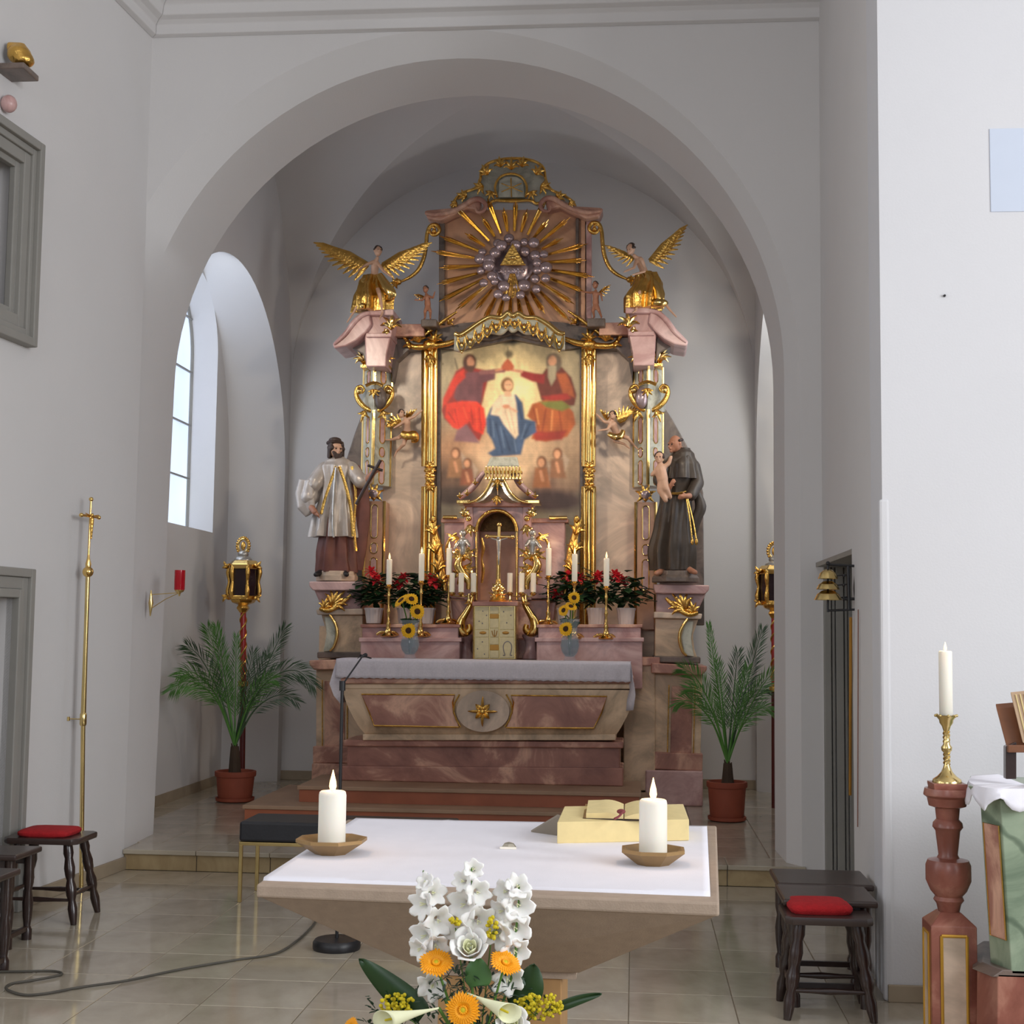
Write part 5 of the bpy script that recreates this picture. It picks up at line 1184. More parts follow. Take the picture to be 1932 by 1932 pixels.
def robe(name, parent, mat, secs, folds=9, amp=.09, seed=1, n=72, thick=0, twist=.3):
    """draped body: secs = (x, y, z, rx, ry, fold strength) from bottom to top"""
    rnd = random.Random(seed); ph = [rnd.uniform(0, 6.28) for _ in range(4)]; secs = [Vector((*s[:3],)) for s in secs], [s[3:] for s in secs]
    P_, D_ = secs; m = len(P_); rings = []
    for i in range((m-1)*5+1):
        q = i/5; k = min(int(q), m-2); t = q-k; tt = t*t*(3-2*t); c = lerp(P_[k], P_[k+1], t); rx, ry, fo = [D_[k][j]+(D_[k+1][j]-D_[k][j])*tt for j in range(3)]
        ring = []
        for j in range(n):
            a = 2*math.pi*j/n; w = math.sin(folds*a+ph[0]+twist*q)+.5*math.sin((folds*2-3)*a+ph[1]-twist*q*1.4)+.35*math.sin(4*a+ph[2])
            s_ = 1+amp*fo*w; ring.append(c+Vector((math.cos(a)*rx*s_, math.sin(a)*ry*s_, .02*fo*amp*math.sin(folds*a*.5+ph[3]))))
        rings.append(ring)
    return B().loft(rings).mk(name, mat, parent, smooth=True, ang=70)
def wing(parent, a, tip, w, mat=None, n=9, name='wing', side=1, dy=0):
    a, tip = Vector(a), Vector(tip); d = tip-a; L = d.length; u = d/L; pn = Vector((0, -1, 0)); v = u.cross(pn)*side; b = B()
    for row, (l, off) in enumerate(((.55, 0), (.42, -.018), (.3, -.034))):
        for k in range(n):
            t = k/(n-1); base = a+u*L*t*(.72-.12*row)+pn*(-off); dr = (v*(1-t*.75)+u*(.25+t*1.1)).normalized()
            Lf = w*(l/.55)*(1.15-.1*row)*(1-.25*abs(t-.5)); pts = [base, base+dr*Lf*.5+pn*.012, base+dr*Lf+pn*.004]
            b.tube(pts, [w*.10, w*.13, w*.03], 6, flat=.35)
    b.tube([a, a+u*L*.4-v*w*.08, a+u*L*.75-v*w*.02], [w*.14, w*.15, w*.06], 8)
    b.mk(name, mat or MT['gold'], parent, smooth=True)
# ---- left saint
YQs = 12.45; k = YQs/CF
def SP_(px, py, dy=0): return P(px, py, YQs+dy)
def sec(pxl, pxr, py, ry, fo, dy=0):
    a, b2 = SP_((pxl+pxr)/2, py, dy), (pxr-pxl)/2*k; return (a.x, a.y, a.z, b2, ry, fo)
t = T('saint_statue', SP_(635, 1097), 'carved statue of a bearded man in a white surplice on the left altar console', 'statue'); S1 = t
B().lathe([(.19, 0), (.19, .05), (.18, .06), (.175, .09)], Vector((SP_(636, 1090).x, YQs, SP_(637, 1097).z)), 8).mk('plinth', MT['greym'], t, bev=.006)
robe('cassock', t, MT['robe_brown'], [sec(594, 672, 1080, .15, .6), sec(598, 668, 1050, .15, .9), sec(606, 664, 1000, .14, .8), sec(610, 664, 960, .13, .4)], 7, .16, 3)
robe('surplice', t, MT['robe_white'], [sec(588, 674, 1014, .19, 1.1), sec(592, 672, 985, .18, 1.0), sec(604, 668, 945, .16, .8), sec(608, 666, 905, .15, .5), sec(602, 672, 882, .14, .3), sec(612, 662, 870, .09, .1), sec(627, 650, 862, .05, 0)], 10, .13, 5)
# cape, rochet sleeves and gilded stole
b = B()
for (x0, y0, x1, y1, r0, r1) in ((612, 886, 594, 914, .075, .085), (594, 914, 584, 938, .08, .09), (662, 884, 680, 908, .07, .07), (680, 908, 694, 905, .06, .05)): b.cap(SP_(x0, y0, -.02), r0, SP_(x1, y1, -.10), r1)
b.mk('sleeves', MT['robe_white'], t, smooth=True, rem=.012)
b = B().tube(pl([(574, 905), (570, 930), (574, 955), (584, 972)], YQs-.12), [.05, .07, .07, .04], 8, flat=.5).tube(pl([(586, 905), (582, 935), (590, 965)], YQs-.15), [.04, .06, .03], 8, flat=.5)
b.mk('sleeve_drape', MT['robe_white'], t, smooth=True, rem=.01)
B().tube(sm(pl([(634, 880), (622, 915), (612, 945), (606, 970)], YQs-.19), 4), .014, 6, flat=.5).tube(sm(pl([(640, 880), (652, 915), (662, 960), (666, 1012)], YQs-.17), 4), .016, 6, flat=.5).mk('gilt_stole', MT['gold'], t, smooth=True)
B().tube(sm(pl([(634, 882), (630, 930), (628, 985), (630, 1014)], YQs-.2), 4), .010, 6).mk('lace_front', MT['silver'], t, smooth=True)
head(t, SP_(634, 848, -.02), .075, (.55, -.83, -.1), MT['flesh'], MT['hair'], beard=True, hair='long')
B().ell(SP_(632, 836, -.0), (.082, .082, .03)).ell(SP_(632, 831, 0), (.06, .06, .03)).mk('cap', MT['hair'], t, smooth=True)
B().cap(SP_(636, 862), .036, SP_(636, 874), .045).mk('neck', MT['flesh'], t, smooth=True)
b = B(); b.cap(SP_(694, 905, -.12), .035, SP_(704, 892, -.16), .028); hand(b, SP_(706, 890, -.16), (.9, -.3, .35), (0, -.7, .5), .055); b.mk('right_hand', MT['flesh2'], t, smooth=True, rem=.006)
b = B(); b.cap(SP_(588, 958, -.16), .03, SP_(594, 966, -.2), .028); hand(b, SP_(596, 968, -.2), (.6, -.4, -.5), (0, -.7, .5), .05); b.mk('left_hand', MT['flesh2'], t, smooth=True, rem=.006)
B().tube(pl([(672, 952), (686, 925), (704, 893), (718, 868)], YQs-.22), .016, 8).tube(pl([(694, 878), (722, 888)], YQs-.22), .012, 8).mk('crucifix', MT['dwood'], t, smooth=True)
b = B(); 
for k2, x in enumerate((606, 650)): b.cap(SP_(x, 1080, -.08), .03, SP_(x-10 if k2 == 0 else x+4, 1084, -.17), .022)
b.mk('shoes', MT['black'], t, smooth=True)
b = B().tube(sm(pl([(668, 880), (676, 920), (678, 970), (672, 1030), (668, 1075)], YQs+.02), 5), [.05, .09, .10, .10, .08], 10, flat=.5); b.mk('cloak', MT['robe_brown'], t, smooth=True)
B().tube(sm(pl([(664, 880), (671, 930), (668, 990), (672, 1040)], YQs-.10), 5), .014, 6).mk('gilt_hem', MT['gold'], t, smooth=True)
# ---- right saint with child
YQ2 = 12.38; k = YQ2/CF
def SP_(px, py, dy=0): return P(px, py, YQ2+dy)
t = T('saint_statue', SP_(1275, 1098), 'carved statue of a friar in a dark habit holding a small child, right altar console', 'statue')
B().lathe([(.22, 0), (.22, .04), (.20, .06), (.19, .10)], Vector((SP_(1274, 1090).x, YQ2, SP_(1272, 1099).z)), 8).mk('plinth', MT['darkmarble'], t, bev=.006)
robe('habit', t, MT['robe_dark'], [sec(1232, 1306, 1076, .16, .9), sec(1230, 1308, 1040, .16, .9), sec(1240, 1304, 990, .15, .8), sec(1248, 1304, 940, .14, .4), sec(1252, 1304, 928, .13, .15), sec(1248, 1314, 895, .15, .2), sec(1256, 1312, 868, .13, .15), sec(1270, 1304, 852, .08, .1), sec(1280, 1298, 846, .05, 0)], 8, .15, 8)
robe('cape', t, MT['robe_dark'], [sec(1252, 1322, 905, .17, .9), sec(1256, 1318, 880, .16, .6), sec(1266, 1310, 858, .11, .3), sec(1276, 1302, 846, .07, 0)], 8, .07, 4)
b = B(); 
for (x0, y0, d0, x1, y1, d1, r0, r1) in ((1308, 880, -.02, 1316, 912, -.08, .065, .06), (1316, 912, -.08, 1304, 934, -.18, .06, .055), (1258, 880, -.04, 1244, 905, -.12, .065, .06), (1244, 905, -.12, 1258, 925, -.2, .06, .05)): b.cap(SP_(x0, y0, d0), r0, SP_(x1, y1, d1), r1)
b.mk('sleeves', MT['robe_dark'], t, smooth=True, rem=.012)
B().tube(sm(pl([(1312, 925), (1322, 955), (1314, 980), (1310, 1010)], YQ2-.04), 5), [.03, .05, .045, .02], 8, flat=.5).mk('sleeve_drape', MT['robe_dark'], t, smooth=True)
head(t, SP_(1274, 838, -.05), .072, (-.75, -.6, -.25), MT['flesh2'], MT['hair'], hair='tonsure')
B().cap(SP_(1282, 848, -.02), .036, SP_(1285, 858), .05).mk('neck', MT['flesh2'], t, smooth=True)
b = B(); b.cap(SP_(1304, 935, -.2), .028, SP_(1296, 936, -.24), .025); hand(b, SP_(1293, 936, -.25), (-.9, -.3, -.2), (0, -.3, .9), .05); b.mk('left_hand', MT['flesh2'], t, smooth=True, rem=.006)
b = B(); b.cap(SP_(1258, 925, -.22), .026, SP_(1264, 918, -.26), .024); hand(b, SP_(1266, 915, -.27), (.5, -.3, .8), (.6, -.3, -.4), .045); b.mk('right_hand', MT['flesh2'], t, smooth=True, rem=.006)
B().tube(sm([SP_(1250, 908+22, -.13), SP_(1280, 914+17, -.165), SP_(1304, 926, -.12)], 4), .012, 6).tube(sm(pl([(1294, 936), (1302, 985), (1306, 1020)], YQ2-.22), 4), .007, 6).tube(sm(pl([(1296, 936), (1308, 985), (1314, 1022)], YQ2-.22), 4), .007, 6).mk('rope_belt', MT['gold'], t, smooth=True)
for x in (1306, 1314): B().ell(SP_(x, 1022, -.22), (.014, .014, .03)).mk('tassel', MT['gold'], t, smooth=True)
b = B(); b.cap(SP_(1248, 1078, -.10), .032, SP_(1238, 1082, -.20), .022).cap(SP_(1298, 1074, -.10), .032, SP_(1312, 1080, -.20), .022); b.mk('feet', MT['flesh2'], t, smooth=True, rem=.008)
# the child, its body one surface
b = B(); c = lambda px, py, dy=0: SP_(px, py, -.24+dy)
b.cap(c(1246, 886), .050, c(1250, 905), .052).cap(c(1250, 905), .045, c(1256, 922, -.03), .036).cap(c(1256, 922, -.03), .034, c(1264, 938), .022).cap(c(1250, 908), .045, c(1246, 925, -.02), .034).cap(c(1246, 925, -.02), .030, c(1256, 944, -.03), .022)
b.cap(c(1250, 884), .026, c(1262, 874), .020).cap(c(1262, 874), .020, c(1266, 862), .016).cap(c(1240, 886), .024, c(1230, 896), .018).cap(c(1246, 880), .024, c(1245, 872), .024)
b.mk('child_body', MT['flesh'], t, smooth=True, rem=.008)
head(t, c(1244, 864), .047, (-.2, -.95, 0), MT['flesh'], MT['hair'])
# ---- generic putto / angel
def putto(name, label, Y, J, r=1.0, parts=(), grp=None, fleshm='flesh', face=(0, -1, 0), hairm='hair', cat='statue'):
    g = lambda q: P(q[0], q[1], Y+(q[2] if len(q) > 2 else 0))
    t = T(name, g(J['hip']), label, cat, grp); s = r*Y/CF
    b = B(); ch, hp, nk = g(J['chest']), g(J['hip']), g(J['neck'])
    b.cap(ch, 6.5*s, lerp(ch, hp, .5), 5.8*s).cap(lerp(ch, hp, .5), 5.8*s, hp, 6.6*s).cap(ch, 4*s, nk, 2.8*s)
    for side in ('L', 'R'):
        if 'arm'+side in J:
            e, h = [g(q) for q in J['arm'+side]]; sh = lerp(ch, nk, .35)+(e-ch).normalized()*5*s
            b.cap(sh, 2.9*s, e, 2.3*s).cap(e, 2.2*s, h, 1.6*s); d = (h-e).normalized(); b.cap(h, 1.7*s, h+d*2.4*s, 1.4*s, 8)
            for q in (-1, 0, 1): b.cap(h+d*2.5*s+Vector((0, 0, q*.8*s)), .5*s, h+d*4.6*s+Vector((0, 0, q*1.1*s)), .4*s, 6)
        if 'leg'+side in J:
            kn, an, toe = [g(q) for q in J['leg'+side]]
            b.cap(hp, 4.8*s, kn, 3.3*s).cap(kn, 3.2*s, an, 1.9*s).cap(an, 1.9*s, toe, 1.3*s)
    b.mk('body', MT[fleshm], t, smooth=True, rem=max(.006, .9*s))
    hd = g(J['head']); head(t, hd, J.get('hr', 5.8)*s, face, MT[fleshm], MT[hairm])
    return t, g, s
# big gilded angels on the entablatures
YG1 = 12.55
for kk in (0, 1):
    if kk == 0:
        t, g, s = putto('angel_statue', 'carved angel in a gold skirt with both wings spread, left top of the altar', YG1,
            dict(head=(713, 474, -.1), neck=(712, 486, -.08), chest=(708, 497, -.05), hip=(706, 526), armL=((690, 500, -.1), (678, 508, -.2)), armR=((724, 512, -.12), (738, 522, -.2)), legL=((686, 560, -.15), (668, 588, -.15), (655, 608, -.18)), legR=((716, 555, -.2), (722, 590, -.15), (716, 602, -.22)), hr=7.4), 1.25, face=(.5, -.8, .1))
        wing(t, g((694, 500, .08)), g((602, 455, .1)), .19, n=11, side=-1); wing(t, g((722, 500, .08)), g((806, 456, .05)), .17, n=11, side=1)
        robe('gold_skirt', t, MT['gold'], [(g((704, 592)).x, YG1-.05, g((704, 592)).z, .155, .15, 1), (g((706, 565)).x, YG1-.05, g((706, 565)).z, .15, .16, 1), (g((702, 540)).x, YG1-.02, g((702, 540)).z, .115, .13, .8), (g((704, 522)).x, YG1, g((704, 522)).z, .095, .10, .4)], 8, .20, 3)
        B().tube(sm([g((715, 518, -.1)), g((728, 540, -.15)), g((738, 556, -.15)), g((728, 566, -.12))], 4), [.03, .05, .05, .02], 8, flat=.5).ell(g((690, 534, -.06)), (.07, .06, .05)).ell(g((684, 577, -.2)), .03).mk('gold_sash', MT['goldp'], t, smooth=True)
    else:
        t, g, s = putto('angel_statue', 'carved angel leaning forward with one raised wing, right top of the altar', YG1,
            dict(head=(1190, 470, -.12), neck=(1196, 482, -.08), chest=(1207, 492, -.05), hip=(1218, 520), armL=((1196, 505, -.15), (1180, 512, -.22)), armR=((1216, 512, -.15), (1196, 518, -.24)), legL=((1244, 560, -.12), (1264, 585, -.15), (1276, 598, -.18)), legR=((1206, 552, -.2), (1200, 585, -.15), (1194, 590, -.22)), hr=7.6), 1.3, face=(-.5, -.7, -.4))
        wing(t, g((1226, 492, .08)), g((1290, 424, .06)), .15, n=11, side=1); wing(t, g((1196, 488, .08)), g((1146, 462, .1)), .10, n=8, side=-1)
        robe('gold_skirt', t, MT['gold'], [(g((1214, 588)).x, YG1-.05, g((1214, 588)).z, .15, .15, 1), (g((1216, 560)).x, YG1-.05, g((1216, 560)).z, .155, .16, 1), (g((1222, 535)).x, YG1-.02, g((1222, 535)).z, .12, .13, .8), (g((1220, 516)).x, YG1, g((1220, 516)).z, .10, .10, .4)], 8, .20, 6)
        B().tube(sm([g((1208, 516, -.1)), g((1238, 540, -.15)), g((1244, 568, -.15)), g((1248, 574, -.12))], 4), [.03, .04, .05, .03], 8, flat=.5).ell(g((1242, 572, -.14)), (.09, .06, .045)).mk('gold_sash', MT['goldp'], t, smooth=True)
# small standing cherubs beside the glory
YG2 = 12.72
t, g, s = putto('cherub_statue', 'small standing cherub left of the golden sunburst', YG2, dict(head=(803, 546), neck=(804, 554), chest=(806, 561), hip=(807, 575), armL=((797, 566, -.05), (784, 566, -.1)), armR=((817, 562, -.05), (820, 552, -.1)), legL=((802, 588, -.04), (802, 600), (799, 603, -.06)), legR=((812, 588, -.04), (812, 600), (812, 604, -.06)), hr=6.4), 1.0, face=(-.3, -1, 0), fleshm='flesh2')
B().prism(pl([(794, 602), (824, 602), (824, 616), (794, 616)], YG2-.1), (0, .2, 0)).mk('foot_block', MT['darkmarble'], t, bev=.01); wing(t, g((800, 560, .06)), g((786, 556, .06)), .05, n=5, side=-1)
t, g, s = putto('cherub_statue', 'small standing cherub with a gilt wing right of the golden sunburst', YG2, dict(head=(1123, 538), neck=(1124, 548), chest=(1124, 556), hip=(1124, 572), armL=((1112, 552, -.05), (1097, 550, -.1)), armR=((1134, 556, -.05), (1136, 566, -.1)), legL=((1119, 586, -.04), (1121, 598), (1118, 601, -.06)), legR=((1130, 586, -.04), (1135, 598), (1134, 601, -.06)), hr=6.4), 1.05, face=(-.5, -1, 0), fleshm='flesh2')
B().prism(pl([(1108, 600), (1142, 600), (1142, 616), (1108, 616)], YG2-.1), (0, .2, 0)).mk('foot_block', MT['darkmarble'], t, bev=.01); wing(t, g((1131, 552, .04)), g((1146, 540, .04)), .06, n=5, side=1)
# flying putti beside the painting
YG3 = 12.78
t, g, s = putto('cherub_statue', 'flying cherub reaching to the gilt frame, left of the altar painting', YG3, dict(head=(757, 781, -.06), neck=(764, 789, -.05), chest=(767, 797, -.04), hip=(768, 816), armL=((756, 800, -.1), (746, 806, -.12)), armR=((782, 786, -.08), (794, 776, -.08)), legL=((752, 826, -.06), (736, 830), (728, 830)), legR=((762, 838, -.06), (748, 852), (744, 862)), hr=6.2), 1.22, face=(.6, -.8, .2))
wing(t, g((758, 800, .04)), g((732, 806, .04)), .10, n=7, side=1); wing(t, g((766, 790, .04)), g((784, 776, .04)), .06, n=5, side=-1)
B().tube(sm([g((758, 818, -.08)), g((770, 822, -.1)), g((782, 820, -.08)), g((784, 830, -.06)), g((776, 832, -.06))], 4), [.03, .04, .04, .035, .02], 8, flat=.6).mk('gold_cloth', MT['gold'], t, smooth=True)
t, g, s = putto('cherub_statue', 'flying cherub with a trailing leg, right of the altar painting', YG3, dict(head=(1156, 784, -.06), neck=(1154, 793, -.05), chest=(1156, 801, -.04), hip=(1164, 820), armL=((1140, 796, -.1), (1128, 784, -.1)), armR=((1146, 810, -.1), (1132, 812, -.12)), legL=((1184, 826, -.08), (1196, 840), (1204, 848)), legR=((1160, 832, -.06), (1178, 838), (1188, 846)), hr=6.2), 1.22, face=(-.4, -.9, .1))
wing(t, g((1168, 796, .04)), g((1190, 782, .04)), .12, n=7, side=-1); wing(t, g((1146, 792, .04)), g((1134, 778, .04)), .06, n=5, side=1)
B().tube(sm([g((1148, 818, -.08)), g((1160, 824, -.1)), g((1172, 822, -.08)), g((1176, 812, -.06))], 4), [.02, .03, .03, .02], 8, flat=.6).mk('gold_cloth', MT['goldp'], t, smooth=True)

# ================================================================== TABERNACLE SHRINE
YT = 12.35
TB = T('tabernacle_shrine', P(938, 1240, YT), 'gilded pink marble tabernacle shrine with domed roof at the centre of the altar', 'shrine')
def tp(pts, Y, th2, nm, m2, bev=.008): return B().prism(pl(pts, Y), (0, th2, 0)).mk(nm, MT[m2], TB, bev=bev)
tp([(838, 985), (890, 985), (890, 1130), (838, 1130)], YT+.15, .2, 'side_wing', 'pink'); tp([(992, 985), (1066, 985), (1066, 1130), (992, 1130)], YT+.15, .2, 'side_wing', 'pink')
for a, b2 in ((832, 900), (985, 1072)): tp([(a, 978), (b2, 978), (b2, 986), (a, 986)], YT+.12, .22, 'wing_cornice', 'red', .005); B().tube(pl([(a+4, 976), (a+30 if a < 900 else b2-4, 976)] if a < 900 else [(1036, 977), (1070, 977)], YT+.1), .017, 8).mk('gilt_bar', MT['goldp'], TB, smooth=True)
# core with niche
nic = [(899, 1132), (899, 1010)]+[(937+38*math.cos(math.pi-math.pi*i/16), 1000-38*math.sin(math.pi*i/16)) for i in range(17)]+[(975, 1010), (975, 1132)]
b = B()
Fp = pl(nic, YT); top_o = [P(x, 945, YT) for x, y in nic]; top_o[0] = P(880, 1132, YT); top_o[1] = P(880, 1010, YT); top_o[-1] = P(994, 1132, YT); top_o[-2] = P(994, 1010, YT)
for i in range(2, len(nic)-2):
    if i < 5: top_o[i] = P(880, 1000-(i-2)*18, YT)
    elif i > len(nic)-6: top_o[i] = P(994, 1000-(len(nic)-3-i)*18, YT)
Bk = [v+Vector((0, .32, 0)) for v in Fp]; n = len(nic)
b.v = Fp+top_o+Bk
for i in range(n-1): b.f.append((n+i, n+i+1, i+1, i)); b.f.append((i, i+1, 2*n+i+1, 2*n+i))
b.mk('niche_front', MT['pink'], TB, smooth=True, ang=30)
B().prism([v+Vector((0, .0, 0)) for v in Bk], (0, .02, 0)).mk('niche_back', MT['tanm'], TB)
hemi = pl([(937+37*math.cos(math.pi*i/16), 1002-37*math.sin(math.pi*i/16)) for i in range(17)], YT+.28)
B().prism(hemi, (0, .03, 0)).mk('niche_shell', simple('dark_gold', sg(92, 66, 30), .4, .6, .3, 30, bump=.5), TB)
B().tube(pl([(899, 1132), (899, 1004)], YT-.01), .012, 8).mk('gilt_post', MT['goldp'], TB, smooth=True); B().tube(pl([(975, 1132), (975, 1004)], YT-.01), .012, 8).mk('gilt_post', MT['goldp'], TB, smooth=True)
B().tube(pl([(937+38*math.cos(math.pi*i/16), 1003-40*math.sin(math.pi*i/16)) for i in range(17)], YT-.01), .016, 8).mk('gilt_arch', MT['gold'], TB, smooth=True)
for x in (909, ): B().tube(sm(pl([(x, 1015), (x+3, 1035), (x, 1055), (x+3, 1075), (x, 1100)], YT+.05), 4), [.008, .018, .008, .018, .01], 6).mk('garland', MT['gold'], TB, smooth=True)
tp([(868, 944), (1008, 944), (1002, 956), (876, 956)], YT-.05, .3, 'cornice', 'red'); 
B().pbox(861, 943, 886, 950, YT-.14, .25).mk('gilt_cornice', MT['goldp'], TB, bev=.006); B().pbox(985, 943, 1018, 950, YT-.14, .25).mk('gilt_cornice', MT['goldp'], TB, bev=.006)
for kk in (0, 1):
    f = (lambda x: x) if kk == 0 else (lambda x: 2*939-x)
    B().loft([pl([(f(886), 948), (f(900), 944), (f(914), 930), (f(924), 912), (f(928), 900)], YT-.14), pl([(f(900), 948), (f(912), 944), (f(926), 930), (f(934), 912), (f(938), 900)], YT-.16), pl([(f(912), 950), (f(926), 946), (f(938), 935), (939, 915), (939, 900)], YT-.08)], cap=False, close=False).mk('dome_rib', MT['silver'], TB, smooth=True)
    B().tube(sm(pl([(f(882), 948), (f(898), 944), (f(914), 930), (f(924), 912), (f(930), 898)], YT-.15), 4), .013, 8).mk('gilt_rib', MT['goldp'], TB, smooth=True)
    B().tube(sm(pl([(f(866), 940), (f(880), 930), (f(896), 915), (f(906), 900), (f(914), 890)], YT+.02), 4), [.02, .028, .03, .026, .02], 8).mk('dome_shoulder', MT['pink'], TB, smooth=True)
    for (x, y) in ((882, 935), (897, 915), (868, 940)): acan(B(), P(f(x), y, YT-.10), math.radians(90), .06, 3, .9, .008).mk('finial', MT['goldp'], TB, smooth=True)
    # volutes, putti terms and lower scrolls
    vx = lambda x: f(x)
    B().tube(sm(pl([(f(893), 1118), (f(888), 1140), (f(878), 1158), (f(870), 1172), (f(868), 1186), (f(876), 1194), (f(886), 1188), (f(884), 1178)], YT-.16), 4), [.014, .024, .03, .04, .045, .04, .03, .02], 10).mk('gilt_volute', MT['goldp'], TB, smooth=True)
    B().tube(sm(pl([(f(874), 1166), (f(876), 1186), (f(882), 1198)], YT-.2), 4), .012, 6).mk('volute_ridge', MT['gold'], TB, smooth=True)
    b = B(); 
    for yy, an in ((1058, 90), (1075, 250), (1045, 200), (1070, -30), (1050, 30)): acan(b, P(f(874), yy, YT-.12), math.radians(an if kk == 0 else 180-an), .14, 5, 1.2, .016)
    b.tube(sm(pl([(f(870), 1050), (f(864), 1066), (f(872), 1082), (f(884), 1096), (f(884), 1112)], YT-.16), 4), [.02, .04, .035, .03, .02], 8)
    b.mk('gilt_acanthus', MT['goldp'], TB, smooth=True)
    b = B(); b.cap(P(f(873), 1022, YT-.14), .040, P(f(873), 1042, YT-.14), .034).cap(P(f(866), 1022, YT-.16), .018, P(f(858), 1034, YT-.2), .015).cap(P(f(880), 1020, YT-.16), .018, P(f(886), 1030, YT-.2), .015); b.ell(P(f(873), 1006, YT-.14), .034)
    b.mk('silver_cherub', MT['silver'], TB, smooth=True, rem=.009)
    wing(TB, P(f(866), 1016, YT-.08), P(f(850), 1008, YT-.08), .06, MT['gold'], 5, 'cherub_wing', side=-1 if kk == 0 else 1)
    b = B(); acan(b, P(f(886), 990, YT-.12), math.radians(-80), .11, 5, .9, .014); acan(b, P(f(876), 975, YT-.12), math.radians(80), .09, 5, 1.1, .013); b.ell(P(f(884), 978, YT-.13), .028); b.mk('gilt_capital', MT['goldp'], TB, smooth=True)
    B().pbox(min(f(876), f(892)), 956, max(f(876), f(892)), 1132, YT-.03, .1).mk('pilaster', MT['pink'], TB, bev=.006)
    b = B(); ox = 826 if kk == 0 else 1080; sg_ = -1 if kk == 0 else 1
    for (dx, yy, an, L) in ((0, 1080, 100, .16), (-4*sg_, 1110, 95, .18), (3*sg_, 1045, 80, .16), (5*sg_, 1010, 70, .16)): acan(b, P(ox+dx, yy, YT+.0), math.radians(an if sg_ > 0 else 180-an), L, 5, .7, .016)
    b.tube(sm(pl([(ox-14*sg_, 1120), (ox-8*sg_, 1075), (ox-2*sg_, 1035), (ox+6*sg_, 1005), (ox+8*sg_, 985)], YT+.02), 5), [.02, .03, .035, .03, .02], 8); b.ell(P(ox+8*sg_, 980, YT), (.025, .02, .035))
    b.mk('gilt_wing_scroll', MT['gold'], TB, smooth=True)
    B().tube(sm(pl([(f(846), 1062), (f(842), 1035), (f(850), 1015), (f(862), 1006)], YT+.0), 4), .012, 6).mk('garland', MT['gold'], TB, smooth=True)
    b = B(); bx = 878 if kk == 0 else 1001
    B().lathe([(r_, P(bx, py, YT-.1).z) for r_, py in ((.075, 1243), (.07, 1236), (.05, 1228), (.045, 1212), (.06, 1206), (.075, 1202), (.075, 1197))], Vector((P(bx, 1200, YT-.12).x, YT-.1, 0)), 12).mk('shrine_foot', MT['pink'], TB, smooth=True, ang=40)
tp([(884, 1206), (1000, 1206), (1000, 1243), (884, 1243)], YT+.0, .3, 'shrine_base', 'red'); tp([(850, 1132), (1050, 1132), (1040, 1206), (858, 1206)], YT+.03, .3, 'shrine_core', 'red')
# crown gallery and lamb block
b0_ = P(915, 904, YT-.1)
for i in range(11):
    x = 917+6.4*i; y0_ = 905-abs(i-5)*.0; B().tube(pl([(x, 880), (x, 888), (x, 896), (x, 904)], YT-.12-.04*math.sin(math.pi*i/10)), [.006, .012, .008, .016], 8).mk('gallery_baluster', MT['goldp'], TB, smooth=True)
B().pbox(914, 888, 984, 892, YT-.13, .12).mk('gallery_rail', MT['gold'], TB); B().pbox(916, 900, 983, 903, YT-.11, .12).mk('gallery_rail', MT['gold'], TB)
B().loft([pl([(925, 905), (953, 905), (953, 893), (925, 893)], YT)[0:0] or [P(x, y, YT+d) for x, y, d in ((918, 880, -.02), (980, 880, -.02), (980, 880, .15), (918, 880, .15))], [P(x, y, YT+d) for x, y, d in ((926, 862, 0), (976, 862, 0), (976, 862, .12), (926, 862, .12))]]).mk('gallery_top', MT['silverm'], TB, bev=.01)
acan(B(), P(938, 935, YT-.16), math.radians(-90), .09, 5, .9, .012).mk('gilt_leaf', MT['gold'], TB, smooth=True); acan(B(), P(939, 905, YT-.16), math.radians(-90), .10, 5, 1.6, .010).mk('gilt_leaf', MT['gold'], TB, smooth=True)
# ---- tabernacle door box
YD = 11.90
t = T('tabernacle', P(933, 1243, YD), 'cream and gold tabernacle box with enamel panels and an omega sign', 'tabernacle')
B().pbox(893, 1143, 974, 1244, YD+.012, .22).mk('box', MT['brass'], t, bev=.003)
def tpan(x0, y0, x1, y1, m2='enamel', Y=YD): return B().pbox(x0, y0, x1, y1, Y, .014).mk('enamel_panel', MT[m2], t, bev=.003)
for x0, x1 in ((896, 922.5), (924, 941), (942.5, 970)):
    ys_ = ((1145, 1188), (1188.5, 1202), (1202.5, 1242)) if x0 != 924 else ((1145, 1158), (1158.5, 1167), (1167.5, 1185), (1185.5, 1202), (1202.5, 1216), (1216.5, 1227), (1227.5, 1242))
    for j, (y0, y1) in enumerate(ys_): tpan(x0, y0, x1, y1, 'amber' if (x0 == 924 and j in (1, 5)) else 'enamel')
for x in (911, 954): B().ell(P(x, 1194, YD-.002), (.030, .006, .013)).mk('amber_oval', MT['amber'], t, smooth=True)
B().tube(sm(pl([(928, 1190), (930, 1198), (933, 1201), (936, 1198), (938, 1190)], YD-.003), 4), .004, 6).tube(pl([(933, 1188), (933, 1200)], YD-.003), .003, 5).mk('chalice_sign', MT['amber'], t, smooth=True)
om = [(949, 1236), (952.5, 1236), (950.5, 1228), (949.5, 1220), (952, 1213), (957.5, 1210), (963, 1213), (965.5, 1220), (964.5, 1228), (962.5, 1236), (966, 1236)]
B().tube(sm(pl(om, YD-.002), 4), .0042, 6).mk('omega_sign', MT['bluegrey'], t, smooth=True)
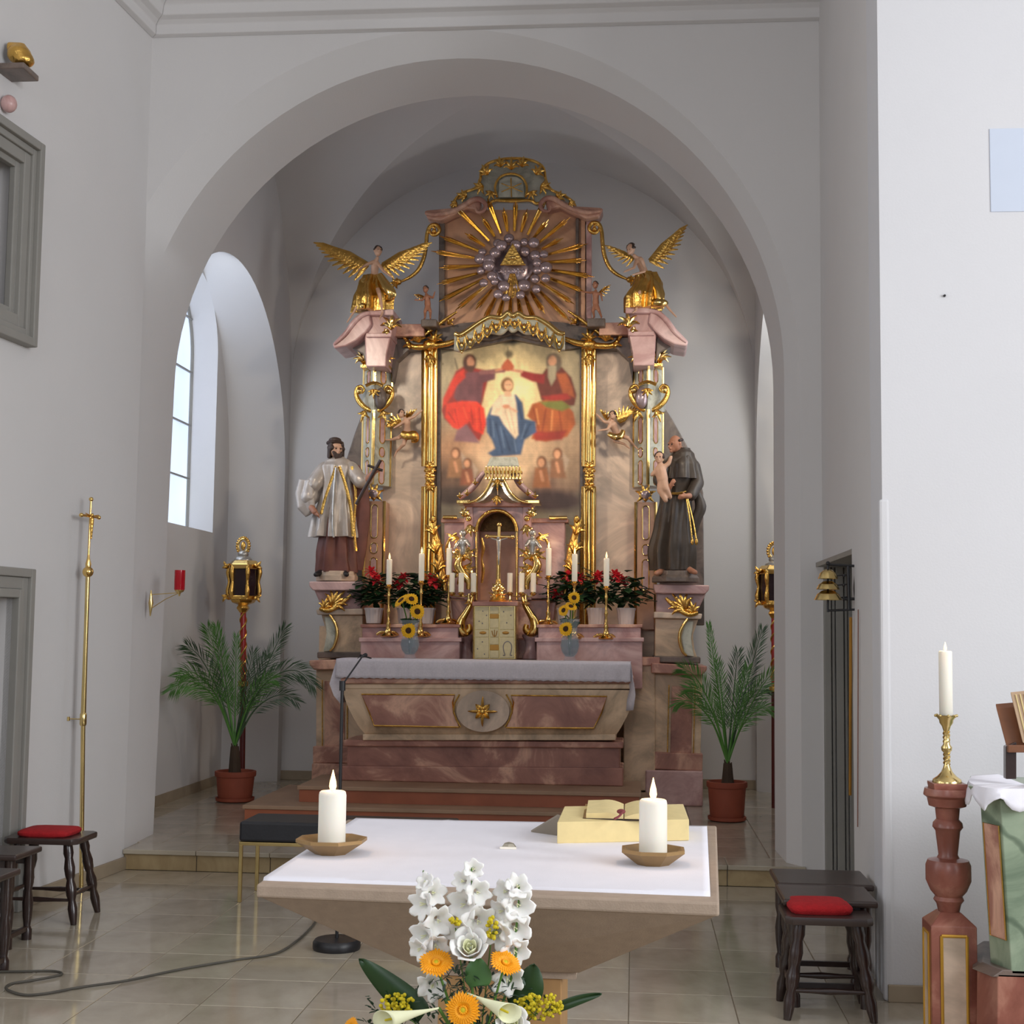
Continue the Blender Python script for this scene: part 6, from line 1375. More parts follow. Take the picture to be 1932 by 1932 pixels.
for (x, y) in ((911, 1153), (918, 1161), (904, 1172), (910, 1176), (950, 1154), (964, 1161), (956, 1175), (910, 1211), (901, 1224), (914, 1234)): B().ell(P(x, y, YD-.001), (.006, .004, .006), nu=8, nv=6).mk('stone', MT['bluegrey'], t, smooth=True)
B().tube([P(893.5, 1144, YD), P(893.5, 1243, YD)], .006, 6).mk('gilt_edge', MT['goldp'], t, smooth=True); B().tube([P(973, 1144, YD), P(973, 1243, YD)], .006, 6).mk('gilt_edge', MT['goldp'], t, smooth=True)
B().pbox(891, 1135, 977, 1143, YD-.03, .30).mk('top_slab', MT['red'], t, bev=.004)
ztab = P(930, 1135, YD).z
# ---- crucifix on the tabernacle
t = T('altar_crucifix', (P(940, 1135, YD+.13).x, YD+.13, ztab), 'gold crucifix on an ornate foot above the tabernacle box', 'crucifix'); Yx = YD+.13
B().tube(pl([(940, 1100), (941, 1040), (942, 992)], Yx), [.018, .015, .014], 8).tube(pl([(921, 1012), (965, 1013)], Yx), .013, 8).ell(P(942, 990, Yx), .022).ell(P(919, 1012, Yx), .02).ell(P(967, 1013, Yx), .02).mk('cross', MT['goldp'], t, smooth=True)
b = B(); b.cap(P(941, 1022, Yx-.03), .020, P(941, 1038, Yx-.03), .016).cap(P(941, 1038, Yx-.03), .015, P(941, 1056, Yx-.04), .010).cap(P(941, 1020, Yx-.03), .008, P(926, 1015, Yx-.02), .006).cap(P(941, 1020, Yx-.03), .008, P(957, 1015, Yx-.02), .006).ell(P(940, 1015, Yx-.04), .014).cap(P(941, 1056, Yx-.04), .01, P(941, 1066, Yx-.03), .007)
b.mk('corpus', MT['silver'], t, smooth=True, rem=.005)
b = B(); [acan(b, P(940, yy, Yx-.02), math.radians(a), L, 5, 1.3, .010) for yy, a, L in ((1118, 90, .10), (1125, 160, .09), (1125, 20, .09), (1112, 45, .07), (1112, 135, .07))]; b.mk('foot_leaves', MT['goldp'], t, smooth=True)
B().lathe([(.075, 0), (.08, .01), (.06, .03), (.03, .06), (.022, .12), (.03, .15), (.016, .2)], Vector((P(940, 1130, Yx).x, Yx, ztab)), 14).mk('foot', MT['gold'], t, smooth=True)
t = T('tea_light', Vector((P(962, 1137, YD).x, YD-.0, ztab+.0)), 'tiny lit tea light at the right end of the tabernacle top', 'candle')
B().lathe([(.016, 0), (.018, .004), (.018, .02), (.014, .022)], Vector((P(962, 1137, YD).x, YD, ztab)), 12).mk('cup', MT['brass'], t, smooth=True); flame(t, (P(962, 1137, YD).x, YD, ztab+.02), .7)

# ================================================================== CANDLESTICKS AND CANDELABRA
zst = ZS
def stick(px, ptop, pbot, Y, zb, label, order):
    a = P(px, ptop, Y); h = a.z-zb; c = Vector((a.x, Y, zb)); t = T('altar_candlestick', c, label, 'candlestick', 'six brass candlesticks on the high altar')
    pr = [(.070, 0), (.074, .008), (.060, .018), (.038, .030), (.024, .055), (.016, .09), (.022, .105), (.012, .13)]
    pr += [(.010, h*.42), (.013, h*.45), (.018, h*.48), (.013, h*.51), (.009, h*.55), (.011, h*.75), (.017, h*.80), (.010, h*.84), (.014, h*.92), (.034, h*.955), (.038, h*.965), (.018, h*.97), (.020, h*.99), (.026, h)]
    B().lathe(pr, c, 14).mk('stem', MT['goldp'], t, smooth=True, ang=70)
    for k3 in range(3):
        a3 = -math.pi/2+k3*2*math.pi/3+.3; d = Vector((math.cos(a3), math.sin(a3), 0)); B().tube(sm([c+d*.03+Vector((0, 0, .04)), c+d*.07+Vector((0, 0, .035)), c+d*.098+Vector((0, 0, .02)), c+d*.105+Vector((0, 0, .0122))], 3), [.010, .013, .012, .012], 8).mk('claw_foot', MT['goldp'], t, smooth=True)
    return c+Vector((0, 0, h))
data = [(734, 1055, 1103, 1200, 'outermost left'), (795, 1044, 1096, 1188, 'second from the left'), (847, 1034, 1085, 1180, 'left beside the shrine'), (1035, 1034, 1086, 1182, 'right beside the shrine'), (1084, 1045, 1097, 1190, 'second from the right'), (1144, 1053, 1106, 1204, 'outermost right')]
for i, (x, yt, yb, yf_, pos) in enumerate(data):
    Yc2 = YG+.05 if i in (0, 5) else (YS+.05 if i in (2, 3) else YG+.06)
    Yc2 = 12.03 if i in (0, 1, 4, 5) else 12.19
    zb = ZL if i in (0, 1, 4, 5) else ZS
    q = stick(x, yb, yf_, Yc2, zb, 'brass altar candlestick, %s of the six on the altar shelves' % pos, i)
    t = T('altar_candle', q, 'slim white lit candle on the %s altar candlestick' % pos.replace(' of the six', ''), 'candle', 'six slim candles on the high altar')
    h = P(x, yt, Yc2).z-q.z; r = 5.4*Yc2/CF
    B().lathe([(r, 0), (r, h-.008), (r*.8, h), (.001, h-.004)], q, 14).mk('wax', MT['wax'], t, smooth=True, ang=40); flame(t, q+Vector((0, 0, h-.004)), 1.3)
for side, xs3, stem_x, yy in (('left', (853, 870, 893), 884, 1118), ('right', (962, 984, 1006), 992, 1118)):
    Yc3 = 12.16 if side == 'left' else 12.16; zb = P(stem_x, 1140, Yc3).z
    c = Vector((P(stem_x, 1140, Yc3).x, Yc3, zb)); t = T('candelabrum', c, 'low brass three branched candelabrum on the %s of the crucifix' % side, 'candelabrum')
    B().lathe([(.04, 0), (.042, .006), (.02, .02), (.010, .05), (.016, .07), (.008, .09)], c, 12).mk('base', MT['brass'], t, smooth=True)
    for j, x in enumerate(xs3):
        top = P(x, yy, Yc3-.02*(j == 1)); B().tube(sm([c+Vector((0, 0, .075)), lerp(c+Vector((0, 0, .05)), top, .5)+Vector((0, 0, -.01)), Vector((top.x, top.y, c.z+.08)), top], 4), .006, 6).mk('arm', MT['brass'], t, smooth=True)
        B().lathe([(.008, -.03), (.028, -.014), (.032, -.006), (.018, -.004), (.02, .004)], top, 12).mk('drip_cup', MT['brass'], t, smooth=True)
        h = P(x, 1082, Yc3).z-top.z; r = 5.2*Yc3/CF
        tag(B().lathe([(r, 0), (r, h-.004), (r*.85, h), (.001, h-.002)], top+Vector((0, 0, .004)), 14).mk('short_candle', MT['wax'], smooth=True, ang=40), 'short white unlit candle, %s of three on the %s low candelabrum' % (('leftmost', 'middle', 'rightmost')[j], side), 'candle', 'short candles on the low candelabra')
# ================================================================== PLANTS AND FLOWERS
def palm(px, pbase, ptrunk, Y, fronds, label, potx, mat, seed):
    z0 = CZ; c = Vector((P(px, pbase, Y).x, Y, z0)); t = T('potted_palm', c, label, 'plant'); s = Y/CF
    zr = P(px, potx[2], Y).z; hw1, hw0 = (potx[1]-potx[0])/2*s, (potx[1]-potx[0])/2*s*.86
    cx = P((potx[0]+potx[1])/2, pbase, Y).x; c2 = Vector((cx, Y, 0))
    B().lathe([(hw0*.9, z0+.02), (hw0*.97, z0+.05), (hw1*.92, zr-.05), (hw1*.98, zr-.045), (hw1, zr-.035), (hw1, zr-.003), (hw1*.96, zr), (hw1*.88, zr), (hw1*.82, zr-.05), (.001, zr-.05)], c2, 28).mk('pot', MT['terra'], t, smooth=True, ang=35)
    B().lathe([(hw0*.9, z0), (hw0*1.08, z0+.01), (hw0*1.1, z0+.035), (hw0*1.04, z0+.035), (hw0*.9, z0+.02)], c2, 28).mk('saucer', MT['terra'], t, smooth=True, ang=35)
    B().lathe([(hw1*.8, zr-.04), (hw1*.5, zr-.03), (.001, zr-.028)], c2, 20).mk('soil', MT['brown_disc'], t, smooth=True)
    base = P(px, ptrunk+48, Y); crown = P(px, ptrunk, Y)
    rnd = random.Random(seed)
    b = B().tube([Vector((base.x, Y, zr-.04)), lerp(base, crown, .5), crown], [.055, .045, .035], 10)
    for i in range(26):
        a = i*2.4; z = zr+(crown.z-zr)*i/26; p = Vector((base.x+(crown.x-base.x)*i/26, Y, z)); d = Vector((math.cos(a), math.sin(a), .9)).normalized(); r0 = .05-.018*i/26
        b.tube([p+Vector((d.x, d.y, 0))*r0*.8, p+Vector((d.x, d.y, 0))*(r0+.006)+Vector((0, 0, .035))], [.011, .004], 5)
    b.mk('trunk', simple('palm_trunk', sg(70, 54, 40), .85, bump=.4, bscale=60), t)
    for (tx, ty, dy, bend, droop, up_) in fronds:
        tip = P(tx, ty, Y+dy); mid = lerp(crown, tip, .5)+Vector((0, 0, 1))*bend
        pts = sm([crown, lerp(crown, mid, .5)+Vector((0, 0, bend*.35)), mid, lerp(mid, tip, .55)+Vector((0, 0, bend*.25)), tip], 8); n = len(pts)
        b = B().tube(pts, [.010, .007, .005, .002], 5)
        L = sum((pts[i+1]-pts[i]).length for i in range(n-1)); nl = int(L/.024)
        for k in range(nl):
            q = .26+.74*k/nl; i = min(int(q*(n-1)), n-2); p = lerp(pts[i], pts[i+1], q*(n-1)-i); d = (pts[i+1]-pts[i]).normalized()
            for sd in (-1, 1):
                side = d.cross(Vector((0, -1, .25))).normalized()*sd
                ll = (.22+.06*rnd.random())*math.sin(math.pi*min(1, max(.12, (q-.2)/.9)))**.5*(1.05-.45*q)*up_
                dr = (side*(.75-.3*q)+d*(.75+.4*q)+Vector((rnd.uniform(-.1, .1), rnd.uniform(-.3, .3), rnd.uniform(-.12, .12)-droop))).normalized()
                e = p+dr*ll+Vector((0, 0, -ll*ll*.8)); m = p+dr*ll*.5; w = Vector((0, 1, 0)).cross(dr).normalized()*.0040
                b.add([p, m+w, e, m-w+Vector((0, .002, 0))], [(0, 1, 2, 3)])
        b.mk('frond', MT[mat if rnd.random() < .7 else ('palm2' if mat == 'palm' else 'palm')], t)
palm(443, 1512, 1408, 11.96, [(338, 1272, -.6, .22, .15, 1.1), (392, 1186, -.2, .10, .05, 1.1), (408, 1182, -.05, .05, 0, .9), (446, 1200, .1, 0, 0, .7), (538, 1184, -.05, .05, 0, 1), (516, 1282, -.2, .16, .1, 1), (592, 1292, -.1, .34, .15, 1.2), (355, 1220, -.3, .16, .1, 1.1), (322, 1302, -.7, .26, .2, 1.1), (478, 1230, .2, .06, 0, .9), (560, 1322, .15, .2, .2, .9), (500, 1240, .25, .1, 0, 1)],
     'large potted palm in a terracotta pot beside the left lantern pole', (404, 482, 1454), 'palm', 1)
palm(1373, 1538, 1440, 11.45, [(1337, 1178, 0, .03, 0, .55), (1438, 1188, .05, .04, 0, .9), (1288, 1262, -.1, .18, .12, 1), (1462, 1266, -.1, .10, .05, 1), (1392, 1230, .1, .03, 0, .9), (1355, 1250, .1, .05, 0, .8), (1300, 1300, .1, .16, .15, .9), (1440, 1300, .15, .16, .15, 1), (1410, 1260, 0, .06, 0, .8), (1275, 1330, 0, .2, .2, .8), (1455, 1340, 0, .16, .2, .7)],
     'potted palm with light green fronds in a terracotta pot, right of the altar', (1334, 1409, 1474), 'palm2', 2)
# ---- processional lanterns
for nm, lx, yo, Yl_ in (('left', 459, 0, 12.35), ('right', 1461, 10, 12.35)):
    g = lambda dx, py, dy=0: P(lx+dx, py+yo, Yl_+dy)
    foot = Vector((g(0, 1400).x, Yl_, CZ)); t = T('procession_lantern', foot, 'gilded procession lantern on a red pole, %s' % ('left, behind the large palm' if nm == 'left' else 'right, half hidden by the arch pier'), 'lantern')
    p1, p2 = g(0, 1290), g(0, 1155)
    B().tube([foot, g(0, 1290)], .026, 12).mk('lower_pole', simple('dark_red_pole', sg(92, 34, 30), .35), t, smooth=True)
    B().tube([g(0, 1290), g(0, 1150)], .026, 12).mk('red_pole', simple('red_lacquer_pole', sg(168, 38, 34), .3, coat=.4), t, smooth=True)
    for k in range(2):
        b = B(); q = [lerp(p1, p2, i/40)+Vector((math.cos(i*.45+k*math.pi), math.sin(i*.45+k*math.pi), 0))*.027 for i in range(41)]; b.tube(q, .008, 6); b.mk('spiral_leaf', MT['gold'], t, smooth=True)
    B().lathe([(.028, -.03), (.045, -.02), (.045, .02), (.028, .03)], p1, 12).mk('collar', MT['gold'], t, smooth=True)
    cz = g(0, 1137); B().lathe([(.03, -.09), (.06, -.05), (.045, -.02), (.10, .0), (.12, .03), (.13, .05)], cz, 6).mk('cup', MT['gold'], t, smooth=True, ang=30)
    zb_, zt2 = g(0, 1128).z, g(0, 1068).z; r = .135; c = Vector((cz.x, Yl_, 0))
    hexp = [c+Vector((math.cos(math.pi/6+k*math.pi/3+.5), math.sin(math.pi/6+k*math.pi/3+.5), 0))*r for k in range(6)]
    hx = lambda z, f=1: [c+(p-c)*f+Vector((0, 0, z)) for p in hexp]
    B().loft([hx(zb_-.02, 1.1), hx(zb_+.02, 1.1)]).mk('bottom_frame', MT['gold'], t, bev=.008); B().loft([hx(zt2-.03, 1.1), hx(zt2+.01, 1.15), hx(zt2+.05, .8)]).mk('top_frame', MT['goldp'], t, bev=.008)
    B().loft([hx(zb_, .93), hx(zt2, .93)]).mk('dark_glass', simple('dark_lantern_glass', sg(44, 26, 30), .15), t)
    for k in range(6):
        a = hexp[k]; B().tube(sm([a+Vector((0, 0, zb_)), (a-c)*1.08+c+Vector((0, 0, zb_+.06)), a+Vector((0, 0, (zb_+zt2)/2)), (a-c)*1.08+c+Vector((0, 0, zt2-.06)), a+Vector((0, 0, zt2))], 4), [.016, .022, .013, .022, .016], 8).mk('corner_post', MT['gold'], t, smooth=True)
    for k in (-1, 1):
        for zz, a2 in ((zb_+.02, -60), (zt2-.02, 60)): acan(B(), Vector((c.x+k*.135, Yl_-.05, zz)), math.radians(a2 if k > 0 else 180-a2), .07, 3, 1.3, .013).mk('corner_leaf', MT['gold'], t, smooth=True)
    b = B().ell(g(0, 1058), (.085, .085, .05)).ell(g(0, 1046), (.05, .05, .04)); b.mk('dome', MT['silver'], t, smooth=True)
    top = g(0, 1030); ring = [top+Vector((.047*math.cos(a), 0, .062*math.sin(a))) for a in [2*math.pi*k/20 for k in range(20)]]
    B().tube(ring, .012, 6, closed=True).mk('crest_wreath', MT['goldp'], t, smooth=True)
    b = B(); [b.ell(p+(p-top)*.25, .012, nu=6, nv=5) for p in ring]; b.ell(top, (.022, .015, .04)); b.mk('crest_rays', MT['gold'], t, smooth=True)
# ---- flowers helpers
def petals(b, c, nrm_, r, n, r0=.3, w=.3, cup=.1, rows=1, tipz=0):
    c = Vector(c); nn = Vector(nrm_).normalized(); a = nn.orthogonal().normalized(); d = nn.cross(a)
    for row in range(rows):
        for k in range(n):
            t_ = 2*math.pi*(k+.5*row)/n; u = a*math.cos(t_)+d*math.sin(t_); v = nn.cross(u); rr = r*(1-.18*row)*(1+.06*math.sin(k*5.1))
            p0 = c+u*r*r0*.6; p1 = c+u*rr*.55+nn*(cup*r+.04*r*row); p2 = c+u*rr*.86+nn*(cup*r*.9+.05*r*row); p3 = c+u*rr+nn*(cup*r*.5+tipz*r)
            wd = r*w
            b.add([p0-v*wd*.3, p0+v*wd*.3, p1+v*wd*.5, p2+v*wd*.42, p3, p2-v*wd*.42, p1-v*wd*.5, p1+nn*-.03*r], [(0, 1, 7), (1, 2, 7), (2, 3, 7), (3, 4, 7), (4, 5, 7), (5, 6, 7), (6, 0, 7)])
    return b
def dbl(o, th=.0012): m = o.modifiers.new('s', 'SOLIDIFY'); m.thickness = th; return o
def rayflower(name, c, nn, r, label, pm, dm, n=24, stem_to=None, grp=None, cat='flower', disc=.35, sr=.004):
    c = Vector(c); t = T(name, c, label, cat, grp); nn = Vector(nn).normalized()
    dbl(petals(B(), c, nn, r, n, .3, 6.5/n*.9, .12, 2).mk('petals', MT[pm], t), r*.03)
    R = nn.to_track_quat('Z', 'Y').to_matrix(); B().ell(c+nn*r*.08, (r*disc, r*disc, r*.12), R).mk('flower_centre', MT[dm], t, smooth=True)
    b = B()
    for k in range(12): a = k*math.pi/6; b.ell(c+nn*r*.15+R@Vector((math.cos(a)*r*disc*.8, math.sin(a)*r*disc*.8, 0)), r*.07, nu=6, nv=5)
    b.mk('centre_ring', MT['orange'] if dm != 'brown_disc' else MT['brown_disc'], t, smooth=True)
    if stem_to is not None: B().tube(sm([c-nn*r*.05, lerp(c, Vector(stem_to), .4)-nn*r*.5, Vector(stem_to)], 5), sr, 6).mk('stem', MT['stem'], t, smooth=True)
    return t
# ---- vases with sunflowers on the altar cloth
for nm, vx, vt, fls in (('left', 773, 1170, ((758, 1134, (-.5, -.4, .6), 17, 'facing away at the back'), (776, 1131, (.3, -.8, .6), 14, 'topmost, facing forward'), (787, 1154, (.35, -.9, .1), 15, 'bent over the rim'), (771, 1190, (-.1, -1, .1), 15, 'pressed low inside the glass'))),
                        ('right', 1075, 1168, ((1083, 1128, (.1, -1, .2), 12, 'topmost, facing forward'), (1064, 1152, (-.5, -.8, .3), 12, 'turned to the left'), (1077, 1145, (.2, -.6, .7), 12, 'tilted upward in the middle'), (1068, 1187, (-.3, -.9, .2), 14, 'pressed low inside the glass')))):
    Yv = YM+.16; s = Yv/CF; c = Vector((P(vx, 1240, Yv).x, Yv, ztc+.004)); H = P(vx, vt, Yv).z-c.z
    t = T('glass_vase', c, 'clear waisted glass vase with sunflowers at the %s of the high altar cloth' % nm, 'vase')
    pr = [(.001, 0), (.050, 0), (.054, .006), (.042, .03), (.070, H*.22), (.082, H*.36), (.072, H*.52), (.058, H*.66), (.064, H*.85), (.084, H), (.080, H), (.060, H*.85), (.054, H*.66), (.068, H*.52), (.077, H*.36), (.066, H*.22), (.036, .035), (.001, .032)]
    B().lathe(pr, c, 24).mk('glass_body', MT['glass'], t, smooth=True, ang=60)
    B().lathe([(.001, .034), (.034, .036), (.064, H*.22), (.075, H*.36), (.068, H*.5), (.001, H*.5)], c, 20).mk('water', simple('murky_water', sg(150, 168, 176), .1, trans=.8), t, smooth=True, ang=60)
    for (x, y, nn, r, pos) in fls:
        rayflower('sunflower', P(x, y, Yv-.03 if y < 1180 else Yv-.075), nn, r*s, '%s sunflower in the %s glass vase, %s' % ('yellow', nm, pos), 'yellow', 'brown_disc', 18, c+Vector((0, 0, .06)), 'sunflowers in the two altar vases', disc=.42, sr=.006)
    b = B(); rnd = random.Random(vx)
    for k in range(9):
        a = rnd.uniform(0, 6.28); p = c+Vector((0, 0, H*rnd.uniform(.75, 1.0))); e = p+Vector((math.cos(a)*.09, math.sin(a)*.05, rnd.uniform(-.03, .06))); w = Vector((-math.sin(a), math.cos(a)*.3, .6)).normalized()*.028
        b.add([p, lerp(p, e, .5)+w, e, lerp(p, e, .5)-w], [(0, 1, 2, 3)])
    tag(dbl(b.mk('sunflower_leaves', MT['leaf'])), 'dark green leaves hanging over the rim of the %s glass vase' % nm, 'leaves', None, 'stuff')
# ---- poinsettias in white pots
def leafshape(b, p, d, L, w, up_=Vector((0, 0, 1)), curl=.15):
    d = Vector(d).normalized(); s_ = d.cross(up_); s_ = s_.normalized() if s_.length > .05 else Vector((1, 0, 0)); nn = s_.cross(d)
    q = [(0, .12), (.25, .8), (.5, 1), (.75, .7), (1, .03)]; o = len(b.v)
    for t_, wv in q:
        c = p+d*L*t_-up_*curl*L*t_*t_; b.v += [c-s_*w*wv+nn*w*.18, c, c+s_*w*wv+nn*w*.18]
    for i in range(4):
        a = o+i*3; b.f += [(a, a+1, a+4, a+3), (a+1, a+2, a+5, a+4)]
    return b
for i, (x, reds, lab) in enumerate(((705, ((706, 1088), (700, 1078), (712, 1094)), 'leftmost of the row'), (766, ((757, 1096), (750, 1102), (762, 1090)), 'half behind the sunflowers'), (803, ((812, 1092), (820, 1100)), 'left beside the shrine'),
                           (1068, ((1072, 1086), (1093, 1090), (1050, 1120)), 'right beside the shrine, behind the sunflowers'), (1125, ((1126, 1090), (1130, 1086)), 'second from the right'), (1181, ((1166, 1090), (1176, 1096), (1160, 1084)), 'rightmost of the row'))):
    Yp2 = 12.34; s = Yp2/CF; c = Vector((P(x, 1178, Yp2).x, Yp2, ZS)); H = P(x, 1147, Yp2).z-ZS
    t = T('poinsettia', c, 'poinsettia with red bracts in a white fluted pot, %s' % lab, 'plant', 'poinsettias on the altar shelf')
    b = B(); rings = []
    for f, z in ((.76, 0), (.80, .01), (.97, H*.85), (1.04, H*.9), (1.04, H), (.95, H), (.85, H*.6), (.01, H*.6)):
        rings.append([c+Vector((math.cos(a)*(17.5*s*f*(1+.03*math.cos(14*a*1.0))), math.sin(a)*(17.5*s*f*(1+.03*math.cos(14*a))), z)) for a in [2*math.pi*k/84 for k in range(84)]])
    b.loft(rings).mk('pot', MT['whitepot'], t, smooth=True, ang=50)
    rnd = random.Random(i+5); b = B()
    for k in range(120):
        a = rnd.uniform(0, 6.28); el_ = rnd.uniform(.05, 1.45); R_ = rnd.uniform(.06, .25)
        p = c+Vector((math.cos(a)*math.cos(el_)*R_*.8, math.sin(a)*math.cos(el_)*R_*.4-.02, H+.03+math.sin(el_)*R_*1.15))
        leafshape(b, p, (math.cos(a)+.01, math.sin(a)*.6-.3, rnd.uniform(-.4, .5)), rnd.uniform(.08, .13), rnd.uniform(.026, .040))
    o = dbl(b.mk('foliage', MT['leaf'], t)); tag(o, kind='stuff')
    for k, (rx, ry) in enumerate(reds):
        b = B(); cc2 = P(rx, ry, Yp2-.06)
        for q in range(8): a = q*math.pi/4+k; leafshape(b, cc2, (math.cos(a), -.35, math.sin(a)*.7+.2), .066, .022)
        dbl(b.mk('red_bract', MT['redfl'], t))
# ================================================================== FLOWER ARRANGEMENT IN FRONT
YW = 3.25; s = YW/CF
W_ = lambda px, py, dy=0: P(px, py, YW+dy)
cbase = W_(900, 2010); zfl = cbase.z-.06
t = T('flower_stand', Vector((cbase.x, YW, 0)), 'dark wooden stand carrying the white and yellow flower arrangement', 'stand')
B().lathe([(.16, 0), (.16, .03), (.05, .05), (.04, zfl-.05), (.15, zfl-.02), (.15, zfl)], Vector((cbase.x, YW, 0)), 20).mk('column', MT['dwood'], t, smooth=True, ang=35)
t = T('flower_bowl', Vector((cbase.x, YW, zfl)), 'low green bowl holding the front flower arrangement', 'bowl')
B().lathe([(.06, 0), (.07, .005), (.11, .05), (.12, .06), (.10, .06), (.001, .055)], Vector((cbase.x, YW, zfl+.001)), 20).mk('bowl', MT['leaf'], t, smooth=True, ang=35)
hub = Vector((cbase.x, YW, zfl+.05))
def floret(t, c, nn, r, seed):
    c = Vector(c); nn = Vector(nn).normalized(); R = nn.to_track_quat('Z', 'Y').to_matrix(); b = B(); rings = []; rnd = random.Random(seed); ph = rnd.uniform(0, 6)
    for (q, z) in ((.14, -.9), (.22, -.55), (.42, -.2), (.68, .0), (.92, .12), (1.08, .12)):
        ring = []
        for k in range(30):
            a = 2*math.pi*k/30; lob = abs(math.cos(3*a+ph)); f = 1-(.30*(1-lob))*max(0, (q-.3)/.7)+.06*math.sin(9*a+ph)*(q > .8)
            ring.append(c+R@Vector((math.cos(a)*q*f*r, math.sin(a)*q*f*r, (z-.16*(1-lob)*(q > .6)+.05*math.sin(7*a)*(q > .8))*r)))
        rings.append(ring)
    o = b.loft(rings, cap=False).mk('floret', MT['white_petal'], t, smooth=True, ang=80); dbl(o, .001)
    b = B(); [b.cap(c+nn*(-.4*r), .0012, c+nn*(.05*r)+R@Vector((math.cos(k*2.1)*.1*r, math.sin(k*2.1)*.1*r, 0)), .0016, 5) for k in range(3)]; b.mk('stamens', MT['cream'], t, smooth=True)
def glad(xs4, base, top, label, buds):
    t = T('gladiolus', W_(*base), label, 'flower', 'white gladioli of the front arrangement')
    B().tube(sm([hub, W_(*base), W_((base[0]+top[0])/2, (base[1]+top[1])/2), W_(*top)], 6), [.004, .0035, .003, .0018], 6).mk('stem', MT['stem'], t, smooth=True)
    for i, (x, y, r, dx, dz) in enumerate(xs4): floret(t, W_(x, y, -.012-.004*(i % 3)), (dx, -1, dz), r*s*1.22, x*7+y)
    for (x, y, dx) in buds: B().cap(W_(x, y+14), .0045, W_(x+dx, y-8), .0025, 8).mk('bud', MT['stem'], t, smooth=True)
glad([(818, 1684, 21, .5, .3), (795, 1706, 24, -.7, .1), (828, 1738, 24, .4, -.1), (797, 1768, 24, -.6, -.2), (822, 1786, 22, .2, -.4), (790, 1792, 18, -.6, -.3), (815, 1862, 24, -.1, -.3), (802, 1664, 15, -.4, .6)], (818, 1830), (806, 1648), 'white gladiolus spike, left one of three, with a green bud at its tip', [(811, 1660, 1), (803, 1652, -4)])
glad([(893, 1640, 16, .2, .3), (872, 1662, 17, -.5, .3), (902, 1684, 21, .4, 0), (872, 1708, 26, -.4, 0), (903, 1740, 28, .3, -.1), (868, 1762, 26, -.5, -.3)], (890, 1840), (890, 1632), 'white gladiolus spike, middle and tallest of three', [])
glad([(952, 1682, 19, -.5, .2), (977, 1672, 20, .3, .5), (978, 1708, 26, .3, 0), (943, 1720, 20, -.7, 0), (972, 1752, 26, .2, -.1), (940, 1764, 24, -.4, -.2), (972, 1796, 24, .4, -.3), (958, 1850, 26, .3, -.4)], (966, 1840), (982, 1662), 'white gladiolus spike, right one of three', [(980, 1676, 0)])
# roses
def rose(c, nn, r, label):
    c = Vector(c); nn = Vector(nn).normalized(); t = T('rose', c, label, 'flower', None); R = nn.to_track_quat('Z', 'Y').to_matrix()
    for row, (rad, tilt, n, L) in enumerate(((.12, .1, 3, .5), (.24, .25, 4, .6), (.4, .5, 5, .7), (.55, .9, 5, .78))):
        for k in range(n):
            a = 2*math.pi*k/n+row*.7; b = B(); rings = []
            for i in range(6):
                v = i/5; ring = []
                for j in range(7):
                    u = (j/6-.5)*2; aa = a+u*(1.2-.55*row*.3)*(.6+.4*math.sin(v*3.14)); rr = rad+v*v*tilt*.55+.06*math.sin(v*3)
                    ring.append(c+R@Vector((math.cos(aa)*rr*r, math.sin(aa)*rr*r, (-.45+v*L*1.15-.18*abs(u)**2*v)*r)))
                rings.append(ring)
            dbl(b.loft(rings, cap=False, close=False).mk('petal', MT['white_petal'] if row > 1 else MT['cream'], t, smooth=True), .0012)
    B().tube([c-nn*r*.4, hub], .003, 6).mk('stem', MT['stem'], t, smooth=True)
rose(W_(886, 1786, -.045), (0, -.75, .65), 34*s, 'large open white rose at the centre below the gladioli')
rose(W_(966, 1932, -.09), (.2, -.85, .5), 30*s, 'white rose at the bottom edge, right of the front gerbera')
# gerberas
rayflower('gerbera', W_(823, 1818, -.05), (.05, -.62, .8), 32*s, 'orange yellow gerbera tilted upward, left under the gladioli', 'orange', 'goldenrod', 30, hub, 'yellow gerberas of the front arrangement', disc=.22, sr=.003)
rayflower('gerbera', W_(953, 1818, -.05), (.35, -.5, .85), 30*s, 'orange yellow gerbera seen edge on, right under the gladioli', 'orange', 'goldenrod', 30, hub, 'yellow gerberas of the front arrangement', disc=.22, sr=.003)
rayflower('gerbera', W_(874, 1905, -.10), (.0, -1, .12), 32*s, 'orange yellow gerbera facing the viewer, lowest in the middle', 'orange', 'goldenrod', 30, hub, 'yellow gerberas of the front arrangement', disc=.24, sr=.003)
rayflower('gerbera', W_(664, 1938, -.03), (-.5, -.7, .3), 18*s, 'orange yellow flower just peeking in at the lower left of the arrangement', 'orange', 'goldenrod', 24, hub, 'yellow gerberas of the front arrangement', disc=.24, sr=.003)
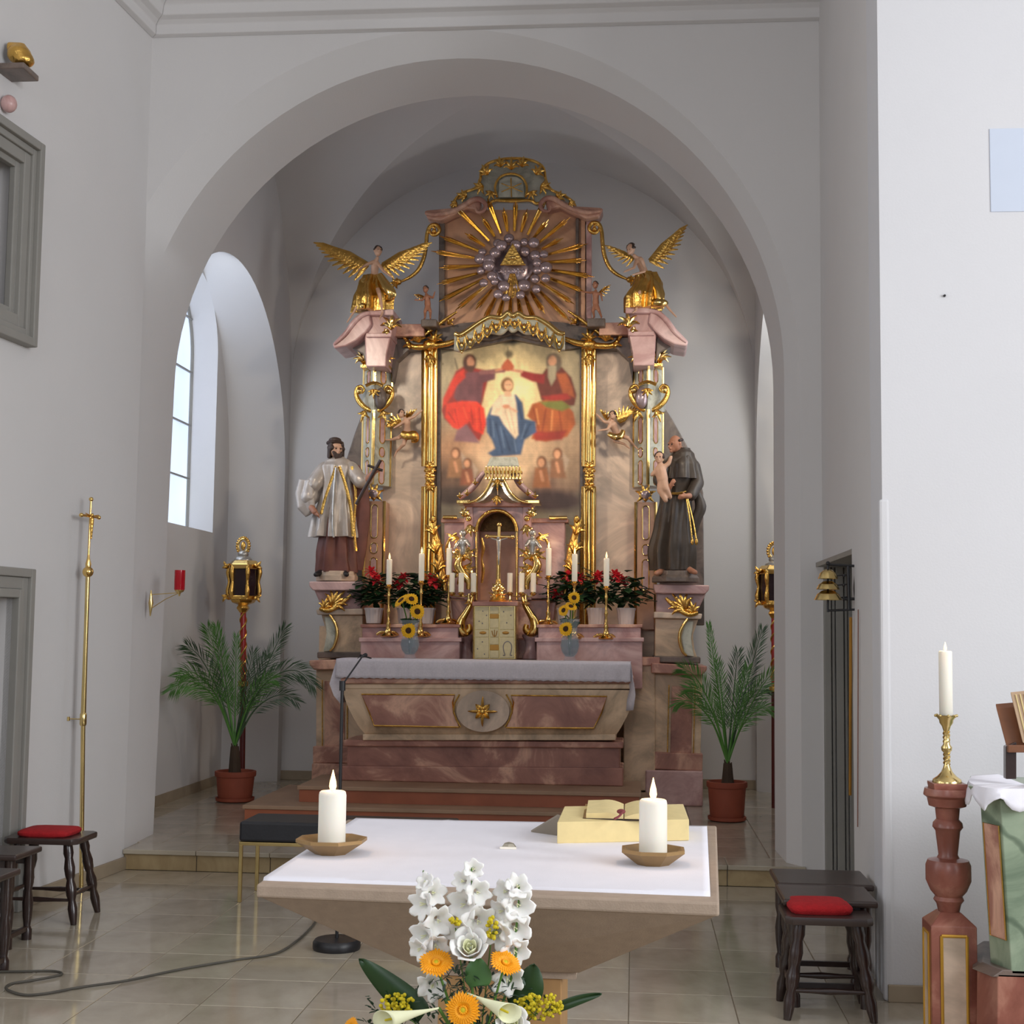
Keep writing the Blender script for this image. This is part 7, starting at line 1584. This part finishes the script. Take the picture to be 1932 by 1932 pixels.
# callas
def calla(p0, p1, w, label, dy=-.08, flip=1):
    a, e = W_(*p0, dy), W_(*p1, dy-.03); d = (e-a); L = d.length; u = d/L; t = T('calla_lily', a, label, 'flower', None); R = u.to_track_quat('Z', 'Y').to_matrix(); rings = []
    for i in range(12):
        q = i/11; rad = w*s*(.10+.95*q**1.6); rings.append([a+u*L*q+R@Vector((math.cos(k*.2618)*rad*(.75), math.sin(k*.2618)*rad, flip*.9*rad*q*math.cos(k*.2618))) for k in range(24)])
    dbl(B().loft(rings, cap=False).mk('spathe', MT['cream'], t, smooth=True), .001)
    B().cap(a+u*L*.4, .003, a+u*L*.95, .0025).mk('spadix', MT['goldenrod'], t, smooth=True); B().tube([a, lerp(a, hub, .6), hub], .004, 6).mk('stem', MT['stem'], t, smooth=True)
calla((882, 1874), (962, 1912), 18, 'greenish cream calla lily pointing to the lower right')
calla((828, 1902), (722, 1926), 18, 'pale cream calla lily pointing to the lower left', -.10, -1)
# goldenrod
for (x, y, rx, ry, lab) in ((750, 1896, 32, 22, 'cluster of yellow goldenrod at the left of the arrangement'), (1016, 1898, 48, 26, 'wide cluster of yellow goldenrod at the right of the arrangement'), (928, 1752, 10, 22, 'small tuft of yellow goldenrod between the middle and right gladioli'), (858, 1738, 12, 7, 'tiny tuft of yellow goldenrod left of the middle gladiolus')):
    rnd = random.Random(x); c = W_(x, y, -.02); t = T('goldenrod', c, lab, 'flower', None); b = B(); st2 = B()
    for k in range(int(rx*ry/9)+14):
        a = rnd.uniform(0, 6.28); q = rnd.random()**.5; p = W_(x+math.cos(a)*rx*q, y+math.sin(a)*ry*q, -.03+rnd.uniform(-.03, .03)); b.ell(p, rnd.uniform(.0030, .0052), nu=6, nv=5)
        if k % 5 == 0: st2.tube([p, lerp(p, W_(x, y+ry, -.0), .6)], .0009, 4)
    tag(b.mk('blossoms', MT['goldenrod'], t, smooth=True), kind='stuff'); st2.tube([W_(x, y+ry*.4, -.01), hub], .0016, 5); tag(st2.mk('twigs', MT['stem'], t), kind='stuff')
# broad leaves
for (pts, w, lab, mt, dy) in (([(800, 1915), (745, 1868), (678, 1808)], 26, 'broad dark pointed leaf rising to the upper left', 'leaf', .0), ([(975, 1900), (998, 1860), (1008, 1818)], 30, 'broad dark leaf standing upright right of the gladioli', 'leaf', .02), ([(1040, 1905), (1090, 1886), (1135, 1874)], 9, 'narrow dark leaf curving out to the right', 'leaf', .0), ([(905, 1860), (902, 1830), (904, 1806)], 24, 'rounded mid green leaf below the central rose', 'stem', -.045)):
    q = sm(pl(pts, YW+dy), 8); n = len(q); b = B()
    for i, p in enumerate(q):
        v = i/(n-1); d = (q[min(i+1, n-1)]-q[max(i-1, 0)]).normalized(); sd = d.cross(Vector((0, -1, 0))).normalized(); ww = w*s*(math.sin(math.pi*(.12+.88*v)**.8)**.8+.02) if v < 1 else .0005
        b.v += [p-sd*ww+Vector((0, -.006, 0)), p, p+sd*ww+Vector((0, -.006, 0))]
    for i in range(n-1): a = i*3; b.f += [(a, a+1, a+4, a+3), (a+1, a+2, a+5, a+4)]
    t = tag(dbl(b.mk('broad_leaf', simple('broad_leaf_green', sg(38, 66, 32) if mt == 'leaf' else sg(78, 118, 66), .35), smooth=True), .0012), lab+' in the front arrangement', 'leaf')
# fine greenery
rnd = random.Random(77); b = B()
for k in range(420):
    x = rnd.gauss(890, 62); y = rnd.uniform(1815, 1975); 
    if abs(x-895) > 60+(y-1815)*1.1: continue
    p = W_(x, y, rnd.uniform(-.05, .05)); a = rnd.uniform(0, 6.28); leafshape(b, p, (math.cos(a), rnd.uniform(-.8, .3), math.sin(a)), rnd.uniform(.012, .022), rnd.uniform(.003, .005))
for (x0, y0, x1, y1) in ((725, 1925, 690, 1880), (735, 1935, 700, 1900), (720, 1940, 682, 1925), (760, 1930, 728, 1880)):
    for k in range(9): q = k/8; p = lerp(W_(x0, y0), W_(x1, y1), q); leafshape(b, p, (rnd.uniform(-1, .3), -.3, rnd.uniform(-.2, 1)), .016, .005)
tag(dbl(b.mk('fine_foliage', simple('grey_green_foliage', sg(46, 68, 46), .5, var=.25)), .0006), 'mass of fine dark greenery filling the front arrangement', 'foliage', None, 'stuff')
